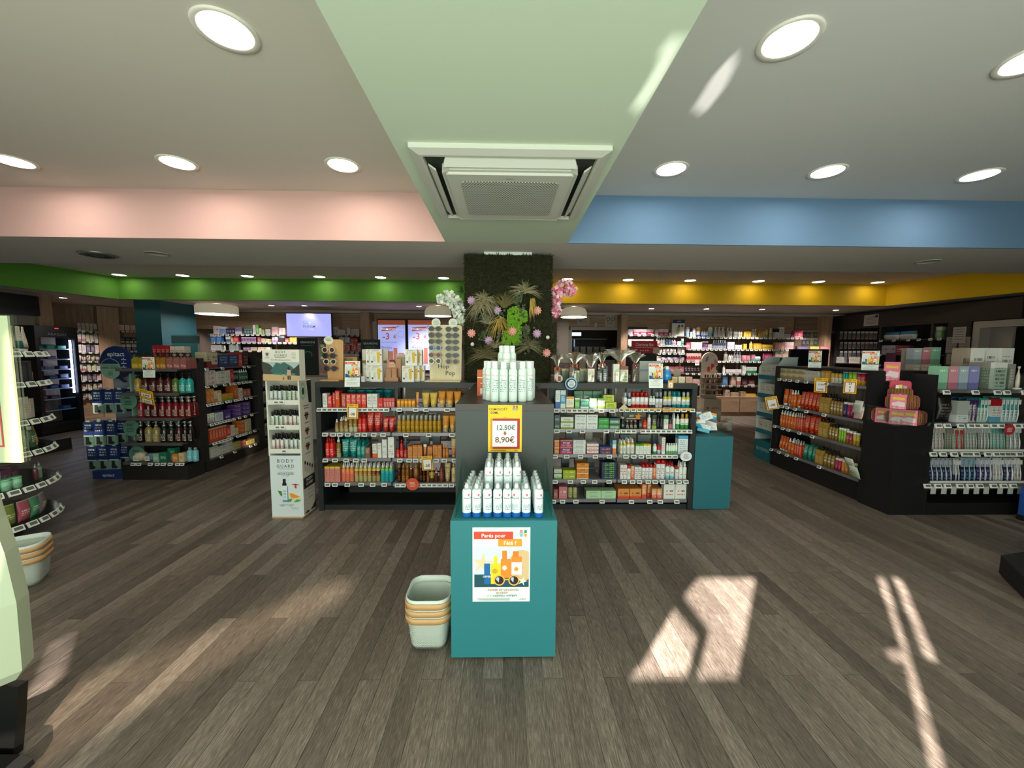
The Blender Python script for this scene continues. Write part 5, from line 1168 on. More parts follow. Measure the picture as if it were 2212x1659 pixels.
for X,Y,c in((365,508,0),(618,607,0),(1013,607,1),(365,832,1),(770,812,1),(1010,835,0),(537,903,0),(1105,1025,1)):flower(X,Y,('#c49ac6','#eb9a94')[c],('#e2cfe2','#f4cfc6')[c])
for X,Y in((373,940),(1118,872)):
    u,z=FM.hit(*cr(X,Y));b=MB();b.lathe([(.001,.019)]+[(.019*math.sin(math.radians(a)),.019*math.cos(math.radians(a)))for a in(30,60,90,120,150)]+[(.001,-.019)],10,cap=False);part('white_ball',b,mat('#e2e2da',.6),mc,(u-.034,-.03,z-ZG))
def blossoms(pts,cols,side,n,label):
    b=MB()
    for k in range(n):
        (X,Y,rad)=pts[k%len(pts)];a,q=R.uniform(0,6.28),rad*math.sqrt(R.random())
        u,z=FM.hit(*cr(X+q*math.cos(a),Y+q*math.sin(a)));c=Vector((u-.034,R.uniform(.0,.16),z-ZG));r=R.uniform(.014,.024)
        nrm=Vector((R.uniform(-1,1),-1.2,R.uniform(-.6,1))).normalized();e1=nrm.cross(Vector((.3,.2,1))).normalized();e2=nrm.cross(e1)
        for i in range(5):
            a0=2*math.pi*i/5;d=e1*math.cos(a0)+e2*math.sin(a0);s=e1*-math.sin(a0)+e2*math.cos(a0)
            v=[c,c+d*r*.6-s*r*.42+nrm*r*.12,c+d*r+nrm*r*.3,c+d*r*.6+s*r*.42+nrm*r*.12]
            b.add([tuple(x)for x in v],[(0,1,2,3)],k%len(cols))
    o=part('blossom_spray',b,[mat(c,.75)for c in cols],mc);o['kind']='stuff';o['label']=label
    b=MB();q=[Vector((FM.hit(*cr(X,Y))[0]-.034,.1,FM.hit(*cr(X,Y))[1]-ZG))for X,Y,_ in pts];b.tube([tuple(v)for v in q],.004,5);part('twig',b,mat('#4a4a2c',.8),mc)
blossoms(((260,700,45),(235,620,70),(190,520,75),(120,470,70),(50,490,40)),('#dfe4d6','#ccd6c4','#eef0e6'),-1,330,'white artificial blossom spray')
blossoms(((1210,600,55),(1200,480,65),(1200,420,65),(1290,360,80),(1360,390,50)),('#e48aa4','#f0b8c6','#d4688a','#f4d0d6'),1,330,'pink artificial blossom spray')
for X,Y,s in((262,380,-1),(262,800,-1),(258,960,-1),(1180,900,1),(1185,760,1),(1175,1000,1)):
    u,z=FM.hit(*cr(X,Y));b=MB()
    for k in range(60):
        a=R.uniform(-1.2,1.4);l=R.uniform(.05,.10);d=Vector((s*math.cos(a),R.uniform(-.5,.3),math.sin(a))).normalized()*l;e=Vector((0,.003,.002))
        p=Vector((0,R.uniform(0,.2),R.uniform(-.03,.03)));b.add([tuple(p-e),tuple(p+e),tuple(p+d)],[(0,1,2)])
    part('side_tuft',b,mat('#3c4426',.85),mc,(u-.034,.02,z-ZG))

# ------------------------------------------------------------------ on top of the gondola, right of the moss column
cg=lambda X,Y:(1190+X/8.193,740+Y/8.193)
def gift_bag(Xc,Yt,Wb,Yf,label,packs,back=.10,fan=.11,ribbon='#b8562c'):
    fan*=1.2
    """cellophane wrapped set: packs inside, tied neck, spread fan of film above"""
    u,zt=FC.hit(*cg(Xc,Yt),back);_,zf=FC.hit(*cg(Xc,Yf),back);w=Wb/8.193*(3.54+back)/831
    t=thing('gift_bag',label,'gift bag',FC.pt(u,back+.04,ZG));hz=zt-ZG;hf=zf-ZG
    for x,ww,hh,mm,kind in packs:
        for nm,me in goods(kind,ww,hh*hz,min(.055,ww),mm if isinstance(mm,list)else[mm])[:]:link('wrapped_pack' if nm=='carton' else nm,me,t,(x,-.004,.004))
    b=MB();n=18;rr=[]
    for f_,s in((.0,.95),(.08,1.08),(.5,1.05),(.78,.8),(1.0,.16)):
        rr.append([((w/2*s+R.uniform(-.005,.005))*math.cos(2*math.pi*i/n),(.042*min(1,s)+R.uniform(-.004,.004))*math.sin(2*math.pi*i/n),hz*f_+.001)for i in range(n)])
    b.rings(rr,0,False,cap=False)
    part('wrap',b,CELLO2,t)
    b=MB();m_=30;base=[(.010*math.cos(2*math.pi*i/m_),.010*math.sin(2*math.pi*i/m_),hz)for i in range(m_)]
    mid,top=[],[]
    for i in range(m_):
        a=2*math.pi*i/m_;k=(1.0 if i%2 else .62)*R.uniform(.85,1.25)
        mid.append((fan*.45*math.cos(a)*k,.035*math.sin(a)*k,hz+(hf-hz)*R.uniform(.4,.6)));top.append((fan*math.cos(a)*k,.065*math.sin(a)*k,hz+(hf-hz)*R.uniform(.62,1.0)))
    b.rings([base,mid,top],0,False,cap=False)
    b.rings([base,[(x*.55,y*1.2,z*1.01)for x,y,z in mid],[(x*.6+R.uniform(-.01,.01),y*1.3,hz+(z-hz)*1.12)for x,y,z in top]],0,False,cap=False);part('film_fan',b,CELLO,t)
    b=MB();b.lathe([(.014,hz-.006),(.017,hz),(.014,hz+.006)],10);b.box(-.03,-.012,-.02,-.016,hz-.035,hz);b.box(.012,.03,-.02,-.016,hz-.03,hz);part('ribbon',b,mat(ribbon,.6),t)
    return t
brn=P('#6a3424',ink='#c9a890',lo=.3,hi=.8);wcr=P('#e0e0d2',ink='#a8482c',lo=.25,hi=.62,rows=4);gcr=P('#8a9a80',top='#c9c8a8',th=.85,ink='#5a6a54',lo=.2,hi=.7);nvy=P('#1c2230',ink='#c9d2d8',lo=.2,hi=.8)
t=gift_bag(120,440,190,180,'cellophane gift bag with round label next to the moss column',[(.0,.06,.75,brn,'box')],fan=.05)
f=Flat();f.oval(.0,.0,.034,.034,'#e2ded4',20);f.rect(-.014,.014,-.022,.022,'#a8482c');f.part(t,(.016,-.05,.036),name='round_label')
gift_bag(430,385,200,190,'cellophane gift bag with green tea boxes, second from the moss column',[(-.03,.045,.8,P('#5a4638',ink='#a08a74',lo=.2,hi=.7),'box'),(.022,.05,.62,gcr,'box')],fan=.075)
gift_bag(720,455,190,190,'cellophane gift bag around one white box with rust panel',[(.0,.066,.93,wcr,'box')],fan=.075)
gift_bag(925,370,210,170,'cellophane gift bag with white pump bottle and black box',[(-.03,.042,.92,[nvy,WHT],'pump'),(.026,.05,.85,nvy,'box')],fan=.055)
gift_bag(1245,345,310,110,'largest cellophane gift bag with white and brown boxes',[(-.042,.062,.88,wcr,'box'),(.035,.078,.78,P('#d8d8c0',top='#8a3c22',th=.78,ink='#6a9a64',lo=.1,hi=.7,rows=5),'box')],fan=.135)
gift_bag(1515,375,170,180,'cellophane gift bag with dark brown contents',[(.0,.07,.85,P('#3c2820',ink='#8a6a58',lo=.2,hi=.8),'box')],fan=.075,ribbon='#8a2c2c')
shelf_ctx(FC,ZG,'behind the gift bags on the gondola top','tea_box',back=.24)
row('box',1213,1231,797,'left pair of grey green tea boxes',[P('#7f8a78',top='#c9b98a',th=.85,ink='#5a6454',lo=.2,hi=.6)],n=2);row('box',1253,1271,797,'right pair of grey green tea boxes',[P('#8a9482',top='#c9b98a',th=.85,ink='#5a6454',lo=.2,hi=.6)],n=2)
card_standee(1382,1428,780,.22,ZG,'#a9b3ac','pale grey printed board behind the small summer poster',band=(.5,.62,'#8a9aa8'))
u,_=FC.hit(1417,815,-.004);small_poster(FC.pt(u,-.006,1.222),0,.132,'small summer poster clipped to the gondola edge by the blue bottle',rx=-.1)
t=thing('blue_bottle','rounded bright blue bottle with white top on the gondola','bottle',FC.pt(FC.hit(1440,815,.12)[0],.12,ZG))
b=MB();b.lathe([(.034,.0),(.038,.004),(.036,.03),(.040,.045),(.040,.09),(.033,.118),(.02,.128)],18);part('bottle',b,pk('#2f8ad0',bot='#1c50a8',bh=.22,ink='#8ac4ec',lo=.5,hi=.6,rough=.25),t)
b=MB();b.lathe([(.02,.126),(.024,.14),(.016,.158),(.001,.160)],14,cap=False);part('cap',b,WHT,t)
b=MB();b.tube([(-.015,-.01,.14),(-.03,-.02,.15),(-.05,-.025,.135)],.006,6);part('spout',b,mat('#d9a23a',.4),t)
deal_card(FC.pt(FC.hit(1449,815,-.006)[0],-.008,1.172),0,.050,.072,['3'],'tiny pale yellow price card under the blue bottle')
shelf_ctx(FC,ZG,'on the gondola top by the black corner','soap_box',back=.10,d=.06)
row('box',1452,1464,814,'flat beige soap box',[P('#c9b088',ink='#8a744c',lo=.2,hi=.8)],stack=1);row('box',1466,1480,814,'flat cream soap box',[P('#d8ceb4',ink='#a8945c',lo=.2,hi=.8)]);row('box',1482,1496,814,'flat pinkish soap box',[P('#c9a08c',ink='#8a5a4c',lo=.2,hi=.8)])
o=paper('menu_card',.075,.13,FC.pt(FC.hit(1464,815,.2)[0],.2,ZG),.15,'grey brown folded card standing at the gondola corner','card',-.15,'#8a8270')

# ------------------------------------------------------------------ shopping baskets
mm,nt,bs=nodemat('perforated_metal');tc=nt.nodes.new('ShaderNodeTexCoord');sx=nt.nodes.new('ShaderNodeSeparateXYZ');nt.links.new(tc.outputs['Object'],sx.inputs[0])
uu=mth(nt,'MULTIPLY',mth(nt,'ADD',sx.outputs[0],sx.outputs[1]),130.0);vv=mth(nt,'MULTIPLY',sx.outputs[2],160.0)
uu=mth(nt,'ADD',uu,mth(nt,'MULTIPLY',mth(nt,'FLOORED_MODULO',mth(nt,'FLOOR',vv),2.0),.5))
a_=mth(nt,'SUBTRACT',mth(nt,'FRACT',uu),.5);c_=mth(nt,'SUBTRACT',mth(nt,'FRACT',vv),.5)
ho=mth(nt,'LESS_THAN',mth(nt,'ADD',mth(nt,'MULTIPLY',a_,a_),mth(nt,'MULTIPLY',c_,c_)),.085)
bs.inputs['Base Color'].default_value=lin('#c9d2c8');bs.inputs['Roughness'].default_value=.4
tr=nt.nodes.new('ShaderNodeBsdfTransparent');mx=nt.nodes.new('ShaderNodeMixShader');nt.links.new(ho,mx.inputs[0]);nt.links.new(bs.outputs[0],mx.inputs[1]);nt.links.new(tr.outputs[0],mx.inputs[2]);nt.links.new(mx.outputs[0],nt.nodes['Material Output'].inputs[0])
PERF=mm
def rsq(w,d,r,z,n=5):
    out=[]
    for cx,cy,a0 in((w/2-r,d/2-r,0),(-w/2+r,d/2-r,90),(-w/2+r,-d/2+r,180),(w/2-r,-d/2+r,270)):
        out+=[(cx+r*math.cos(math.radians(a0+90*k/n)),cy+r*math.sin(math.radians(a0+90*k/n)),z)for k in range(n+1)]
    return out
def basket(x,y,z,rz,label,first=[]):
    if not first:
        w,d,h=.225,.225,.20
        b1=MB();b1.rings([rsq(w*.7,d*.7,.03,.012),rsq(w*.74,d*.74,.035,.0),rsq(w*.82,d*.82,.045,.03),rsq(w*.97,d*.97,.06,h*.86)],0,True,cap=False);b1.f.append(tuple(range(23,-1,-1)));b1.mi.append(0);b1.sm.append(False)
        b2=MB();b2.rings([rsq(w*.965,d*.965,.06,h*.85),rsq(w,d,.062,h*.87),rsq(w,d,.062,h),rsq(w*.97,d*.97,.06,h),rsq(w*.955,d*.955,.058,h*.85)],0,True,cap=False)
        b3=MB();b3.rings([rsq(w*1.03,d*1.03,.068,h*.77),rsq(w*1.05,d*1.05,.070,h*.77),rsq(w*1.05,d*1.05,.070,h*.92),rsq(w*1.03,d*1.03,.068,h*.92),rsq(w*1.03,d*1.03,.068,h*.77)],0,True,cap=False)
        first+=[b1.mesh('mesh_body',PERF),b2.mesh('rim',mat('#c9d4cc',.4)),b3.mesh('wooden_handle',mat('#c59a68',.5))]
    o=thing('shopping_basket',label,'basket',(x,y,z),rz)
    for nm,me in zip(('mesh_body','rim','wooden_handle'),first):link(nm,me,o)
for k,nm in enumerate(('bottom','middle','top')):
    basket(-.380,1.915,.038*k,.0,nm+' basket of the stack beside the teal podium')
for k,nm in enumerate(('bottom','middle','top')):
    basket(-3.08,2.42,.038*k,.55,nm+' basket of the stack by the pale green sign')

# ------------------------------------------------------------------ shower gel end unit and dark medicine gondola (left)
FLe=Face((0,4.42,0),(1,0,0));FLs=Face((-3.65,0,0),(0,1,0))
DK=mat('#1d1b19',.55);DSH=mat('#5f5c5c',.45,.3)
lg=thing('gondola_shelving','dark end unit of shower gels facing the window','shelving',(0,4.42,0))
b=MB();b.box(-4.40,-3.652,0,.245,0,.165);part('base',b,DK,lg)
b=MB();b.box(-4.40,-3.652,.235,.262,.165,1.35);part('back_panel',b,DK,lg)
b=MB();b.box(-3.70,-3.652,.20,.235,.165,1.35);part('corner_post',b,DK,lg)
LE=(1.283,1.008,.720,.430,.205)
for z in LE:
    shelf(lg,FLe,-4.385,-3.70,z,()if z>.3 else(290,302,327,342,355,370,386,395),y0=.0,y1=.235,mm=DSH,py=1000)
shelf_ctx(FLe,LE[0],'on top shelf, shower gel unit',back=.03)
def gel(c0,c1,cl=.25):return pk(c0,bot=c1,bh=.42,ink='#efe6c8',lo=.1,hi=.35,rough=.15,clear=cl)
row('pump_sq',281.5,311,762,'square yellow shower oil',[gel('#a89a34','#d8ac1c'),BLKC],n=2,deep=2);row('pump_sq',312,328,762,'square olive shower oil behind the poster',[gel('#8a8a34','#a89a2c'),BLKC]);row('pump_sq',329,356,762,'square orange shower oil',[gel('#a8782c','#c98a2c'),BLKC],n=2,deep=2);row('pump_sq',357,401,762,'square pink shower oil',[gel('#a06a60','#b0606a'),BLKC],n=3,deep=2)
def soap(c,ink='#d8cfc0'):return P(c,ink=ink,lo=.12,hi=.5,rough=.15,rows=12)
shelf_ctx(FLe,LE[1],'on second shelf, shower gel unit')
row('pump',282.5,297.5,806,'amber soap pump bottle',[soap('#9a7a34'),BLKC]);row('pump',298.5,364.5,806,'plum soap pump bottle',[soap('#4a1c20'),BLKC],n=4,deep=2);row('pump',365.5,380,806,'olive soap pump bottle',[soap('#4a6a28'),BLKC]);row('pump',380.5,410,806,'turquoise soap pump bottle',[soap('#1f9a96','#d0f0ec'),BLKC],n=2)
shelf_ctx(FLe,LE[2],'on third shelf, shower gel unit')
row('pump',291,304,857,'raspberry soap pump bottle',[soap('#8a1c34'),SIL]);row('pump',305,335,857,'dark ruby soap pump bottle',[soap('#4c1014'),SIL],n=2,deep=2);row('pump',337,409,857,'ruby red soap pump bottle',[soap('#6a1218'),SIL],n=5,deep=2)
shelf_ctx(FLe,LE[3],'on fourth shelf, shower gel unit')
row('pump',287.6,304,910.6,'black soap pump bottle at the left',[soap('#16120e'),SIL],deep=2);row('pump',305.5,337.8,910.6,'honey soap pump bottle',[soap('#8a7a4a'),SIL],n=2);row('pump',339,370.6,910.6,'very dark green soap pump bottle',[soap('#1a1c14'),SIL],n=2,deep=2);row('pump',372,387,910.6,'dark wine soap pump bottle',[soap('#3a1216'),SIL]);row('pump',388,412,910.6,'black soap pump bottle at the right',[soap('#14110f'),SIL],n=2)
shelf_ctx(FLe,LE[4],'on lowest shelf, shower gel unit','soap_box')
row('box',329,342,980,'pale green soap box',[P('#8ab09a',ink='#e0ece0',lo=.3,hi=.6)]);row('box',343,360,977,'emerald soap box',[P('#1f6a54',ink='#cfe6d8',lo=.3,hi=.6)]);row('box',361,378,968,'tall green soap box',[P('#1f7a54',bot='#8a5a5c',bh=.4,ink='#cfe6d8',lo=.6,hi=.8)],back=.08);row('box',371,384,981,'small orange soap box',[P('#c9823c',ink='#f0dcc0',lo=.3,hi=.7)]);row('box',385,397,979,'cream soap box',[P('#cfb890',ink='#8a6a3a',lo=.3,hi=.7)]);row('bottle',399,423,968,'small sky blue bottle',[P('#6ab4c4',ink='#e6f4f4',lo=.2,hi=.5),mat('#8a9498',.2)],n=2)
for k,(px,c,nm,rr)in enumerate(((305,'#b9a684','beige',.062),(322,'#4a6a7c','slate blue',.055))):
    u,_=FLe.hit(px,985,.08);b=MB();b.lathe([(.001,.0),(rr*.7,.004),(rr,rr*.5),(rr,rr*1.2),(rr*.75,rr*1.6),(.001,rr*1.7)],14,cap=False)
    o=tag(part('bath_sponge',b,noisy('sponge_'+nm.split()[0],c,'#d8cdb8' if k==0 else '#6a8a9a',40),None,FLe.pt(u+.03*k,.08,LE[4])),'round %s bath sponge on lowest shelf, shower gel unit'%nm,'sponge')
    b=MB();b.box(-rr*.5,rr*.5,-rr-.006,-rr-.003,rr*.2,rr*1.2);part('label_card',b,P('#d8d4c8',ink='#5a4a3c',lo=.2,hi=.8),o)
shelf_ctx(FLe,1.345,'stacked above the shower gel unit','soap_box',back=.26,d=.09)
b=MB();b.box(-4.36,-3.70,4.69,4.90,0,1.344);tag(part('shelf_core',b,DK,None),'dark core of the gondola behind the shower gel unit','shelving')
row('box',328,366,746,'crimson soap box',[P('#a8242c',ink='#e6b0b0',lo=.3,hi=.8)],n=4);row('box',366.5,398,748,'white and pink soap box',[P('#d8c8bc',bot='#c08a84',bh=.4,ink='#a85a5c',lo=.3,hi=.8)],n=3)
u,z=FLe.hit(323,815,-.008);small_poster(FLe.pt(u,-.009,z+.045),0,.135,'small summer poster hanging from the top shelf, shower gel unit',rx=.0)
u,z=FLe.hit(325,872,-.05);deal_card(FLe.pt(u-.02,-.06,z),.0,.155,.175,['6,16€','6,49€'],'tilted yellow card with two prices on the shower gel unit',rx=.35,ry=.25,split=True)

ls=thing('gondola_shelving','dark medicine gondola side facing the aisle by the repellent stand','shelving',(-3.65,4.70,0),math.pi/2)
b=MB();b.box(.0,1.10,.0,.36,0,.13);part('base',b,DK,ls)
for x0,x1 in((-.035,.045),(1.02,1.10)):b=MB();b.box(x0,x1,0,.36,.13,1.40);part('side_panel',b,DK,ls)
b=MB();b.box(.045,1.02,.34,.36,.13,1.36);part('back_panel',b,DK,ls)
LS=(1.281,1.064,.838,.588,.343,.145)
TG=((449,483,530,540),(448,465,486,500,508,517,526,534,542),(448,455,462,469,477,489,496,507,514,521,531,541),(453,463,471,480,487,493,502,514,527,541),(456,464,471,478,486,494,508,516,522,528,536,546),(470,500,535,546))
for z,tg_ in zip(LS,TG):
    b=MB();b.box(.045,1.02,.0,.34,z-.018,z);s=part('shelf',b,DSH,ls)
    price_tags(s,[FLs.hit(p,880)[0]-4.70 for p in tg_],-.006,z-.004,-.45,1.0)
shelf_ctx(FLs,LS[0],'on top shelf, dark medicine gondola','medicine_box',d=.14)
row('box',445.5,456,761,'cream and red carton nearest the post',[P('#c9bfa0',bot='#7a1f1c',bh=.4,ink='#3a3428',lo=.4,hi=.8)]);row('box',456.5,469.5,761,'cream carton with dark photo',[P('#c9bda0',bot='#8a2420',bh=.2,ink='#2a241c',lo=.25,hi=.75,rows=4)]);row('box',471,514,765,'blue insole box',[P('#24346a',ink='#7ab0c4',lo=.2,hi=.8,rows=5)],n=2);row('box',515,523,761,'bright red carton',[P('#b8241c',bot='#c9482c',bh=.4,ink='#f0c0b0',lo=.2,hi=.8)]);row('box',524,535.5,761,'dark brown carton',[P('#2a1a18',ink='#b9643c',lo=.15,hi=.7,rows=4)])
shelf_ctx(FLs,LS[1],'on second shelf, dark medicine gondola','medicine_box',d=.12)
row('box',444,465,800,'white box with red oval',[P('#d8cfc8',ink='#a8343a',lo=.15,hi=.85,rows=3)],stack=3);row('box',468,485,802,'white box with black lettering',[P('#d4d0c8',ink='#3a3a3c',lo=.3,hi=.7,rows=3)],stack=3);row('box',486,497,800,'slim upright white box',[P('#d6d4cc',ink='#8a8a88',lo=.2,hi=.8)],n=2);row('box',498,504,797,'upright red box',[P('#b0221c',ink='#e8b0a8',lo=.3,hi=.7)]);row('tin',505,516,801,'dark lidded jar',[P('#2c2c30',ink='#b9b9bc',lo=.3,hi=.7),mat('#a8a8a4',.3)],n=2);row('spray',517.5,536,798,'green spray with white top',[P('#1f5a3c',ink='#c9d8cc',lo=.3,hi=.6),WHT],n=4)
shelf_ctx(FLs,LS[2],'on third shelf, dark medicine gondola','medicine_box',d=.12)
row('box',445,462,840,'orange carton',[P('#c9702a',top='#d88a3a',th=.5,ink='#f0d0a8',lo=.1,hi=.6)],n=2,stack=2);row('box',463,470,845,'white and orange carton',[P('#d9cfc0',bot='#d98a34',bh=.3,ink='#8a7a64',lo=.3,hi=.8)]);row('box',472,478,843,'yellow topped white carton',[P('#d9d2bc',top='#d8a834',th=.75,ink='#8a8068',lo=.2,hi=.7)]);row('box',480.5,504,850,'yellow and green tray pack',[P('#c98a1c',bot='#8a9a24',bh=.35,top='#d8962c',th=.75)],n=2);row('box',506,514,832,'tall slim orange carton',[P('#b8602c',ink='#e6c8a8',lo=.2,hi=.8)],n=2);row('box',515,524,838,'white carton with red seal',[P('#d4ccc0',ink='#b03a2c',lo=.25,hi=.7,rows=3)]);row('box',525,541,840,'small reddish carton',[P('#a85a44',ink='#e0c4b4',lo=.2,hi=.8)],n=2)
shelf_ctx(FLs,LS[3],'on fourth shelf, dark medicine gondola','medicine_box',d=.10)
row('tin',449,465,893,'small white pot',[P('#d4d4cc',ink='#6a6a68',lo=.2,hi=.7),WHT],n=3);row('box',466,482,891,'pale blue white carton',[P('#c4ccd0',ink='#6a8a9c',lo=.2,hi=.8)],n=3);row('box',484,498,885,'violet box with tooth print',[P('#4a2a78',ink='#d8d0e0',lo=.1,hi=.5,rows=3)]);row('box',505.5,521,874,'violet box, nearer pile',[P('#52307e',top='#8a6ab0',th=.85,ink='#d0c4e0',lo=.3,hi=.7,rows=4)],stack=3);row('box',522,540.5,869,'violet box, farther pile',[P('#482a74',top='#7a5aa4',th=.85,ink='#c8bcd8',lo=.3,hi=.7,rows=4)],stack=3);row('box',460,478,878,'dark blue box in the rear row',[P('#1f2a5c',ink='#8a9ac8',lo=.3,hi=.7)],back=.16)
shelf_ctx(FLs,LS[4],'on fifth shelf, dark medicine gondola','medicine_box',d=.10)
row('box',452,489,922,'tall orange red vitamin box',[P('#c94a24',top='#d8b8a0',th=.9,ink='#f0cdb8',lo=.2,hi=.8)],n=6);row('box',490,497.5,921,'bright red vitamin box',[P('#d0341f',bot='#dcd4cc',bh=.12,ink='#f2c4b4',lo=.3,hi=.8)]);row('box',498.5,507,918,'white slim box',[P('#d4cec4',ink='#7a5a4c',lo=.2,hi=.8)],n=2);row('box',508,515,924,'cream short box',[P('#d0c090',ink='#8a6a34',lo=.3,hi=.7)]);row('box',516,528,908,'orange tablet box',[P('#cc5a1c',top='#d87a3a',th=.75,ink='#f0d0b0',lo=.3,hi=.7,rows=3)],stack=3);row('box',529,542,905,'cream tablet box',[P('#c6bd98',ink='#6a6448',lo=.3,hi=.7,rows=3)],stack=4)
shelf_ctx(FLs,LS[5],'on lowest shelf, dark medicine gondola','medicine_box',d=.10)
row('box',454,471,964,'white flat box, nearest pile',[P('#cfcdc4',ink='#4a4a48',lo=.3,hi=.6,rows=3)],stack=3);row('box',472,489,962,'white flat box, second pile',[P('#cac9c2',ink='#4a4a48',lo=.3,hi=.6,rows=3)],stack=2);row('box',490.5,502,950,'pale grey box pile',[P('#c2c2bc',ink='#6a6a68',lo=.2,hi=.7,rows=4)],stack=3);row('box',503.5,519.5,954,'mustard box',[P('#bfae6a',ink='#5a5430',lo=.3,hi=.7,rows=4)],stack=2);row('box',521,531,951,'rose box',[P('#b8645c',ink='#e8d0c8',lo=.3,hi=.7,rows=4)],stack=2);row('box',533,550,950,'pale yellow box',[P('#c9b460',ink='#6a5a2c',lo=.4,hi=.7,rows=3)])
# next gondola segment farther down the aisle
l2=thing('gondola_shelving','dark gondola segment behind the medicine gondola','shelving',(-3.67,5.83,0),math.pi/2)
b=MB();b.box(0,1.4,0,.36,0,.15);part('base',b,DK,l2)
for x0,x1 in((0,.06),(1.34,1.40)):b=MB();b.box(x0,x1,0,.36,.15,1.36);part('side_panel',b,DK,l2)
b=MB();b.box(.06,1.34,.34,.36,.15,1.36);part('back_panel',b,DK,l2)
for z in(1.2,.95,.7,.45,.2):b=MB();b.box(.06,1.34,.0,.34,z-.018,z);part('shelf',b,DSH,l2)
for i,z in enumerate((1.2,.95,.7,.45,.2)):
    for k in range(4):
        place(goods('blister',.12,.17,.03,[P(('#b9b4a4','#a8b0ac','#c9c0ac')[k%3],top='#c9c4b4',th=.8,ink='#4a4a44',lo=.2,hi=.7),ACRYL]),'blister_pack','%s grey card pack on the %s shelf of the far dark gondola segment'%(('nearest','second','third','farthest')[k],('top','second','middle','fourth','lowest')[i]),'pack',(-3.70,5.83+.16+k*.16,z),math.pi/2)

# ------------------------------------------------------------------ sock display
FE=Face((0,4.45,0),(1,0,0))
es=thing('sock_display','blue cardboard floor display of light leg socks with round header','display stand',(-4.59,4.45,0))
NAVY='#1c2f66';SAGE='#86b09a'
b=MB();b.box(-.18,.175,.0,.34,0,.095);part('base',b,mat('#20356f',.55),es);text('epitact',.035,mat('#d6dce8'),es,(.0,-.001,.03),bold=.01)
b=MB();b.box(-.16,.24,.30,.315,.095,1.27);part('back_panel',b,mat('#8d97a8',.6),es)
b=MB();b.box(.225,.24,.10,.30,.095,1.22);part('side_panel',b,mat(SAGE,.6),es)
b=MB();b.slab([(.195*math.cos(2*math.pi*k/32),.195*math.sin(2*math.pi*k/32))for k in range(32)],0,.008);hd=part('header_disc',b,mat(NAVY,.5),es,(-.055,.25,1.345))
f=Flat();f.oval(-.075,-.075,.122,.122,'#9ec0b0',28);f.oval(-.075,-.075,.116,.116,SAGE,28);f.poly([(-.075+.116*math.cos(math.radians(a)),-.075+.116*math.sin(math.radians(a)))for a in range(30,151,10)],NAVY)
f.word('epitact',.0,.075,.052,'#e2e6ec',bold=.012);f.word('Semelles thérapeutiques',-.075,-.045,.014,'#2c4a5a');f.word('JAMBES LÉGÈRES',-.075,-.075,.021,'#1f3a5a',bold=.015);f.lines(-.11,-.045,-.11,.018,3,.009,'#3f6a70')
f.oval(.085,-.12,.055,.055,'#23263a',16);f.poly([(-.01,-.175),(.03,-.165),(.12,-.235),(.07,-.24)],'#23263a')
for k in range(3):f.rect(.06,.12,.03-.045*k,.038-.045*k,'#c9d0dc');f.oval(.09,.05-.045*k,.007,.007,'#c9d0dc',8)
f.part(hd,(0,-.001,0))
sk=[pk('#203468',bot='#7c9c94',bh=.40,ink='#c9d2e4',lo=.58,hi=.9,rows=9),None]
skm=MB();skm.box(-.052,.052,-.012,.012,0,.275);sk0=skm.mesh('pack',sk[0])
skt=MB();skt.box(-.018,.018,-.008,.0,.275,.292);sk1=skt.mesh('hang_tag',mat('#b9c8a8',.5))
sks=MB();sks.slab([(-.035,.01),(.02,.01),(.04,.03),(.01,.05),(.005,.10),(-.03,.10)],-.0145,-.0125);sk2=sks.mesh('sock',mat('#20242a',.8))
skb=MB();skb.box(-.052,.052,-.016,-.012,.108,.118);sk3=skb.mesh('seal_strip',mat('#c9d2ce',.3))
for ti,(py,xs)in enumerate(((893,(216,238,258)),(962,(197,217,240)),(1016,(205,226,247)))):
    z=FE.hit(220,py,.05)[1]
    for i,px in enumerate(xs):
        for j in range(2):
            u=FE.hit(px,py,.06)[0]
            lb='%s %s sock pack on the %s tier of the blue sock display'%(('front','second-row')[j],('left','middle','right')[i],('top','middle','lowest')[ti])
            o=place([('pack',sk0),('hang_tag',sk1),('sock',sk2),('seal_strip',sk3)],'sock_pack',lb,'pack',FE.pt(u+.02*j,.05+.10*j+.015*i,max(z,.096)),.0,'sock packs on the '+('top','middle','lowest')[ti]+' tier')
            if j==0:text('epitact',.018,mat('#cfd6e4'),o,(0,-.0125,.235))
for k,(px,py,s)in enumerate(((276,866,'-78%'),(281,925,'-76%'),(293,982,'-75%'))):
    u,z=FE.hit(px,py,.03);b=MB();r=.095;b.slab([(r*math.cos(2*math.pi*q/24),r*math.sin(2*math.pi*q/24))for q in range(24)],0,.004)
    d=part('round_panel',b,mat('#5f8a78',.6),es,(u+4.59,.04+.004*k,z));text(s,.030,mat('#1c3a3a'),d,(-.02,-.001,.02),bold=.02);g=Flat();g.lines(-.06,.04,.0,.02,3,.008,'#23463f');g.part(d,(0,-.001,0))

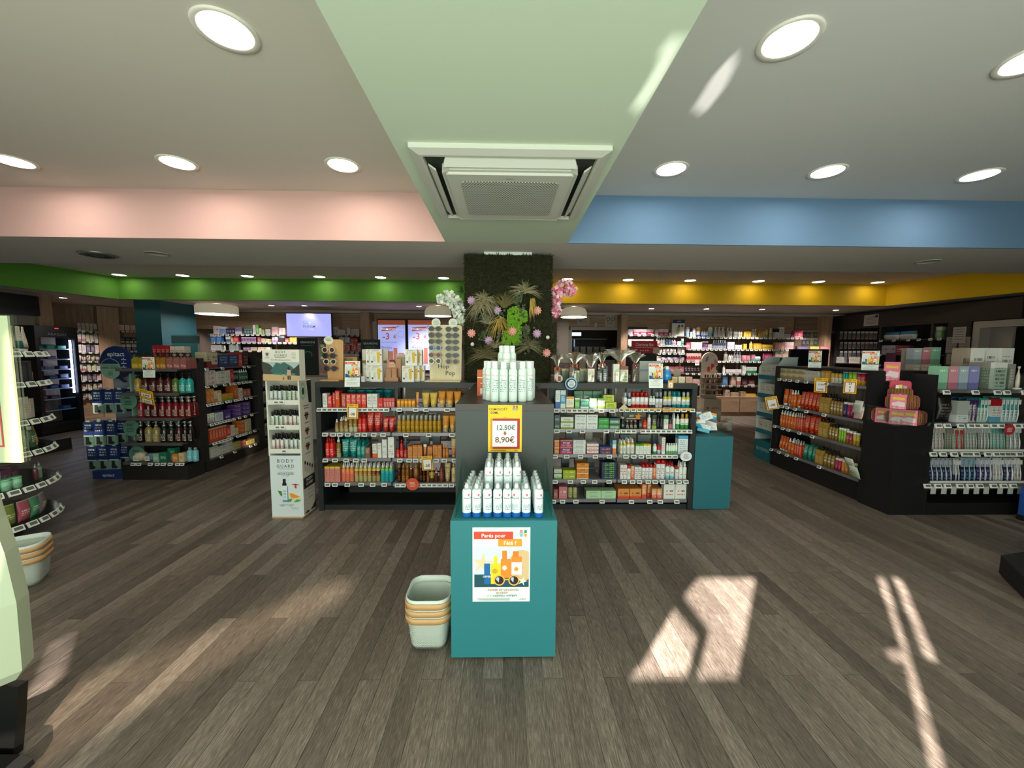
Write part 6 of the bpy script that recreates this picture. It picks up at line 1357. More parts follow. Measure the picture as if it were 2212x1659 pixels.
# ------------------------------------------------------------------ round cosmetics tower at the left edge
CXT,CYT,RT=-4.14,2.9,.5
rt=thing('round_display_tower','round cosmetics tower with curved clear shelves at the left edge','shelving',(CXT,CYT,0))
b=MB();b.lathe([(.30,.0),(.30,.10),(.16,.10),(.16,1.72),(.001,1.72)],28,cap=False);part('core',b,mat('#2a2a2c',.5),rt)
TZ=(1.475,1.245,.955,.715,.45,.175)
for i,z in enumerate(TZ):
    b=MB();b.lathe([(.001,z-.010),(RT,z-.010),(RT,z),(.001,z)],44,cap=False,sm=False);sh=part('shelf',b,film('shelf_acrylic','#c9d0cc',.22),rt)
    for a in(-34,-25,-16,-6,4,14,25,36,48):link('price_tag',TAG_ME,sh,(RT*1.005*math.cos(math.radians(a)),RT*1.005*math.sin(math.radians(a)),z),(-.45,0,math.radians(a+90)),1.35)
def polar(i,kind,w,h,ms,a,r,desc,d=.05,nm=None):
    pr=goods(kind,w,h,d,ms);n0,cat=NAMES[kind.split('_')[0]]
    place(pr,nm or n0,desc+' on %s shelf, round cosmetics tower'%('top','second','third','fourth','fifth','lowest')[i],cat,(CXT+r*math.cos(math.radians(a)),CYT+r*math.sin(math.radians(a)),TZ[i]),math.radians(a+90))
polar(0,'bottle_sq',.06,.16,[pk('#a86a14',bot='#8a4c0c',bh=.5,rough=.1),SIL],4,.42,'amber perfume bottle with silver cap')
for k,a in enumerate((16,28,40)):polar(0,'tube',.06,.20,[P('#cfc9b8',bot='#2f6a60',bh=.35 if k==1 else .05,ink='#a09a88',lo=.4,hi=.8),WHT],a,.40,('pale','white and green','cream')[k]+' cream tube')
for k,a in enumerate((0,12,24,36)):polar(1,'box',.075,.15+.01*(k%2),[P('#23242e',ink='#5a5c68',lo=.2,hi=.8)],a,.40,('first','second','third','fourth')[k]+' dark navy box',nm='cosmetic_box')
polar(1,'box',.06,.07,[P('#c0583a',ink='#e8c8b8',lo=.2,hi=.8)],50,.40,'orange striped box',nm='cosmetic_box')
for k,a in enumerate((0,11,22,33)):polar(2,'box',.065,.17-.02*(k%2),[P('#d0cabc',ink='#b08a5a',lo=.3,hi=.7)],a,.40,('first','second','third','fourth')[k]+' ivory box',nm='cosmetic_box')
polar(2,'pump',.06,.13,[P('#3c4038',ink='#a8a898',lo=.2,hi=.5),BLKC],47,.38,'dark pump bottle')
for k,a in enumerate((0,10,20,31,43)):polar(3,'bottle' if k%2 else 'tube',.06,.17-.01*(k%3),[P(('#7a9a7c','#5a7a5c','#8aa48c','#3f5c3c','#c9a83c')[k],ink='#d8e0d0',lo=.3,hi=.7),mat('#c9c9bc',.4)],a,.40,('first green','second green','pale green','dark green','yellow')[k]+' hair care bottle')
for k,a in enumerate((-22,-14,-6,2)):polar(4,'tin',.062,.085,[P('#8fc9a4',ink='#4a8a68',lo=.3,hi=.6),mat('#7cc49a',.4)],a,.44,('first','second','third','fourth')[k]+' mint green jar')
for k,a in enumerate((-16,-4,8,20)):polar(4,'box',.075,.11+.01*k,[P('#6a4458' if k>1 else '#8fd0b0',ink='#b8a0ac',lo=.3,hi=.7)],a,.31,('first','second','third','fourth')[k]+' rear box',nm='cosmetic_box')
for k,a in enumerate((28,37)):polar(4,'spray',.03,.13,[pk('#8aa48c' if k else '#6a3a44',rough=.15),SIL],a,.42,('wine red','pale green')[k]+' slim spray')
for k,(a,c)in enumerate(((-30,'#3f5c34'),(-19,'#c98a1c'),(-6,'#7a8a3c'),(7,'#b0586a'),(18,'#4c9a74'),(30,'#8a7a84'))):polar(5,'pouch',.085,.16,[P(c,top='#cfc8b0',th=.96,ink='#e6e0c8',lo=.3,hi=.6)],a,.43,('dark green','amber','olive','pink','sea green','mauve')[k]+' sachet')
b=MB();b.box(-7.3,-6.55,5.25,5.86,0,.17);tag(part('low_plinth',b,DK,None),'low black plinth on the floor before the drinks fridge','plinth')

# ------------------------------------------------------------------ fridge
FF=Face((-7.9,0,0),(0,1,0))
fr=thing('drinks_fridge','tall black glass door fridge lit blue inside','fridge',(-7.9,6.965,0),math.pi/2)
FB_=mat('#101113',.35)
for x0,x1,y0,y1,z0,z1,nm in((-.325,-.29,.0,.62,.0,1.895,'side_panel'),(.29,.325,.0,.62,.0,1.895,'side_panel'),(-.29,.29,.58,.62,.1,1.895,'back_panel'),(-.29,.29,.0,.58,1.86,1.895,'top_panel'),(-.29,.29,.0,.58,.03,.20,'plinth')):
    b=MB();b.box(x0,x1,y0,y1,z0,z1);part(nm,b,FB_,fr)
b=MB();b.box(-.29,.29,.575,.579,.2,1.72);part('inner_back',b,mat('#4a58b0',.6,emit=.25),fr)  # no lamp: blue glow of the fridge light put into the back panel
b=MB();b.box(-.325,.325,-.03,-.001,1.70,1.89);h_=part('header',b,FB_,fr);text('ARAGAN',.045,mat('#8a8d94'),h_,(.0,-.0315,1.735),space=1.1);b=MB();b.box(-.03,.03,-.032,-.0305,1.85,1.868);part('display',b,mat('#d03030',emit=.8),h_)
for x0,x1,z0,z1 in((-.325,-.275,.14,1.70),(.27,.325,.14,1.70),(-.275,.27,.14,.21)):b=MB();b.box(x0,x1,-.03,-.001,z0,z1);part('door_frame',b,FB_,fr)
b=MB();b.box(-.275,.27,-.012,-.008,.21,1.70);part('door_glass',b,film('fridge_glass','#e6ecf4',.06),fr)
b=MB();b.box(.245,.265,.03,.05,.70,1.66);part('light_strip',b,mat('#dfe8ff',emit=14.0),fr)
for i,z in enumerate((1.50,1.32,1.14,.97,.80,.62,.42)):
    b=MB();b.box(-.285,.285,.06,.56,z-.01,z);sh=part('shelf',b,film('fridge_shelf','#c8d4f0',.3),fr)
    b=MB();b.box(-.28,.28,.052,.06,z-.014,z+.006);part('price_rail',b,mat('#c9d2e4',.3),sh)
    for k in range(3):
        w_=.13;c=(('#1f8a78','#2f9a44','#1f8a5a'),('#8a2c5c','#7a2450','#a83c2c'),('#2a2a5c','#23285c','#32306a'),('#23245c','#2c2c6a','#1f2250'),('#2a2850','#23245c','#3a3470'),('#4a2a50','#6a2c40','#3a2a58'),('#b0342c','#2a5a9a','#2a6aa8'))[i][k]
        if(i+k)%4==3:continue
        place(goods('box',w_,.06+.02*((i+k)%2),.09,[P(c,ink='#c0c4d8',lo=.3,hi=.7)]),'chilled_box','%s coloured box on the %s shelf inside the drinks fridge'%(('left','middle','right')[k],('top','second','third','fourth','fifth','sixth','lowest')[i]),'box',(-7.9-.13,6.965-.18+.17*k,z),math.pi/2)
# left partition with fascia, oak post
b=MB();b.box(-8.35,-8.2,3.6,6.95,0,ZL);struct('wall_partition',b,mat('#8a827a',.7),'pale partition behind the round cosmetics tower')
b=MB();b.box(-8.2,-8.12,4.2,6.96,2.07,2.41);tag(part('fascia_sign',b,mat('#0c0c0d',.4),None),'blank black fascia panel under the green bulkhead','sign')
b=MB();b.box(-8.36,-8.15,6.96,7.18,0,ZL);struct('trim_11',b,WOODV,'oak post beside the black fascia')

# diagonal corner shelving
FD=Face((-9.65,7.535,0),(1.15,1.75,0))
ds=thing('wall_shelving','oak corner wall shelving between fridge and teal column','shelving',FD.o,FD.rz)
def uz(px,py,back=.0):return FD.hit(px,py,back)
uA,uB,uC,uD=uz(150,760)[0],uz(216,760)[0],uz(262,760)[0],uz(309,760)[0]
b=MB();b.box(uB,uC,.0,.3,0,ZL-.02);part('pilaster',b,WOODV,ds)
b=MB();b.box(uA-.3,uB,.05,.3,0,uz(190,862)[1]-.02);part('base_cabinet',b,WOOD,ds)
sy=(716,738,761.5,780.5,801,822,841,860)
PKC=[P('#d8c4c4',ink='#a87a84',lo=.2,hi=.8),P('#d0c4b0',ink='#8a7a5a',lo=.2,hi=.8),P('#cfc8c8',bot='#b0707a',bh=.3),P('#c9c2a8',top='#8aa06a',th=.7),P('#d8d2d0',ink='#6a6a74',lo=.2,hi=.8),P('#6a5c70',ink='#c9c0cc',lo=.2,hi=.7)]
for i,y in enumerate(sy):
    z=uz(190,y)[1];b=MB();b.box(uA-.3,uB,.0,.28,z-.02,z);s=part('shelf',b,mat('#3a322c',.6),ds)
    price_tags(s,[uz(p,y)[0]for p in(165,180,195,208)],-.006,z,-.3)
    hh=(.17,.19,.17,.15,.16,.13,.12,.10)[i]
    for k in range(5):
        u=uz(168,y,.05)[0]+(uB-uz(168,y,.05)[0])*(k+.5)/5;w_=(uB-uz(168,y,.05)[0])/5*.88
        place(goods('box' if i!=3 else 'tin',w_,hh,.06 if i!=3 else w_,[PKC[(i*2+k//2)%6]]),'corner_shelf_pack','%s pack on the %s shelf of the oak corner by the fridge'%(ORD[k]if k<4 else 'rightmost',('top','second','third','fourth','fifth','sixth','seventh','lowest')[i]),'box',FD.pt(u,.08,z),FD.rz,None,-.15 if i<2 else 0)
for i,y in enumerate((716,737.5,758,780)):
    z=uz(285,y)[1];b=MB();b.box(uC,uD+.6,.0,.28,z-.02,z);s=part('shelf',b,mat('#3a322c',.6),ds)
    price_tags(s,[uz(p,y)[0]for p in(265,275,284,293,304)],-.006,z,-.3)
    for k in range(5):
        u=uC+(uD+.1-uC)*(k+.5)/5;w_=(uD+.1-uC)/5*.9
        place(goods('box',w_,(.14,.10,.15,.2)[i],.06,[[P('#d0b8b0',bot='#b8605c',bh=.2,ink='#a8484c',lo=.3,hi=.8),P('#2a2626',ink='#9a9494',lo=.3,hi=.6),P('#4a4c6a',top='#cfc4c4',th=.6,ink='#c0bccc',lo=.2,hi=.5),P('#5c5f74',ink='#c0bccc',lo=.2,hi=.5)][i]]),'corner_shelf_pack','%s pack on the %s shelf beside the teal column'%(ORD[k]if k<4 else 'rightmost',('top','second','third','lowest')[i]),'box',FD.pt(u,.08,z),FD.rz)

# ------------------------------------------------------------------ pale sign close to the viewer
sg=thing('pale_sign_stand','pale green floor sign with red bordered notice at the left edge','sign',(-1.90,1.30,0))
PALE=mat('#b9c4a8',.45)
b=MB();b.rings([[(-.30,-.04,z-.09),(x-.03,-.04,z),(x,.0,z),(x-.03,.06,z),(-.30,.06,z-.09)]for x,z in((.18,.335),(.205,.37),(.21,.62),(.188,.80),(.16,.91),(.12,1.12))],0,False);part('body',b,PALE,sg)
b=MB();b.slab([(-.30,.0),(.10,.0),(.125,.14),(.145,.28),(-.30,.30)],.03,.06);part('leg',b,mat('#0f1011',.35),sg)
b=MB();b.slab([(-.3,.0),(.195,.0),(.215,.012),(.21,.03),(.17,.048),(-.3,.055)],-.13,.0);part('foot',b,mat('#0f1011',.3),sg)
b=MB();b.box(-.42,.405,-.085,-.080,1.13,1.605);part('sleeve',b,ACRYL,sg)
b=MB();b.box(-.41,.392,-.092,-.086,1.145,1.60);nt_=part('notice',b,mat('#aab594',.5),sg)
f=Flat()
for x0,x1,z0,z1 in((-.39,.345,1.195,1.2),(.34,.345,1.195,1.575),(-.39,.345,1.57,1.575)):f.rect(x0,x1,z0,z1,'#b0383a')
f.part(nt_,(0,-.093,0))

# ------------------------------------------------------------------ slatted sun care gondola (right)
FRs=Face((3.63,5.08,0),(0,-1,0));FRe=Face((3.93,3.42,0),(1,0,0))
BK2=mat('#121112',.5);GSH=mat('#6f6b70',.4,.3)
rs=thing('gondola_shelving','black sun care gondola with wooden slatted back on the right aisle','shelving',FRs.o,FRs.rz)
b=MB();b.box(0,1.36,0,.62,0,.195);part('base',b,BK2,rs)
b=MB();b.box(0,.065,0,.62,.195,1.31);part('side_panel',b,BK2,rs)
b=MB();b.box(1.335,1.36,0,.62,.195,1.31);part('side_panel',b,BK2,rs)
b=MB();b.box(0,1.36,0,.62,1.31,1.335);part('top_panel',b,BK2,rs)
b=MB();b.box(.065,.30,.28,.31,.195,1.31);part('back_panel',b,BK2,rs)
b=MB();b.box(.30,1.335,.312,.33,.195,1.31);part('back_panel',b,mat('#2a2420',.6),rs)
GREYW=woodmat('grey_slat','#83766a','#a89a8a',20.0,1.5)
sm_=MB();sm_.box(.004,.068,.295,.312,.20,1.30);sm_=sm_.mesh('slat',GREYW)
for k in range(14):link('slat',sm_,rs,(.302+.073*k,0,0))
RS=(1.178,.829,.550,.227)
for z,tg_ in zip(RS,((1684,1696,1707,1723,1742,1786),(1685,1694,1705,1722,1747,1786),(1680,1698,1711,1735,1764),(1676,1693,1711,1732,1784))):
    b=MB();b.box(.065,1.335,-.015,.28,z-.016,z);s=part('shelf',b,GSH,rs)
    b=MB();b.box(.065,1.335,-.022,-.015,z-.028,z+.002);part('edge_rail',b,mat('#8a868c',.3,.4),s)
    price_tags(s,[FRs.hit(p,900)[0]for p in tg_],-.028,z-.004,-.4)
ORG=P('#d86418',ink='#f0d8c0',lo=.35,hi=.6);ORd=P('#cc3a18',ink='#f0c0a8',lo=.2,hi=.85);gold2=P('#b08a3c',ink='#e0c890',lo=.15,hi=.6);drop=P('#8a6a2c',bot='#7a5a1c',bh=.2,ink='#e0dccc',lo=.25,hi=.7,rows=4)
shelf_ctx(FRs,RS[0],'on top shelf, slatted sun care gondola','cosmetic_box',back=.02)
row('box',1686,1737,796,'gold and white small box',[P('#b8a064',top='#d8d0b8',th=.5,ink='#6a5a34',lo=.2,hi=.8)],n=4,stack=2);row('box',1738,1768,801,'white small box',[P('#d0ccc0',ink='#8a8678',lo=.2,hi=.7)],n=4,stack=2);row('box',1775,1792,794,'tall golden box',[P('#c9963a',top='#2a241c',th=.92,ink='#e8cf90',lo=.2,hi=.7)],n=2);row('bottle',1793,1817,801,'black capped bottle with white label',[P('#b8963c',bot='#d8d2bc',bh=.5,ink='#5a4a24',lo=.1,hi=.4),BLKC],n=3)
row('tin',1820,1830,800,'teal vitamin tub',[P('#1f9a98',ink='#d8f0ec',lo=.2,hi=.5),WHT],n=2);row('tin',1831,1848,800,'lime vitamin tub',[P('#8ab83a',ink='#eef4d8',lo=.2,hi=.5),WHT],n=2);row('tin',1850,1868,802,'crimson and yellow vitamin tub',[P('#a81c40',bot='#d8a02c',bh=.4,ink='#f0d0c0',lo=.4,hi=.7),WHT],n=2)
shelf_ctx(FRs,RS[1],'on second shelf, slatted sun care gondola','cosmetic_box',back=.02)
row('tube',1689,1699,840,'orange tube nearest the far end',[ORG,WHT]);row('tube',1700,1707,841,'second orange tube',[ORG,WHT]);row('spray',1708,1718,843,'orange spray with white nozzle',[ORG,WHT],n=2,deep=2);row('tube',1718.5,1726,853,'short orange tube',[ORG,WHT])
row('tube',1727,1769,848,'red sun cream tube',[ORd,mat('#b83216',.4)],n=5,deep=2);row('bottle_sq',1771,1792,851,'square golden lotion with black cap',[gold2,BLKC],n=2,deep=2);row('bottle',1793,1820,860,'amber dropper bottle with white label',[drop,BLKC],n=4,deep=2)
row('tin',1821,1828,868,'navy vitamin tub',[P('#1f2c6a',ink='#d0d4e8',lo=.2,hi=.5),WHT]);row('tin',1829,1843.5,870,'magenta vitamin tub',[P('#a81c58',ink='#f0c8d8',lo=.2,hi=.5),WHT],n=2,deep=2);row('tin',1845,1861,873,'orange vitamin tub',[P('#d8842c',ink='#f8e0c0',lo=.2,hi=.5),WHT],n=2,deep=2)
shelf_ctx(FRs,RS[2],'on third shelf, slatted sun care gondola','cosmetic_box',back=.02)
row('spray',1684,1719,889,'orange spray with white nozzle',[ORG,WHT],n=6,deep=2);row('spray',1720,1733,892,'red sun spray',[ORd,mat('#b8b4ac',.3)],n=3,deep=2);row('tube',1734,1768,899,'red sun cream tube',[ORd,mat('#b83216',.4)],n=3,deep=2);row('bottle_sq',1769,1788,905,'square golden lotion with black cap',[gold2,BLKC],n=2,deep=2);row('bottle',1789,1809,917,'amber dropper bottle with white label',[drop,BLKC],n=3,deep=2)
row('tin',1811,1826.5,925,'lime vitamin tub',[P('#8ab81f',ink='#f0f4d0',lo=.2,hi=.5),WHT],n=3,deep=2);row('tin',1827,1840,931,'purple red vitamin tub',[P('#8a2448',bot='#c95a2c',bh=.3,ink='#f0d0c0',lo=.4,hi=.7),WHT],n=2,deep=2);row('tin',1841,1855,935,'yellow vitamin tub',[P('#c9a83c',ink='#6a7a3c',lo=.2,hi=.5),WHT],n=2)
shelf_ctx(FRs,RS[3],'on lowest shelf, slatted sun care gondola','cosmetic_box',back=.02)
row('tube',1681,1699,942,'orange sun cream tube',[ORG,WHT],n=3);row('spray',1700,1714,947,'orange spray with white nozzle',[ORG,WHT],n=2,deep=2);row('spray',1715,1730,952,'red sun spray with grey nozzle',[ORd,mat('#b8b4ac',.3)],n=3,deep=2);row('tube',1731.5,1761,962,'teal after sun tube',[P('#128068',ink='#c0e4d8',lo=.3,hi=.85),mat('#0f6a58',.4)],n=3,deep=2);row('bottle_sq',1762,1777.5,966,'square golden lotion with black cap',[gold2,BLKC],n=2,deep=2)
row('pump',1778,1802,972,'amber pump bottle with white label',[drop,BLKC],n=3,deep=2);row('tin',1803,1815.5,990,'magenta vitamin tub',[P('#b01c50',ink='#f0c8d8',lo=.2,hi=.5),WHT],n=2,deep=2);row('tin',1816.5,1831,995,'orange vitamin tub',[P('#d8842c',ink='#f8e0c0',lo=.2,hi=.5),WHT],n=2,deep=2);row('tin',1832,1848,1000,'green and yellow vitamin tub',[P('#7a9a4c',bot='#c9a83c',bh=.4,ink='#e8ecd0',lo=.4,hi=.7),WHT],n=2)
for k,(px,py,z)in enumerate(((1856,850,.90),(1858,868,.845),(1846,978,.31),(1856,990,.24))):
    u,_=FRs.hit(px,py,-.03)
    place(goods('pouch',.10,.13,.03,[pk(('#b9b4b0','#c9a8a4','#a8b49a','#b4c0a0')[k],top='#d8d4cc',th=.7,ink='#6a8a6a',lo=.2,hi=.6,rough=.2),]),'hanging_sachet',('upper','lower','tilted upper','tilted lower')[k]+' silvery sachet at the %s corner of the slatted gondola'%('top' if k<2 else 'bottom'),'sachet',FRs.pt(u,-.045,z),FRs.rz,None,-.2 if k<2 else .35)
u,z=FRs.hit(1772,848,-.05);deal_card(FRs.pt(u,-.05,z),FRs.rz+.5,.125,.165,[['12,90','9,90€']],'red framed card reading 9,90 euros on the slatted gondola')
u,z=FRs.hit(1835,850,-.05);deal_card(FRs.pt(u,-.05,z),FRs.rz+.6,.105,.15,[['17','9','5']],'yellow card with three figures on the slatted gondola')
u,z=FRs.hit(1671,884,-.08);deal_card(FRs.pt(u,-.08,z),FRs.rz+.9,.135,.17,['-3€'],'tilted minus three euro card at the far end of the slatted gondola',ry=-.25)
u,z=FRs.hit(1759,797,.05);small_poster(FRs.pt(u,.05,1.338+.03),FRs.rz+.7,.125,'small summer poster on the slatted gondola before the black monitor',foot=True)
u,z=FRs.hit(1868,800,.05);small_poster(FRs.pt(u,.10,1.338+.02),FRs.rz+.8,.13,'small summer poster on the slatted gondola beside the toiletry bags')

# corner niche with toiletry bags
cn=thing('corner_plinth','black corner plinth with niche panels holding toiletry bags','plinth',(3.60,3.42,0))
b=MB();b.box(.0,.33,.0,.298,0,.845);part('block',b,BK2,cn)
b=MB();b.box(.0,.33,.298,.325,0,1.315);part('rear_panel',b,BK2,cn)
b=MB();b.box(.33,.352,.0,.325,0,1.315);part('side_panel',b,mat('#1a1a1c',.45),cn)
for x0,x1,y0,y1 in((.0,.33,.0,.004),(.0,.004,.004,.298)):b=MB();b.box(x0,x1,y0,y1,.846,1.0);part('clear_side',b,ACRYL,cn)
mm,nt,bs=nodemat('striped_canvas');tc=nt.nodes.new('ShaderNodeTexCoord');sx=nt.nodes.new('ShaderNodeSeparateXYZ');nt.links.new(tc.outputs['Generated'],sx.inputs[0])
st=mth(nt,'GREATER_THAN',mth(nt,'FRACT',mth(nt,'MULTIPLY',sx.outputs[0],8.0)),.72)
nt.links.new(mixc(nt,st,lin('#7a5a28'),lin('#4a2f18')),bs.inputs['Base Color']);bs.inputs['Roughness'].default_value=.9
STRP=mm;PINKC=mat('#c04a5c',.8);PKCARD=P('#d8607c',ink='#e8b4c0',lo=.05,hi=.35)
def rrect(w,h,r,n=5):
    out=[]
    for cx,cz,a0 in((w/2-r,h-r,0),(-w/2+r,h-r,90),(-w/2+r,r,180),(w/2-r,r,270)):out+=[(cx+r*math.cos(math.radians(a0+90*k/n)),cz+r*math.sin(math.radians(a0+90*k/n)))for k in range(n+1)]
    return out
def shell(outline,d,y0=.0):
    cx=.0;cz=sum(p[1]for p in outline)/len(outline);b=MB();rr=[]
    for s,y in((.0,-1.0),(.6,-.96),(.9,-.75),(1.0,.0),(.9,.75),(.0,1.0)):rr.append([(cx+(x-cx)*max(s,.02),y0+y*d/2,cz+(z-cz)*max(s,.02))for x,z in outline])
    b.rings(rr,0,True,cap=True);return b
def outline_tube(outline,r,y):b=MB();b.tube([(x,y,z)for x,z in outline+outline[:1]],r,5,cap=False);return b
BAGM=[shell(rrect(.165,.125,.035),.05).mesh('pouch',STRP),outline_tube(rrect(.168,.128,.036),.004,-.004).mesh('piping',PINKC),shell(rrect(.10,.075,.03),.008,-.026).mesh('pocket',STRP),outline_tube(rrect(.10,.075,.03),.003,-.027).mesh('pocket_piping',PINKC)]
bt=MB();bt.lathe([(.001,.003),(.006,.0)],8,cap=False);bt.v=[(x,-.031-z,y+.065)for x,y,z in bt.v];BAGM.append(bt.mesh('stud',mat('#e0d8c0',.3,.5)))
def toiletry_bag(loc,rx,rz,label,open_=False,card=True):
    o=tag(link('toiletry_bag',None,None,loc,(rx,0,rz)),label,'bag')
    for nm,me in zip(('pouch','piping','pocket','pocket_piping','stud'),BAGM):link(nm,me,o)
    if open_:
        part('flap',shell([(x,z+.10)for x,z in rrect(.155,.095,.03)],.01,.022),PINKC,o)
        for x,c,h in((-.022,'#e6d8d0',.03),(.0,'#e0b83a',.035),(.03,'#a090b0',.025)):b=MB();b.box(x-.012,x+.012,-.012,.0,.115,.122+h);part('sample_tube',b,mat(c,.4),o)
    elif card:b=MB();b.box(-.055,.055,-.036,-.034,-.005,.135);c=part('pink_card',b,PKCARD,o);f=Flat();f.poly([(-.04,.085),(.042,.08),(.04,.105),(-.038,.11)],'#e0b42c');f.poly([(-.045,.03),(.045,.02),(.045,.06),(.0,.07),(-.04,.055)],'#d8c4c8');f.part(c,(0,-.0365,0))
    return o
toiletry_bag((3.775,3.58,1.055),.0,-.7,'open striped toiletry bag with pink flap on top of the pile',True)
b=MB();b.box(-.06,.06,-.001,.001,0,.19);o=tag(part('pink_card',b,PKCARD,None,(3.80,3.70,1.235),(0,0,-.5)),'pink header card behind the open toiletry bag','card');f=Flat();f.poly([(-.045,.13),(.045,.125),(.045,.15),(-.043,.157)],'#e0b42c');f.poly([(-.05,.05),(.05,.04),(.05,.09),(-.02,.105)],'#dcc8cc');f.part(o,(0,-.002,0))
b=MB();b.box(-.075,.075,-.02,.02,0,.205);tag(part('bag_riser',b,BK2,None,(3.79,3.62,.847),(0,0,-.7)),'black riser hidden under the open toiletry bag','riser')
for k,(x,y,z,rx,rz)in enumerate(((3.70,3.52,.848,-.05,-.7),(3.755,3.465,.848,-.12,-.75),(3.655,3.60,.848,-.05,-.9),(3.82,3.47,.848,-.05,-.4),(3.86,3.54,.848,-.05,-.3),(3.73,3.55,.985,-.1,-.7),(3.80,3.53,.985,-.1,-.55))):
    toiletry_bag((x,y,z),rx,rz,('second left','front centre','far left','front right','far right','upper left','upper right')[k]+' striped toiletry bag with pink card in the niche pile',card=k in(1,2,5,0))

# ------------------------------------------------------------------ toothbrush display (right end)
re_=thing('gondola_shelving','black toothbrush display facing the window on the right','shelving',FRe.o)
b=MB();b.box(.025,1.55,0,.6,0,.115);part('base',b,BK2,re_)
b=MB();b.box(.03,1.55,.34,.36,.115,1.30);part('back_panel',b,mat('#3a322c',.6),re_)
b=MB();b.box(.03,1.55,.36,1.6,1.28,1.31);part('rear_top',b,BK2,re_)
b=MB();b.box(.03,1.55,1.55,1.6,0,1.28);part('rear_panel',b,BK2,re_)
REZ=(1.180,.872,.607,.308)
for z,tg_ in zip(REZ,((2032,2094,2141,2161,2200),(2022,2041,2070,2092,2105,2122,2141,2157,2192,2207),(2017,2038,2062,2085,2096,2110,2135,2153,2165,2177,2188,2203),(2011,2034,2055,2082,2104,2125,2155,2177,2198))):
    s=shelf(re_,FRe,.03,1.55,z,tg_,y0=-.01,y1=.34,mm=GSH,py=930,sc=1.25)
    if z<.7:b=MB();b.box(.03,1.55,-.012,-.006,z-.004,z+.022);part('white_rail',b,mat('#d0d0cc',.4),s)
for px in(2011,2034,2055,2082,2104,2125,2155,2177,2198):b=MB();b.box(-.024,.024,-.004,.0,-.09,-.02);part('tag_holder',b,mat('#b9bab4',.4),re_,(FRe.hit(px,1060)[0],-.016,REZ[3]-.01))
shelf_ctx(FRe,REZ[0],'on top shelf, toothbrush display','toothbrush_box',d=.09)
def eb(c,c2):return P(c,top=c,th=.9,bot=c2,bh=.3,ink='#eef0f0',lo=.72,hi=.9,rows=7)
for px0,px1,c,c2,nm in((2028.5,2050,'#8fc4a4','#6a9a80','mint green'),(2051.5,2072.5,'#c98a98','#a8687a','rose pink'),(2074,2094.5,'#a4b4c0','#7a8c9c','grey blue'),(2096,2118.5,'#8c8cc4','#6c6ca4','lavender')):
    row('box',px0,px1,791.5,nm+' electric toothbrush box',[eb(c,c2)])
row('box',2149,2178.5,783,'white electric toothbrush box in the clear case',[P('#dfe0da',ink='#5a5e60',lo=.1,hi=.8,rows=7)],back=.05)
row('box',2120,2146,783,'grey box inside the clear case',[P('#8a867c',ink='#c0bcb0',lo=.2,hi=.8)],back=.08);row('box',2182,2196,786,'grey leaflet box by the brush stand',[P('#8f8c84',ink='#c9c6bc',lo=.2,hi=.8)],back=.09)
row('box',2103,2129,752,'white toothbrush box with black brush, upper rear row',[P('#dcdcd6',ink='#2a2c30',lo=.1,hi=.75,rows=5)],back=.20,dz=.0);row('box',2131,2156,752,'second white toothbrush box, upper rear row',[P('#dcdcd6',ink='#4a4c50',lo=.1,hi=.8,rows=6)],back=.22);row('box',2164,2193,752,'third white toothbrush box, upper rear row',[P('#dadad4',ink='#6a6c70',lo=.1,hi=.8,rows=7)],back=.20)
row('box',2080,2101,752,'brown beige toothbrush box, upper rear row',[P('#9a8c7c',ink='#3a342c',lo=.3,hi=.8,rows=4)],back=.22)
u,_=FRe.hit(2200,835,.05);t=thing('electric_toothbrush','white electric toothbrush on a charging base, toothbrush display','toothbrush',FRe.pt(u,.06,REZ[0]))
b=MB();b.lathe([(.03,0),(.03,.012),(.018,.016)],16);part('charger',b,WHT,t);b=MB();b.lathe([(.013,.016),(.015,.06),(.012,.13),(.006,.16),(.004,.19),(.009,.20),(.009,.215)],12);part('brush_body',b,mat('#d0ccbc',.3),t)
u0,_=FRe.hit(2118,830,.03);u1,_=FRe.hit(2180,830,.03);b=MB();b.box(u0,u1,.03,.034,0,.20);b.box(u0,u0+.004,.034,.16,0,.20);tag(part('clear_case',b,ACRYL,None,FRe.o+Vector((0,0,REZ[0]))),'clear acrylic case around toothbrush boxes','case')
shelf_ctx(FRe,REZ[1],'on second shelf, toothbrush display','oral_care_box',d=.06)
row('pouch',2036,2066,853,'black crinkled bag',[P('#141414',ink='#6a5a54',lo=.2,hi=.7)],d=.09);row('box',2069,2096,866,'pale grey sloped carton',[P('#a8aca8',bot='#d0d4d0',bh=.35,ink='#5a8a9a',lo=.1,hi=.3)])
row('brush',2096,2121,861,'white and violet toothbrush pack',[P('#d0ccd0',top='#2a5a7a',th=.8,ink='#5a3a6a',lo=.1,hi=.7),mat('#4a2a5c',.3)],n=3,deep=3);row('brush',2123,2145,861,'teal toothbrush pack',[P('#1f8a7c',bot='#c0d4cc',bh=.6,ink='#1f6a5c',lo=.2,hi=.5),mat('#d8e0dc',.3)],n=3,deep=3);row('box',2146,2166,862,'red and white toothpaste box',[P('#cfd4d4',top='#a01c24',th=.7,bot='#5a9ab4',bh=.25,ink='#a83a3c',lo=.3,hi=.65)],n=2);row('brush',2168,2212,860,'aqua toothbrush pack',[P('#5aa4a0',bot='#c8d8d8',bh=.5,ink='#2a5a7a',lo=.1,hi=.6),mat('#dfe6e8',.3)],n=5,deep=3)
shelf_ctx(FRe,REZ[2],'on third shelf, toothbrush display','oral_care_box',d=.02)
clr2=P('#aab0aa',top='#c9ccc4',th=.85,ink='#7a8078',lo=.1,hi=.8,rows=7)
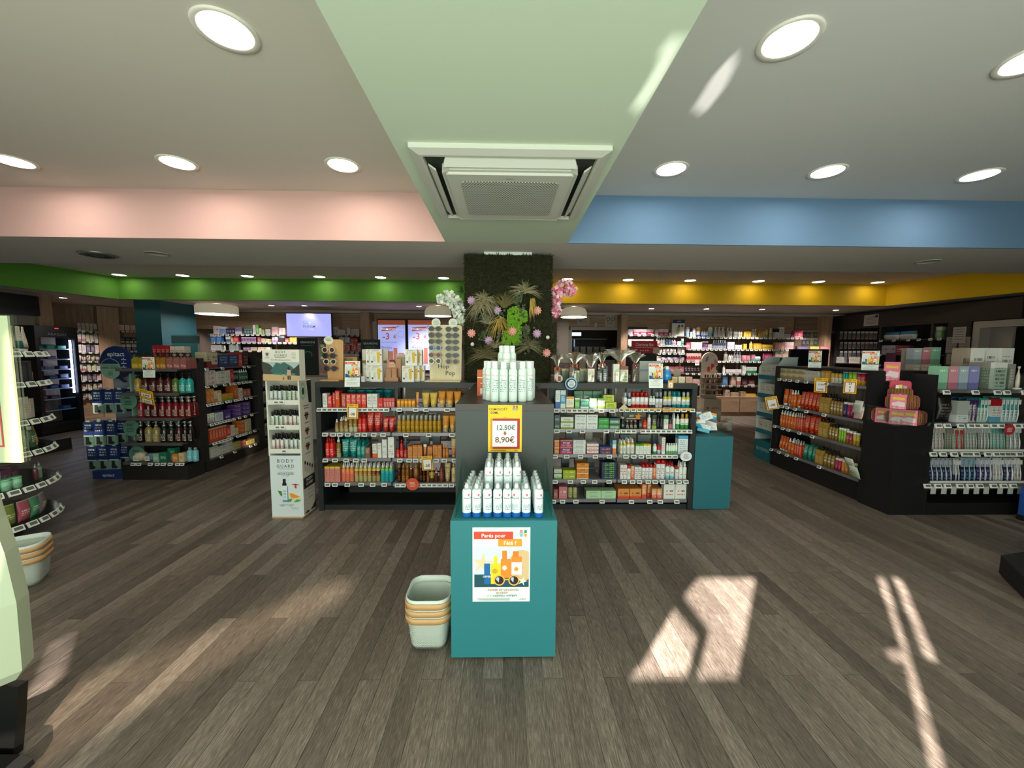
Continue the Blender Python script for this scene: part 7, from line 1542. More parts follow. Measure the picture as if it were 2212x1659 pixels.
row('brush',2014,2045,922,'clear pack with pinkish brush',[clr2,mat('#c9b0b0',.3)],n=4,deep=3,lean=-.1);row('brush',2048,2065,924,'dull green brush pack',[P('#7a8070',ink='#a8aca0',lo=.2,hi=.8),mat('#8a8c80',.3)],n=3,deep=3,lean=-.1);row('brush',2066,2088,927,'pack with red brush leaning',[clr2,mat('#b8443c',.3)],n=2,deep=2,lean=-.1,yaw=.1);row('brush',2092,2117,922,'grey brush pack',[clr2,mat('#b4b8b4',.3)],n=4,deep=3,lean=-.1);row('brush',2121,2143,922,'smoky brush pack',[P('#8a9088',ink='#c0c4bc',lo=.2,hi=.8),mat('#c4c8c8',.3)],n=3,deep=3,lean=-.1);row('brush',2147,2178,923,'pale aqua brush pack',[P('#9ab0ac',ink='#d0dcd8',lo=.2,hi=.8),mat('#7ab0a4',.3)],n=4,deep=3,lean=-.1);row('brush',2183,2212,922,'silvery brush pack at the picture edge',[clr2,mat('#d4d8dc',.25)],n=3,deep=3,lean=-.1)
shelf_ctx(FRe,REZ[3],'on lowest shelf, toothbrush display','oral_care_box',d=.02)
nvb=P('#1c2448',top='#9aa0a8',th=.62,ink='#8a90b0',lo=.1,hi=.5,rows=6);vib=P('#2a2458',top='#a4a4b0',th=.62,ink='#9a94b8',lo=.1,hi=.5,rows=6)
row('brush',2014,2064,992,'navy brush pack leaning over',[nvb,mat('#b0b8c0',.3)],n=5,deep=2,lean=-.15,yaw=.15);row('brush',2066,2079,992,'pack with two white flossers',[P('#a0a4a8',bot='#26305c',bh=.3),WHT],n=2,deep=2,lean=-.1);row('brush',2083,2115,991,'dark blue brush pack',[nvb,mat('#8ab0c0',.3)],n=3,deep=3,lean=-.1);row('brush',2117,2150,991,'violet brush pack',[vib,mat('#d0d4dc',.3)],n=3,deep=3,lean=-.1);row('brush',2153,2173,991,'white brush pack with red strip',[P('#c0c0c4',bot='#c9c9cc',bh=.25,ink='#b82c34',lo=.26,hi=.5,rows=3),WHT],n=3,deep=2,lean=-.1);row('brush',2176,2197,991,'violet pack with curved white brush',[vib,WHT],n=2,deep=3,lean=-.1);row('brush',2199,2213,991,'red striped brush pack at the picture edge',[P('#c0c0c4',ink='#b82c34',lo=.2,hi=.5,rows=3),WHT],n=2,deep=2,lean=-.1)
wobbler(FRe,2181,928,-.04,.05,'round red and white wobbler on the toothbrush display',('#b02c34','#f0dcdc'))
# boxes on the gondola top behind the niche
FT=Face((3.93,4.0,0),(1,0,0));shelf_ctx(FT,1.312,'above the toiletry bag niche','toothbrush_box',back=.02,d=.08)
row('box',1972,1989,787,'lower beige arched box',[P('#a89c8c',ink='#d8d0c0',lo=.1,hi=.85,rows=2)],n=1);row('box',1989.5,2007,787,'second beige arched box',[P('#a89c8c',ink='#d8d0c0',lo=.1,hi=.85,rows=2)]);row('box',2008,2034,787,'lower pale mint box',[eb('#86b89c','#6a9a80')])
row('box',1964,1974,752,'tall beige arched box',[P('#a09484',ink='#d0c8b8',lo=.1,hi=.85,rows=2)],back=.12);zz=FT.hit(2000,787,.02)[1]-1.312
row('box',1975,1993,752,'upper grey toothbrush box',[eb('#9aa4a8','#747e84')],dz=zz);row('box',1994,2012,752,'upper rose toothbrush box',[eb('#b87880','#98585f')],dz=zz);row('box',2013,2034,750,'upper mint toothbrush box',[eb('#86b89c','#6a9a80')],dz=zz)
card_standee(1918,1936,762,.10,1.336,'#3a1528','dark plum leaflet card behind the toiletry bags',F=FT)

# ------------------------------------------------------------------ test kit stand
FBI=Face((3.67,5.48,0),(0,-1,0))
bs_=thing('test_kit_stand','teal and white cardboard stand of self test kits','display stand',FBI.o,FBI.rz)
TC='#175a6c'
b=MB();b.box(0,.35,.0,.30,0,.26);part('lower_panel',b,mat('#1c6f7c',.6),bs_)
b=MB();b.box(.0,.35,.29,.30,.26,1.44);part('back_panel',b,mat('#1f5a70',.6),bs_)
for x0,x1 in((0,.012),(.338,.35)):b=MB();b.add([(x,y,z)for x in(x0,x1)for y,z in((.0,.26),(.30,.26),(.30,1.45),(.10,1.45),(.0,1.30))],[(4,3,2,1,0),(5,6,7,8,9)]+[(i,(i+1)%5,5+(i+1)%5,5+i)for i in range(5)]);part('side_panel',b,mat('#b9c4c4',.6),bs_)
text('BIOSYNEX',.047,mat('#c9d4d8'),bs_,(.18,-.001,.12),sx=.85)
for i,z in enumerate((1.19,.93,.66,.42)):
    b=MB();b.box(.012,.338,.0,.29,z-.012,z);s=part('shelf',b,mat(TC,.6),bs_);b=MB();b.box(.012,.338,-.004,.0,z-.05,z+.008);part('lip',b,mat('#23687a',.6),s)
    for k in range(3):
        pr=goods('box',.10,.15 if i else .16,.07,[P('#d0cdc0',top='#c9c6b8',th=.8,ink=('#6a9a4c','#a88a9a','#7aa0a4','#a83a40')[(i+k)%4],lo=.3,hi=.7,rows=4)])
        place(pr,'test_kit_box','%s test kit box on the %s shelf of the teal stand'%(('far','middle','near')[k],('top','second','third','lowest')[i]),'box',FBI.pt(.065+.108*k,.06,z),FBI.rz)

# ------------------------------------------------------------------ dark right wall
FW=Face((7.98,9.30,0),(0,-1,0))
ws=thing('wall_shelving','black wall shelving on the dark side wall','shelving',FW.o,FW.rz)
uw=lambda px:FW.hit(px,740)[0]
b=MB();b.box(0,uw(2046),.30,.36,0,2.40);part('back_panel',b,mat('#0e0d0d',.6),ws)
b=MB();b.box(0,uw(2200),.0,.30,2.07,2.40);part('fascia',b,mat('#241c18',.6),ws)
for px in(1803,1897,2008,2044):b=MB();b.box(uw(px),uw(px)+.04,.0,.30,0,2.07);part('upright',b,mat('#2a2b2e',.5),ws)
b=MB();b.box(.04,uw(2044),.0,.30,0,.6);part('base_cabinet',b,mat('#151313',.6),ws)
o=paper('wall_notice',.33,.24,FW.pt(uw(1878),-.004,FW.hit(1878,704)[1]),FW.rz,'white notice on the dark fascia above the hanging packs','notice',c='#b4aca8');f=Flat();f.lines(-.14,.12,.20,.03,6,.008,'#5a5654');f.rect(.09,.15,.17,.225,'#23304e');f.part(o,(0,-.001,0))
hp=[P('#8a808a',top='#c0b8bc',th=.8,ink='#4a3a4a',lo=.15,hi=.7),P('#9a8a80',top='#b9b0ac',th=.8,ink='#5a4a44',lo=.15,hi=.7),P('#7c8084',top='#bcbcbc',th=.8,ink='#3c4448',lo=.15,hi=.7)]
for i,(y0,y1)in enumerate(((716,733),(739,754),(758,776))):
    for k in range(9):
        px=1817+k*9.2;u,zt=FW.hit(px,y0,.05);_,zb=FW.hit(px,y1,.05)
        place(goods('blister',.085,zt-zb,.03,[hp[(i+k)%3],ACRYL]),'hanging_pack','%s hanging pack in the %s row on the black wall shelving'%(ORD[k]if k<8 else 'rightmost',('upper','middle','lower')[i]),'pack',FW.pt(u,.06,zb),FW.rz)
for i,py in enumerate((733,766,790)):
    z=FW.hit(1960,py)[1];b=MB();b.box(uw(1899),uw(2042),.0,.30,z-.02,z);s=part('shelf',b,mat('#2c2c2e',.5),ws);price_tags(s,[uw(p)for p in(1904,1932,1963,1986,2011,2030)],-.008,z,-.3,1.3)
z=FW.hit(1850,785)[1];b=MB();b.box(uw(1806),uw(1895),.0,.30,z-.02,z);part('shelf',b,mat('#2c2c2e',.5),ws)
shelf_ctx(FW,FW.hit(1960,733)[1],'on upper shelf, black wall shelving',back=.05,d=.12);row('pouch',1905,1976,716,'white and blue wipes pack',[P('#d0ccc4',top='#2f7a9a',th=.6,ink='#5a7a8a',lo=.2,hi=.5)],n=2);row('box',2014,2036,706,'green wipes tub',[P('#7c9a6a',top='#b0bca0',th=.7,ink='#c9d0b8',lo=.2,hi=.6)])
shelf_ctx(FW,FW.hit(1960,766)[1],'on middle shelf, black wall shelving','care_pack',back=.05,d=.08);row('box',1905,1935,746,'pale pack with round logo',[P('#a8a4b0',ink='#4a4a6a',lo=.3,hi=.7,rows=3)],n=2);row('box',1936,1966,746,'wine red pack',[P('#7a2c44',ink='#d8c0c8',lo=.3,hi=.7,rows=3)],n=2)
shelf_ctx(FW,FW.hit(1850,785)[1],'on lower shelf, black wall shelving','care_pack',back=.04,d=.10);row('box',1800,1824,771,'white flat box',[P('#c4bcb8',ink='#6a6460',lo=.3,hi=.7)],n=1);row('box',1834,1858,771,'second white flat box',[P('#c0b8b0',ink='#6a6460',lo=.3,hi=.7)])
for k,(x0,x1,y0,y1)in enumerate(((2043,2068,727,762),(2067,2092,727,762),(2043,2067,763,788),(2067,2090,763,788),(2058,2084,706,741))):
    u0,zt=FW.hit(x0,y0,-.02);u1,zb=FW.hit(x1,y1,-.02)
    o=paper('wall_notice',u1-u0-.01,zt-zb-.01,FW.pt((u0+u1)/2,-.006-.004*(k==4),zb),FW.rz,('upper left','upper right','lower left','lower right','overlapping top')[k]+' grey paper notice beside the side wall door','notice',c='#8a8680' if k<4 else '#a09c98');f=Flat();w_,h_=(u1-u0)*.4,(zt-zb);f.lines(-w_,w_,h_*.85,h_*.15,5,h_*.03,'#5a5652');f.part(o,(0,-.001,0))
b=MB();b.box(uw(2044),uw(2094),-.004,.30,0,2.07);tag(part('wall_cabinet',b,mat('#171414',.6),None,FW.o,(0,0,FW.rz)),'black cabinet carrying paper notices beside the door','cabinet')
d1=struct('door_1',MB().box(uw(2096),uw(2096)+.10,.02,.36,0,2.06),mat('#a8a098',.6),'pale frame of the dark doorway on the side wall');d1.location=FW.o;d1.rotation_euler=(0,0,FW.rz)
b=MB();b.box(uw(2096)+.10,uw(2096)+1.25,.02,.36,1.95,2.06);part('lintel',b,mat('#a8a098',.6),d1);b=MB();b.box(uw(2096)+.10,uw(2096)+.40,.20,.24,0,1.95);part('door_leaf',b,mat('#9c948c',.6),d1);b=MB();b.box(uw(2096)+1.15,uw(2096)+1.25,.02,.36,0,1.95);part('jamb',b,mat('#a8a098',.6),d1)
# edge of frame: low black plinth with blue leaflet stand
b=MB();b.prism([(3.18,2.16),(4.3,1.9),(4.6,2.7),(3.40,2.46)],.012,.135);b.prism([(3.22,2.18),(4.3,1.94),(4.55,2.66),(3.43,2.43)],0,.012);tag(part('low_plinth',b,BK2,None),'low black plinth cut off by the right picture edge','plinth')
t=thing('leaflet_stand','blue leaflet stand just inside the right picture edge','stand',(4.70,3.28,0))
b=MB();b.box(.0,.3,0,.05,.0,.05);part('foot',b,BK2,t);b=MB();b.box(.0,.3,.01,.04,.05,.30);part('panel',b,mat('#1f4a94',.5),t);b=MB();b.box(.02,.28,.006,.010,.20,.27);part('leaflet',b,mat('#c9d0dc',.5),t)

# ------------------------------------------------------------------ back wall, right of the opening
FBK=Face((0,9.08,0),(1,0,0))
ub=lambda px:FBK.hit(px,760)[0]
bw=thing('wall_shelving','long oak backed wall shelving right of the stock room opening','shelving',(0,9.08,0))
BSH=mat('#6a625c',.5)
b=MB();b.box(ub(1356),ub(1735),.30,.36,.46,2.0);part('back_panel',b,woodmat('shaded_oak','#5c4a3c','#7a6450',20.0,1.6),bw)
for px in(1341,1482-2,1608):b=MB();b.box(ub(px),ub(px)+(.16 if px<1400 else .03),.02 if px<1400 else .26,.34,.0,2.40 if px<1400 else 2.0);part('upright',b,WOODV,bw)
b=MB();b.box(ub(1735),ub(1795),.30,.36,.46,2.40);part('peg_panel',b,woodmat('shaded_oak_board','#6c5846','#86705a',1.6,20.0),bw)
b=MB();b.box(ub(1783),ub(1797),.05,.36,0,2.40);part('end_panel',b,WOODV,bw)
b=MB();b.box(ub(1500),ub(1797),-.08,.36,.44,.462);part('worktop',b,WOOD,bw)
dx=(ub(1797)-ub(1500))/6
for k in range(6):
    cbx=thing('base_cabinet',('first','second','third','fourth','fifth','sixth')[k]+' low oak cabinet from the nail polish stand under the back shelving','cabinet',(ub(1500)+dx*(k+.5),9.0,0))
    b=MB();b.box(-dx/2+.004,dx/2-.004,.02,.42,.09,.438);part('body',b,WOOD,cbx);b=MB();b.box(-dx/2+.008,dx/2-.008,.0,.018,.10,.43);part('drawer_front',b,WOOD,cbx);b=MB();b.box(-dx/2,dx/2,.03,.40,0,.085);part('kick',b,WOOD,cbx)
def back_shelf(unit,x0,x1,y,tags,nm):
    z=FBK.hit((x0+x1)/2,y)[1];b=MB();b.box(ub(x0),ub(x1),.0,.30,z-.02,z);s=part('shelf',b,BSH,unit)
    price_tags(s,[ub(p)for p in tags],-.008,z+.002,-.25,1.35);shelf_ctx(FBK,z,nm,'shelf_carton',back=.03,d=.08);return s
def quick(spec):
    for kind,x0,x1,yt,n,ms,desc in spec:row(kind,x0,x1,yt,desc,ms if isinstance(ms,list)else[ms],n=n,deep=1)
MG=P('#b82c5c',top='#d8c8cc',th=.55,ink='#f0e0e4',lo=.1,hi=.5,rows=3);PKW=P('#e0cdd0',ink='#b8607c',lo=.2,hi=.8,rows=5);WB=P('#dfe2e6',bot='#7ab0cc',bh=.5,ink='#5a8aac',lo=.5,hi=.8);WV=P('#dcdcd8',ink='#8a8a8c',lo=.2,hi=.7);GRY=P('#a8a69c',ink='#5c5a54',lo=.2,hi=.6);YE=P('#d0a42c',ink='#f0dc9c',lo=.2,hi=.7);LIL=P('#c8bccc',ink='#7a6490',lo=.2,hi=.6);CR=P('#c84858',ink='#f0d0d4',lo=.2,hi=.7);TQ=P('#7ab8c0',top='#dfe6e6',th=.6,ink='#e8f0f0',lo=.2,hi=.5)
WP='%s shelf, first bay right of the opening'
back_shelf(bw,1357,1414,723,(1362,1379,1391,1408),'on '+WP%'upper');quick((('box',1357,1367,711,1,LIL,'greyish pack'),('box',1368,1412,711,3,MG,'magenta and white pack')))
back_shelf(bw,1357,1414,745,(1360,1405),'on '+WP%'second');quick((('box',1357,1412,733,4,P('#d8d0d4',ink='#8a5a74',lo=.2,hi=.7,rows=4),'white pack over the red sign'),))
back_shelf(bw,1357,1414,779,(),'on '+WP%'lower');quick((('tin',1384,1414,768,4,P('#8a6458',ink='#d8c0b4',lo=.2,hi=.6),'brownish pot'),))
W2='%s shelf, narrow bay beside the foot care poster'
back_shelf(bw,1415,1480,725.5,(1420,1427,1434,1443,1449,1457),'on '+W2%'upper');quick((('box',1415.5,1423,712,1,PKW,'pink white pack'),('box',1424,1444,711,2,MG,'magenta pack'),('bottle',1446,1451,714,1,[P('#dcdcd8',top='#2a2c34',th=.7),BLKC],'black and white bottle')))
o,w_,h_=card_standee(1452.5,1479.5,690.5,.04,FBK.hit(1466,725.5)[1],'#d0ccc8','foot care poster with navy header on the back shelf',(('LAFEA',.05,.87,.06,'#e6e8f0'),),F=FBK,band=(.78,.999,'#16224c'))
f=Flat();f.poly([(-w_*.22,h_*.1),(w_*.1,h_*.1),(w_*.14,h_*.5),(-w_*.1,h_*.55)],'#8aa078');f.oval(w_*.05,h_*.60,w_*.09,h_*.10,'#6a4434');f.oval(w_*.3,h_*.62,w_*.1,h_*.09,'#3a7a80');f.part(o,(0,-.0015,0))
back_shelf(bw,1415,1480,745.5,(1425,1431,1436,1443,1450,1456,1463,1470,1478),'on '+W2%'second');quick((('spray',1418,1427,730,2,[P('#d8d0cc',bot='#c05a54',bh=.3),WHT],'white spray with red foot'),('bottle',1428,1438,731,2,[WV,WHT],'white bottle'),('can',1439,1450,733,2,[P('#3c6a9c',ink='#d0dcec',lo=.3,hi=.7),WHT],'blue bottle'),('bottle',1451,1461,734,2,[LIL,WHT],'lilac bottle'),('box',1463,1472,737,1,PKW,'pinkish carton'),('tube',1473,1479,731,1,[P('#4ab0ac',top='#dce6e4',th=.6),WHT],'turquoise tube')))
back_shelf(bw,1420,1480,762.5,(1424,1434,1446,1458,1469,1475),'on '+W2%'third');quick((('tin',1425,1462,753,5,[P('#cfc4c4',ink='#8a7a7c',lo=.3,hi=.7),WHT],'small pale pot'),('box',1464,1471,751,1,GRY,'grey carton'),('box',1473,1479,750,1,PKW,'striped pink carton')))
back_shelf(bw,1415,1480,779.5,(1431,1440,1451,1462,1472),'on '+W2%'fourth');quick((('box',1420,1428,769,1,PKW,'pale pink carton'),('pouch',1430,1480,772,4,P('#c07a90',top='#8a9ac8',th=.6,ink='#f0dce4',lo=.2,hi=.6),'pink sanitary pad pack')))
back_shelf(bw,1415,1480,806,(1440,1460),'on '+W2%'fifth');quick((('box',1446,1478,792,3,P('#8a4a54',ink='#d8c0c4',lo=.2,hi=.7),'dark red carton'),))
W3='%s shelf, wide back bay'
def tgs(a,b_,n):return[a+(b_-a)*k/(n-1)for k in range(n)]
back_shelf(bw,1482,1736,728.7,tgs(1489,1728,26),'on '+W3%'upper')
quick((('dome',1483,1491,706,1,[WB,WHT],'tall white and blue aerosol'),('can',1492,1497,710,1,[P('#d8dce0',top='#23305c',th=.75),mat('#1c2650',.3)],'navy capped can'),('can',1497.5,1505,709,1,[WV,WHT],'white can'),('dome',1506,1515,706,1,[P('#dcdcd8',bot='#2f5ac0',bh=.3,top='#e0a83a',th=.72),WHT],'white aerosol with orange collar'),('bottle',1516,1531,715,3,[P('#dfe2e8',bot='#3450c0',bh=.35),WHT],'short white bottle with blue foot'),('dome',1532,1542,706,1,[WB,WHT],'second tall white and blue aerosol'),('pump',1544,1568,707,3,[P('#d8d4cc',top='#c0bcb4',th=.5,ink='#3a3c44',lo=.35,hi=.5),WHT],'slim white pump bottle'),('pump',1571,1584,708,2,[GRY,WHT],'grey pump bottle'),('bottle',1586,1605,714,4,[P('#b4b4a8',ink='#5c5c54',lo=.2,hi=.6),mat('#8a8a80',.3)],'pale grey bottle'),('box',1607,1623,716,3,YE,'mustard yellow carton'),('bottle',1626,1636,711,2,[P('#a8a08c',ink='#6a6454',lo=.2,hi=.6),WHT],'taupe bottle'),('box',1638,1648,715,2,P('#b8922c',ink='#ecd8a0',lo=.3,hi=.7),'ochre carton'),('box',1649,1653,716,1,LIL,'lilac slim carton'),('tube',1655,1662,712,1,[YE,mat('#c9a030',.4)],'yellow tube'),('bottle',1664,1670,709,1,[P('#c9b890',ink='#8a7a50',lo=.2,hi=.6),WHT],'beige bottle'),('box',1674.5,1684,710,1,P('#dcd8d8',top='#1c1c34',th=.6,ink='#3a2a34',lo=.1,hi=.3),'white box with black panel'),('box',1685,1695,707,1,P('#e2dcdc',ink='#8a8084',lo=.1,hi=.9,rows=6),'white stacked box'),('box',1696,1708,721,1,PKW,'flat pink and white box'),('box',1709,1713.5,723,1,P('#3c4c7c',ink='#d0d4e4',lo=.3,hi=.7),'tiny blue box'),('box',1714.5,1735,714.5,1,P('#d04a60',ink='#f4d0d8',lo=.1,hi=.7,rows=4),'bright pink nappy pack')))
back_shelf(bw,1482,1795,754.5,tgs(1489,1718,25),'on '+W3%'second')
quick((('box',1482.5,1492,740,1,CR,'red pack'),('box',1493,1517,739.5,2,P('#e2dcd8',ink='#c89a9c',lo=.2,hi=.8,rows=4),'white square pack'),('box',1518,1530,738,1,P('#3c2848',bot='#a878b0',bh=.25,top='#d8d0dc',th=.9,ink='#d8a8c0',lo=.3,hi=.6,rows=3),'dark purple pack'),('box',1531,1538,744,2,P('#dcd4d4',ink='#6a4a50',lo=.2,hi=.8),'small white carton'),('pump',1541,1570,735,6,[P('#b4bcc4',top='#4a5a7c',th=.5,ink='#5c6c84',lo=.2,hi=.4),WHT],'silver blue pump bottle'),('box',1571.5,1587,739,3,LIL,'lilac carton'),('box',1588,1603,745,1,P('#d8dce0',bot='#c8d0d8',bh=.2,ink='#4a94b4',lo=.2,hi=.8,rows=2),'white box with blue label'),('box',1606,1614,743,1,YE,'small yellow carton'),('bottle',1621,1627,738,1,[P('#d8c060',ink='#8a7420',lo=.2,hi=.6),WHT],'yellow bottle'),('box',1629,1645,742,3,YE,'yellow carton'),('box',1648,1670,744.5,1,P('#e0b81c',top='#e8d060',th=.6,ink='#c85a2c',lo=.2,hi=.5),'long yellow box'),('box',1675,1695,740,3,P('#e4a898',ink='#f4dcd4',lo=.2,hi=.8),'salmon pink carton'),('box',1696,1715,739,4,P('#e8bcc0',top='#e0d0d0',th=.6,ink='#c88a94',lo=.2,hi=.6),'pale pink carton'),('box',1722,1748,748,1,P('#6a5c84',ink='#a89cc0',lo=.2,hi=.8),'lilac flat pack near the dark wall'),('box',1749,1770,748,1,P('#9a9a4c',ink='#d0d0a0',lo=.2,hi=.8),'lime flat pack near the dark wall'),('box',1771,1793,748,1,P('#b86a74',ink='#e8c4c8',lo=.2,hi=.8),'rose flat pack near the dark wall')))
back_shelf(bw,1482,1736,780.5,tgs(1488,1650,18),'on '+W3%'third')
quick((('box',1483,1515,763,6,P('#7a1c24',top='#d8b0a8',th=.65,bot='#c05a60',bh=.3,ink='#f0dcd8',lo=.4,hi=.6,rows=3),'dark red hair colour box'),('bottle',1566,1574,760,1,[GRY,WHT],'grey shampoo'),('bottle',1575,1584,766,2,[WV,WHT],'short white bottle'),('pump',1586,1603,760,3,[P('#8a8c90',bot='#c8c8c8',bh=.45,ink='#4a4c50',lo=.1,hi=.4),WHT],'grey pump with white foot'),('pouch',1605,1622,768,2,P('#d0788c',ink='#f0ccd4',lo=.2,hi=.7),'pink wipes pack'),('box',1624,1632,766,1,P('#c87c80',bot='#5aa0ac',bh=.4),'pink and teal carton'),('pouch',1633,1645,770,1,TQ,'turquoise wipes pack'),('pouch',1650,1671,763,1,P('#a83c6c',ink='#d88aa8',lo=.2,hi=.7),'magenta pouch'),('box',1675,1705,758,2,P('#cbb8a4',ink='#e8dccc',lo=.1,hi=.9),'beige box'),('box',1706,1716,758,1,P('#c9482c',ink='#f0c0a0',lo=.3,hi=.7),'orange red box')))
back_shelf(bw,1482,1736,807,tgs(1486,1634,12),'on '+W3%'fourth')
quick((('box',1479,1512,791,5,P('#241a1c',top='#2c2022',th=.5,ink='#c8b4b4',lo=.3,hi=.9,rows=4),'black hair product box'),('bottle',1563,1568,790,1,[WV,WHT],'white baby bottle'),('box',1569,1602,798,2,P('#dcd4d4',bot='#a8a8b0',bh=.3,ink='#b87c84',lo=.4,hi=.8),'white wipe box'),('box',1604,1612,789,1,WV,'upright white carton'),('box',1613,1635,793,2,P('#d0d4cc',bot='#2f8a60',bh=.45,ink='#6a8a7c',lo=.5,hi=.8),'green and white pack')))
back_shelf(bw,1482,1736,833,tgs(1486,1630,10),'on '+W3%'fifth')
quick((('box',1482,1512,819,4,P('#c8a49c',ink='#8a5a54',lo=.2,hi=.7),'pale pink make up box'),('box',1562,1573,811,1,P('#4a6c94',ink='#a8bcd0',lo=.2,hi=.7),'steel blue box'),('box',1580,1591,812,1,P('#b09484',ink='#e0ccc0',lo=.2,hi=.7),'taupe box'),('box',1592,1601,814,1,P('#a8645c',top='#d0ccbc',th=.5),'rust and white carton'),('box',1603,1615,820,1,P('#3a2028',ink='#c8a0a8',lo=.2,hi=.7),'dark book like box'),('box',1617,1631,822,1,P('#4a2a2c',bot='#d0b8b8',bh=.3,ink='#d09c8c',lo=.4,hi=.8),'dark box with red picture')))
z=.4625;shelf_ctx(FBK,z,'on the back worktop','shelf_carton',back=.0,d=.10)
quick((('box',1567,1577,842,1,P('#b0a090',ink='#4a3a34',lo=.2,hi=.8,rows=3),'framed picture box'),('box',1580,1596,848,2,P('#b8a890',ink='#5a4a3c',lo=.2,hi=.8),'beige box'),('box',1600,1612,846,2,P('#a08a74',ink='#d8c8b4',lo=.2,hi=.8),'brown kraft box'),('box',1605,1634,851,1,P('#d0a83c',ink='#f0dca0',lo=.3,hi=.8),'long golden box')))
for i,(yt,yb)in enumerate(((714,729),(731,746))):
    for k in range(5):
        px=1740+k*8.5;u,zt=FBK.hit(px,yt,.22);_,zb=FBK.hit(px,yb,.22)
        place(goods('blister',.085,zt-zb,.03,[P(('#5a5560','#6a5c60','#8a8450','#505a68','#6c6058')[k],top='#a8a0a0',th=.85,ink='#c9c0bc',lo=.2,hi=.6),ACRYL]),'hanging_accessory','%s hanging accessory in the %s row near the dark wall corner'%(ORD[k]if k<4 else 'rightmost',('upper','lower')[i]),'pack',FBK.pt(u,.26,zb),0)
# promotion card on the third shelf, red header stand
o=paper('price_card',.10,.13,FBK.pt(ub(1506),-.03,FBK.hit(1506,789)[1]),0,'small white promotion card on the dark red hair colour shelf','card');f=Flat();f.lines(-.04,.04,.11,.03,3,.012,'#b8443c');f.part(o,(0,-.001,0))
FCB=Face((0,7.5,0),(1,0,0));u0,zt=FCB.hit(1365,736);u1,zb=FCB.hit(1419,763)
t=thing('make_up_stand','black make up stand with red header sign','display stand',(.5*(u0+u1),7.5,0));w_=u1-u0
b=MB();b.box(-w_/2,w_/2,0,.35,0,zb-.05);part('body',b,mat('#151314',.5),t);b=MB();b.box(-w_/2,w_/2,0,.02,zb,zt);hd=part('header',b,mat('#b01c28',.5),t);b=MB();b.box(-w_/2+.02,w_/2-.02,.02,.03,zb-.05,zb+.05);part('post',b,mat('#151314',.5),t)
text('Charlotte Bio',.062,mat('#f0dcdc'),hd,(0,-.001,zt-.105),sx=.72);f=Flat();f.rect(-w_*.38,w_*.38,zb+.10,zb+.108,'#e8c4c4');[f.oval(x,zb+.05,.015,.012,'#e8c4c4',8)for x in(-.07,-.025,.025,.07)];f.part(hd,(0,-.001,0))
b=MB();b.box(w_*.34,w_*.58,-.012,-.010,zb-.005,zb+.11);part('side_card',b,mat('#cfae94',.5),hd)

# nail polish stand
nm_=thing('nail_polish_stand','beige nail polish floor stand with arched header','display stand',(4.55,8.25,0));BEI=mat('#b9ac98',.6)
b=MB();b.box(-.19,.19,.0,.24,0,.50);part('base',b,BEI,nm_);text('MÊME',.045,mat('#a8705c'),nm_,(.06,-.001,.28),bold=.01);f=Flat();f.oval(-.11,.30,.032,.032,'#a8604c',16);f.part(nm_,(0,-.001,0),name='logo')
b=MB();b.slab([(-.18,.5),(.18,.5),(.18,1.33)]+[(.18*math.cos(math.radians(a)),1.33+.19*math.sin(math.radians(a)))for a in range(15,166,15)]+[(-.18,1.33)],.20,.24);bk=part('arched_back',b,mat('#cdbfae',.6),nm_)
f=Flat();f.poly([(-.11,1.30),(-.05,1.33),(-.03,1.43),(-.09,1.41)],'#7c7490');f.poly([(-.06,1.10),(.01,1.08),(.0,1.20),(-.05,1.20)],'#b0302c');f.poly([(.02,1.14),(.10,1.12),(.10,1.26),(.03,1.27)],'#b83830');f.poly([(.08,1.30),(.17,1.22),(.18,1.30),(.11,1.38)],'#c08a84');f.oval(.10,1.13,.05,.06,'#e0c4a4');f.oval(.17,1.17,.03,.05,'#4a4a64');f.lines(-.08,.08,1.47,.03,2,.008,'#8a7c6c');f.part(bk,(0,.198,0))
for i,z in enumerate((.97,.845,.72,.60)):
    b=MB();b.box(-.20,.20,.0+.02*(3-i),.20,z-.018,z);s=part('shelf',b,BEI,nm_)
    for k in range(7):place(goods('bottle',.036,.085,.036,[pk(('#5c2420','#7a3c34','#a8846c','#3c1c24','#b0a090','#84302c','#9a8878')[(k+i*2)%7],rough=.15),[WHT,mat('#c9c4bc',.3)][i%2]]),'nail_polish','%s nail polish bottle on the %s row of the beige stand'%(ORD[k]if k<6 else 'rightmost',('top','second','third','lowest')[i]),'bottle',(4.55-.162+.054*k,8.25+.05,z),0)

# black monitor on a counter behind the slatted gondola
FMN=Face((0,6.0,0),(1,0,0));u0,zt=FMN.hit(1718,754);u1,zb=FMN.hit(1799,797)
ct=thing('service_counter','white service counter behind the slatted gondola','counter',((u0+u1)/2,6.0,0));b=MB();b.box(-.32,.7,-.05,.55,0,1.05);part('body',b,WHITE,ct);b=MB();b.box(-.34,.72,-.07,.57,1.05,1.08);part('top',b,WOOD,ct)
mo_=thing('monitor','black computer monitor behind the slatted gondola','monitor',((u0+u1)/2,6.0,1.08));w_=u1-u0
b=MB();b.box(-w_/2,w_/2,.1,.14,zb-1.08,zt-1.08);part('casing',b,mat('#101114',.4),mo_);b=MB();b.box(-w_/2+.03,w_/2-.03,.097,.099,zb-1.05,zt-1.11);part('screen',b,mat('#17181c',.2),mo_);b=MB();b.box(-.03,.03,.14,.17,0,zb-1.0);b.box(-.12,.12,.06,.26,0,.015);part('stand',b,mat('#101114',.4),mo_)

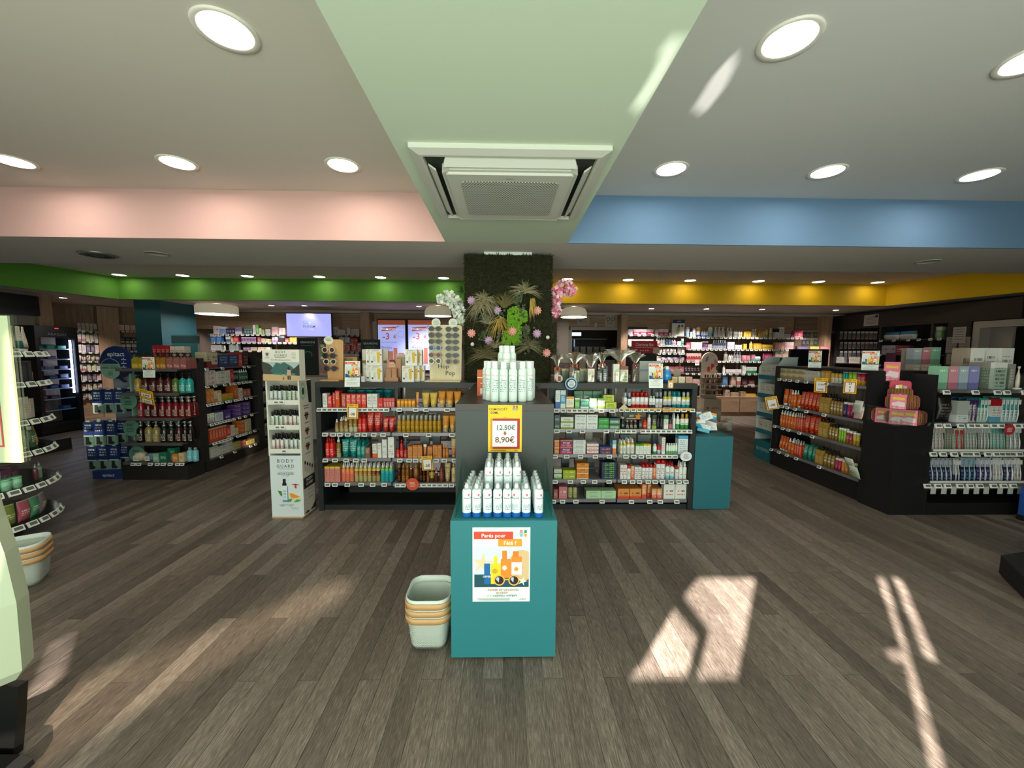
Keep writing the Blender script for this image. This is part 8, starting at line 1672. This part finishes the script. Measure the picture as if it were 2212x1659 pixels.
# ------------------------------------------------------------------ opening to the stock room
fr_=struct('window_1',MB().box(1.60,2.88,YB-.04,YB+.02,2.04,2.12),mat('#9a9288',.6),'pale frame of the stock room opening')
for x0,x1 in((1.56,1.64),(2.82,2.90)):part('jamb',MB().box(x0,x1,YB-.04,YB+.02,.9,2.04),mat('#9a9288',.6),fr_)
st_=thing('stock_shelving','dark stock room shelving seen through the opening','shelving',(2.15,YB+.7,0))
b=MB();b.box(-.35,.55,.3,.34,0,1.86);part('back_panel',b,mat('#2c2b2a',.7),st_)
for z in(.9,1.2,1.45,1.86):part('shelf',MB().box(-.35,.55,.0,.3,z-.02,z),mat('#8a8c8a',.5),st_)
for k in range(5):
    for i,z in enumerate((1.2,1.45)):
        place(goods('box',.15,.20,.2,[P('#5a5650',top='#7c7870',th=.75,ink='#a09c92',lo=.1,hi=.9,rows=4)]),'storage_bin','%s grey storage bin on the %s stock room shelf'%(ORD[k]if k<4 else 'rightmost',('lower','upper')[i]),'bin',(1.90+.175*k,YB+.82,z),0)
b=MB();b.box(1.62,2.05,YB+.9,YB+.92,1.94,2.03);struct('window_2',b,mat('#bfe6f4',.5,emit=1.2),'bright high window strip in the stock room')
for x,w_ in((1.74,.05),(1.84,.03)):b=MB();b.box(x,x+w_,YB+.80,YB+.83,1.2,1.85);tag(part('upright_panel',b,mat('#9ab4d0',.5,emit=.3),None),'pale upright panel in the stock room' if w_>.04 else 'narrow pale upright panel in the stock room','panel')
FN=Face((0,YB-.02,0),(1,0,0))
for px0,px1,y0,y1,lb,rings in((1247,1273,683,701,'landscape notice over the stock room opening',1),(1308,1327,679,706,'portrait prohibition notice over the stock room opening',2)):
    u0,zt=FN.hit(px0,y0);u1,zb=FN.hit(px1,y1);o=paper('wall_notice',u1-u0,zt-zb,FN.pt((u0+u1)/2,.0,zb),0,lb,'notice',c='#a89e92');w_,h_=u1-u0,zt-zb;f=Flat()
    for k in range(rings):f.ring((-.28+.5*k)*w_+.02,h_*.62,.045,.012,'#2a2420')
    f.lines(-w_*.4,w_*.4,h_*.4,h_*.1,3,h_*.03,'#6a625a');f.part(o,(0,-.001,0))
u,z=FN.hit(1287.5,702);b=MB();b.lathe([(.03,-.05),(.033,.0),(.03,.05)],12,sy=.6);o=tag(part('motion_sensor',b,mat('#c9c2b8',.5),None,FN.pt(u,.0,z)),'small white motion sensor above the opening','sensor');b=MB();b.box(-.008,.008,-.024,-.018,-.02,.0);part('eye',b,mat('#2a2420'),o)
b=MB();b.box(ub(1205),ub(1231),9.30,9.42,0,2.22);d2=struct('door_2',b,mat('#a89c92',.6),'pale door left of the stock room opening');part('handle',MB().box(ub(1229)-.03,ub(1229),9.27,9.30,1.0,1.04),mat('#8a8a88',.3,.6),d2)

# ------------------------------------------------------------------ back wall, left
bl=thing('wall_shelving','oak backed wall shelving behind the television','shelving',(0,9.08,0))
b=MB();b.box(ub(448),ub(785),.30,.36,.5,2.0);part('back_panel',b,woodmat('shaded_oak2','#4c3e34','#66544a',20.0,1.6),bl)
for px in(452,585,780):b=MB();b.box(ub(px),ub(px)+(.20 if px>700 else .03),.0 if px>700 else .2,.34,0,2.40 if px>700 else 2.0);part('upright',b,WOODV,bl)
b=MB();b.box(ub(448),ub(780),.0,.30,0,.5);part('base',b,WOOD,bl)
W4='%s shelf, back wall behind the television'
back_shelf(bl,452,617,722,tgs(461,604,14),'on '+W4%'upper')
quick((('box',460,473,704,1,P('#d8c4cc',ink='#8a6a7c',lo=.3,hi=.8,rows=3),'white pink pack'),('box',474,487,706,1,P('#7a9acc',top='#d8d4dc',th=.75),'sky blue pack'),('box',488,506,710,3,P('#32204a',ink='#c8b8d8',lo=.3,hi=.8,rows=3),'dark violet pack'),('box',507,522,707,1,P('#b8b0bc',top='#7a6a94',th=.4,ink='#5a4a70',lo=.5,hi=.9,rows=4),'grey violet stack'),('box',527,545,710,3,P('#2a4a54',top='#3c7a6c',th=.7,ink='#c8d8dc',lo=.2,hi=.6),'dark teal pack'),('box',545.5,552,702,1,WV,'tall white carton'),('box',552.5,558.5,702,1,P('#6aa83c',ink='#d8ecc8',lo=.2,hi=.7),'tall green carton'),('box',559,565,709,1,P('#d8dcc8',ink='#8aa06a',lo=.2,hi=.7),'pale green carton'),('box',566,571,712,1,P('#a8b83c',ink='#e8ecc8',lo=.3,hi=.7),'lime carton'),('box',573,584,711,3,P('#dcd8d8',ink='#5a5054',lo=.2,hi=.6),'white slim carton'),('box',586.5,600,706,1,P('#e0b4bc',top='#e8d0d0',th=.7,ink='#c85c74',lo=.3,hi=.7),'pink square pack'),('box',602,616,708,2,P('#e4c0c4',ink='#c84c5c',lo=.2,hi=.8,rows=4),'pink white pack')))
back_shelf(bl,452,645,739.5,tgs(463,639,17),'on '+W4%'second')
quick((('box',454,466,724,1,P('#3c78c0',top='#e0d8dc',th=.75,ink='#a8c8e8',lo=.2,hi=.6),'blue and white pack'),('box',467,478,724,1,P('#4080c8',top='#e4dce0',th=.75,ink='#a8c8e8',lo=.2,hi=.6),'second blue and white pack'),('box',487,497,726,1,P('#d8d0d4',bot='#3c64a8',bh=.5),'white box with blue corner'),('box',498,503,730,1,P('#d8a05c',ink='#f0dcc0',lo=.3,hi=.7),'apricot carton'),('box',504,515,725,1,P('#c82c34',top='#8a4c54',th=.7,ink='#f0c8cc',lo=.2,hi=.6),'red pack'),('box',521,553,728.5,5,P('#7c4c84',top='#c8b4cc',th=.8,bot='#d8c8d8',bh=.15,ink='#d8c0dc',lo=.3,hi=.6,rows=4),'mauve carton'),('box',556,563,728,1,CR,'coral carton'),('box',564,572,731,1,PKW,'pink white carton'),('box',573,582,732,1,P('#dcd4c0',bot='#d8c040',bh=.35,ink='#8a5a54',lo=.5,hi=.8),'cream and yellow pack'),('box',587,600,728,2,P('#7a5c94',top='#d8bcd0',th=.5,ink='#e8d8e4',lo=.2,hi=.6),'violet pink carton'),('box',602,614,725,1,P('#23222a',top='#b8c0c8',th=.7),'black pack'),('box',615,624,731,1,CR,'coral pack'),('box',625,641,729,1,P('#c88a2c',ink='#f0d890',lo=.2,hi=.8,rows=4),'amber pack')))
back_shelf(bl,452,645,757,tgs(463,639,10),'on '+W4%'third')
quick((('box',455,478,745,2,P('#d8d0d4',ink='#a89aa4',lo=.2,hi=.8),'white flat box'),('bottle',482,486,745,1,[WV,WHT],'white bottle'),('box',494,515,743,3,P('#a8acb0',ink='#5c6468',lo=.2,hi=.8),'grey carton'),('box',525,540,750,2,P('#6a7cac',bot='#c85c60',bh=.4,ink='#e0dce4',lo=.4,hi=.8),'blue red pack'),('box',541,555,750,2,P('#d0b8a4',ink='#6a9a54',lo=.2,hi=.8),'cream pack'),('box',557,573,750,2,P('#d8c0ac',ink='#8a6a54',lo=.2,hi=.8,rows=3),'beige pack'),('box',574,583,750,1,PKW,'pale pink box')))
W5='%s shelf, between television and oak upright'
back_shelf(bl,690,783,723,(730,738,750,762,774),'on '+W5%'upper');quick((('box',720,729,707,1,P('#dcd8e0',ink='#4a4c6c',lo=.2,hi=.9,rows=4),'white striped box'),('box',730,738,712,1,PKW,'pale pink box'),('box',739,746,713,1,P('#d8d0d0',ink='#b89098',lo=.2,hi=.8),'small white box'),('box',749,757,708,1,P('#b8b0a8',ink='#e0d8d0',lo=.2,hi=.8),'grey beige box'),('box',758,776,711,3,P('#c8b4b8',bot='#c09098',bh=.2,ink='#8a6c74',lo=.3,hi=.8),'greyish pink box')))
back_shelf(bl,690,783,741,(726,745,760,777),'on '+W5%'second');quick((('pouch',730,755,728,2,P('#d0ccc8',ink='#8a8a88',lo=.2,hi=.8),'silver pouch'),('box',757,772,731,2,P('#c84a34',ink='#f0b090',lo=.3,hi=.7,rows=3),'red orange box')))
back_shelf(bl,690,783,759,(748,761,772),'on '+W5%'third');quick((('box',737,756,742,2,P('#d0706c',ink='#f0d0cc',lo=.15,hi=.9,rows=4),'coral stacked box'),('box',758,770,741,1,P('#c86460',ink='#f0d0cc',lo=.15,hi=.9,rows=4),'coral stacked box near the upright'),('box',771,780,745,1,P('#d07c78',ink='#f0d0cc',lo=.15,hi=.9,rows=4),'pale coral box'),('box',692,701,744,1,P('#5aa83c',top='#c8dcbc',th=.6),'grass green box')))
back_shelf(bl,690,783,776,(700,750,765),'on '+W5%'fourth');quick((('box',692,701,763,1,P('#4a9a44',bot='#d0d8c8',bh=.4),'second grass green box'),('box',738,775,764,4,P('#b89098',top='#d8d0d0',th=.6,ink='#8a5c64',lo=.2,hi=.6),'rose grey box')))
# television
FT2=Face((0,8.6,0),(1,0,0));u0,zt=FT2.hit(617,676);u1,zb=FT2.hit(717.5,728.5)
tv=thing('television','wall hung television showing a pharmacy logo on lavender','television',((u0+u1)/2,8.6,(zt+zb)/2));w_,h_=u1-u0,zt-zb
b=MB();b.box(-w_/2,w_/2,0,.05,-h_/2,h_/2);part('casing',b,mat('#0d0e12',.4),tv)
mm,nt,bs=nodemat('tv_picture');bs.inputs['Base Color'].default_value=(0,0,0,1);bs.inputs['Emission Color'].default_value=lin('#a9acf0');bs.inputs['Emission Strength'].default_value=.62
b=MB();b.box(-w_/2+.012,w_/2-.012,-.003,-.0005,-h_/2+.014,h_/2-.012);sc_=part('screen',b,mm,tv)
DKT=mat('#1c2a50',.6);text('CO',.058,DKT,sc_,(-.07,-.005,.03),bold=.02);text('&',.05,mat('#3a7ab0'),sc_,(.02,-.005,.035),ital=.3);text('PHARM',.058,DKT,sc_,(.005,-.005,-.055),bold=.02);f=Flat();f.rect(-.15,.15,-.085,-.078,'#6a70b0');f.part(sc_,(0,-.004,0));b=MB();b.box(-.15,.15,.05,.46,-.06,.06);part('wall_bracket',b,mat('#1a1a1c'),tv);o=text('la santé pour tous',.012,mat('#5a60a0'),sc_,(0,-.005,-.105))
# promotion screens
FS=Face((0,9.2,0),(1,0,0))
for k,(x0,x1)in enumerate(((813.5,877),(879,943))):
    u0,zt=FS.hit(x0,688.5);u1,_=FS.hit(x1,688.5);w_=u1-u0;h_=1.24
    s_=thing('promotion_screen',('left','right')[k]+' portrait promotion screen with minus three euros','screen',((u0+u1)/2,9.2,zt-h_))
    b=MB();b.box(-w_/2,w_/2,0,.06,0,h_);part('casing',b,mat('#0d0d10',.4),s_)
    E_=lambda c,e=.5:mat(c,.6,emit=e)
    f=Flat();a=w_/2-.025;f.rect(-a,a,.03,h_-.03,E_('#a8b0ee',.42));f.rect(-a,a,h_-.14,h_-.03,E_('#9a5038',.25));f.poly([(-.23,h_-.29),(.10,h_-.265),(.105,h_-.18),(-.235,h_-.205)],E_('#a8503c',.3))
    f.word('PROMOTION',-.065,h_-.26,.042,E_('#e8e0ec',.5),bold=.02);f.word('-3',-.13,h_-.48,.15,E_('#a8503c',.3),bold=.015);f.word('€',.08,h_-.46,.085,E_('#a8503c',.3),bold=.015);f.word('SUR TOUS LES SOLAIRES',-.06,h_-.56,.024,E_('#7a6aa0',.3),bold=.02);f.word('Avène',-.12,h_-.70,.07,E_('#6a5a90',.3));f.ring(.22,h_-.36,.075,.006,E_('#7a78b0',.35))
    for(x,z,ww,hh)in((-.08,.18,.11,.30),(.04,.18,.09,.38),(.16,.18,.12,.26)):f.rect(x,x+ww,z,z+hh,E_('#a86a54',.3))
    for q in range(5):f.poly([(.14+.04*q,h_-.16),(.17+.03*q,h_-.15),(.10+.04*q,h_-.24)],E_('#3c4a48',.15))
    f.part(s_,(0,-.001,0),name='picture')
b=MB();b.box(ub(793),ub(813),9.31,9.42,0,2.20);d3=struct('door_3',b,mat('#b4a49a',.6),'pale door beside the promotion screens');part('handle',MB().box(ub(797),ub(797)+.03,9.28,9.31,1.0,1.04),mat('#8a8a88',.3,.6),d3)
b=MB();b.box(-3.2,-1.4,9.30,9.42,0,1.0);tag(part('low_cabinet',b,WOOD,None),'oak cabinet under the promotion screens','cabinet')

# counters behind the gondola with upright cards and a glass guard
c1=thing('service_counter','long white service counter behind the sunglasses boards','counter',(-3.4,6.5,0));b=MB();b.box(-2.2,2.4,0,.6,0,1.06);part('body',b,mat('#c9c2b8',.6),c1);b=MB();b.box(-2.22,2.42,-.02,.62,1.06,1.09);part('top',b,WOOD,c1)
c2=thing('service_counter','short white service counter behind the gift bags','counter',(1.9,6.5,0));b=MB();b.box(-1.1,.9,0,.6,0,1.06);part('body',b,mat('#c9c2b8',.6),c2);b=MB();b.box(-1.12,.92,-.02,.62,1.06,1.09);part('top',b,WOOD,c2)
FGR=Face((0,6.55,0),(1,0,0))
for k,(x0,x1,y0)in enumerate(((642,686,730),(779,820.5,733))):
    o,w_,h_=card_standee(x0,x1,y0,.0,1.091,'#15211f',('left','right')[k]+' dark green supplement card standing on the counter',(('GRANIONS',0,.86,.055,'#d0d8d4'),),F=FGR)
    f=Flat();f.lines(-w_*.35,w_*.35,h_*.80,.02,1,.006,'#8a9a94');f.oval(0,h_*.55,w_*.22,h_*.10,'#4a7470');f.oval(0,h_*.53,w_*.18,h_*.09,'#1c2c2a');f.part(o,(0,-.0015,0))
gd=thing('glass_guard','clear counter guard with frosted band beside the teal column','screen',(-5.42,6.6,1.091));b=MB();b.box(-.17,.30,0,.006,0,.66);part('pane',b,GLASS,gd);b=MB();b.box(-.17,.30,-.001,.0,.52,.64);part('frosted_band',b,film('frost','#c0ccd0',.25,.5),gd)
shelf_ctx(FGR,1.091,'on the counter behind the gift bags','counter_box',back=.02,d=.12)
row('box',1205,1232,783,'pinkish carton stack',[P('#a87c74',ink='#e0ccc4',lo=.1,hi=.9,rows=4)],stack=2);row('box',1236,1250,760,'tall brown display box',[P('#8a5c4c',top='#c8a04c',th=.8,ink='#d8c0a8',lo=.2,hi=.7)]);row('box',1251,1266,765,'cream display box',[P('#c8a890',ink='#e8dccc',lo=.2,hi=.9,rows=5)],stack=2);row('box',1268,1290,767,'rosy leaflet box',[P('#c0a098',ink='#8a6a64',lo=.2,hi=.8)])
row('box',1300,1330,778,'dark brown leather box',[P('#4a2c24',ink='#7a5448',lo=.3,hi=.7)])
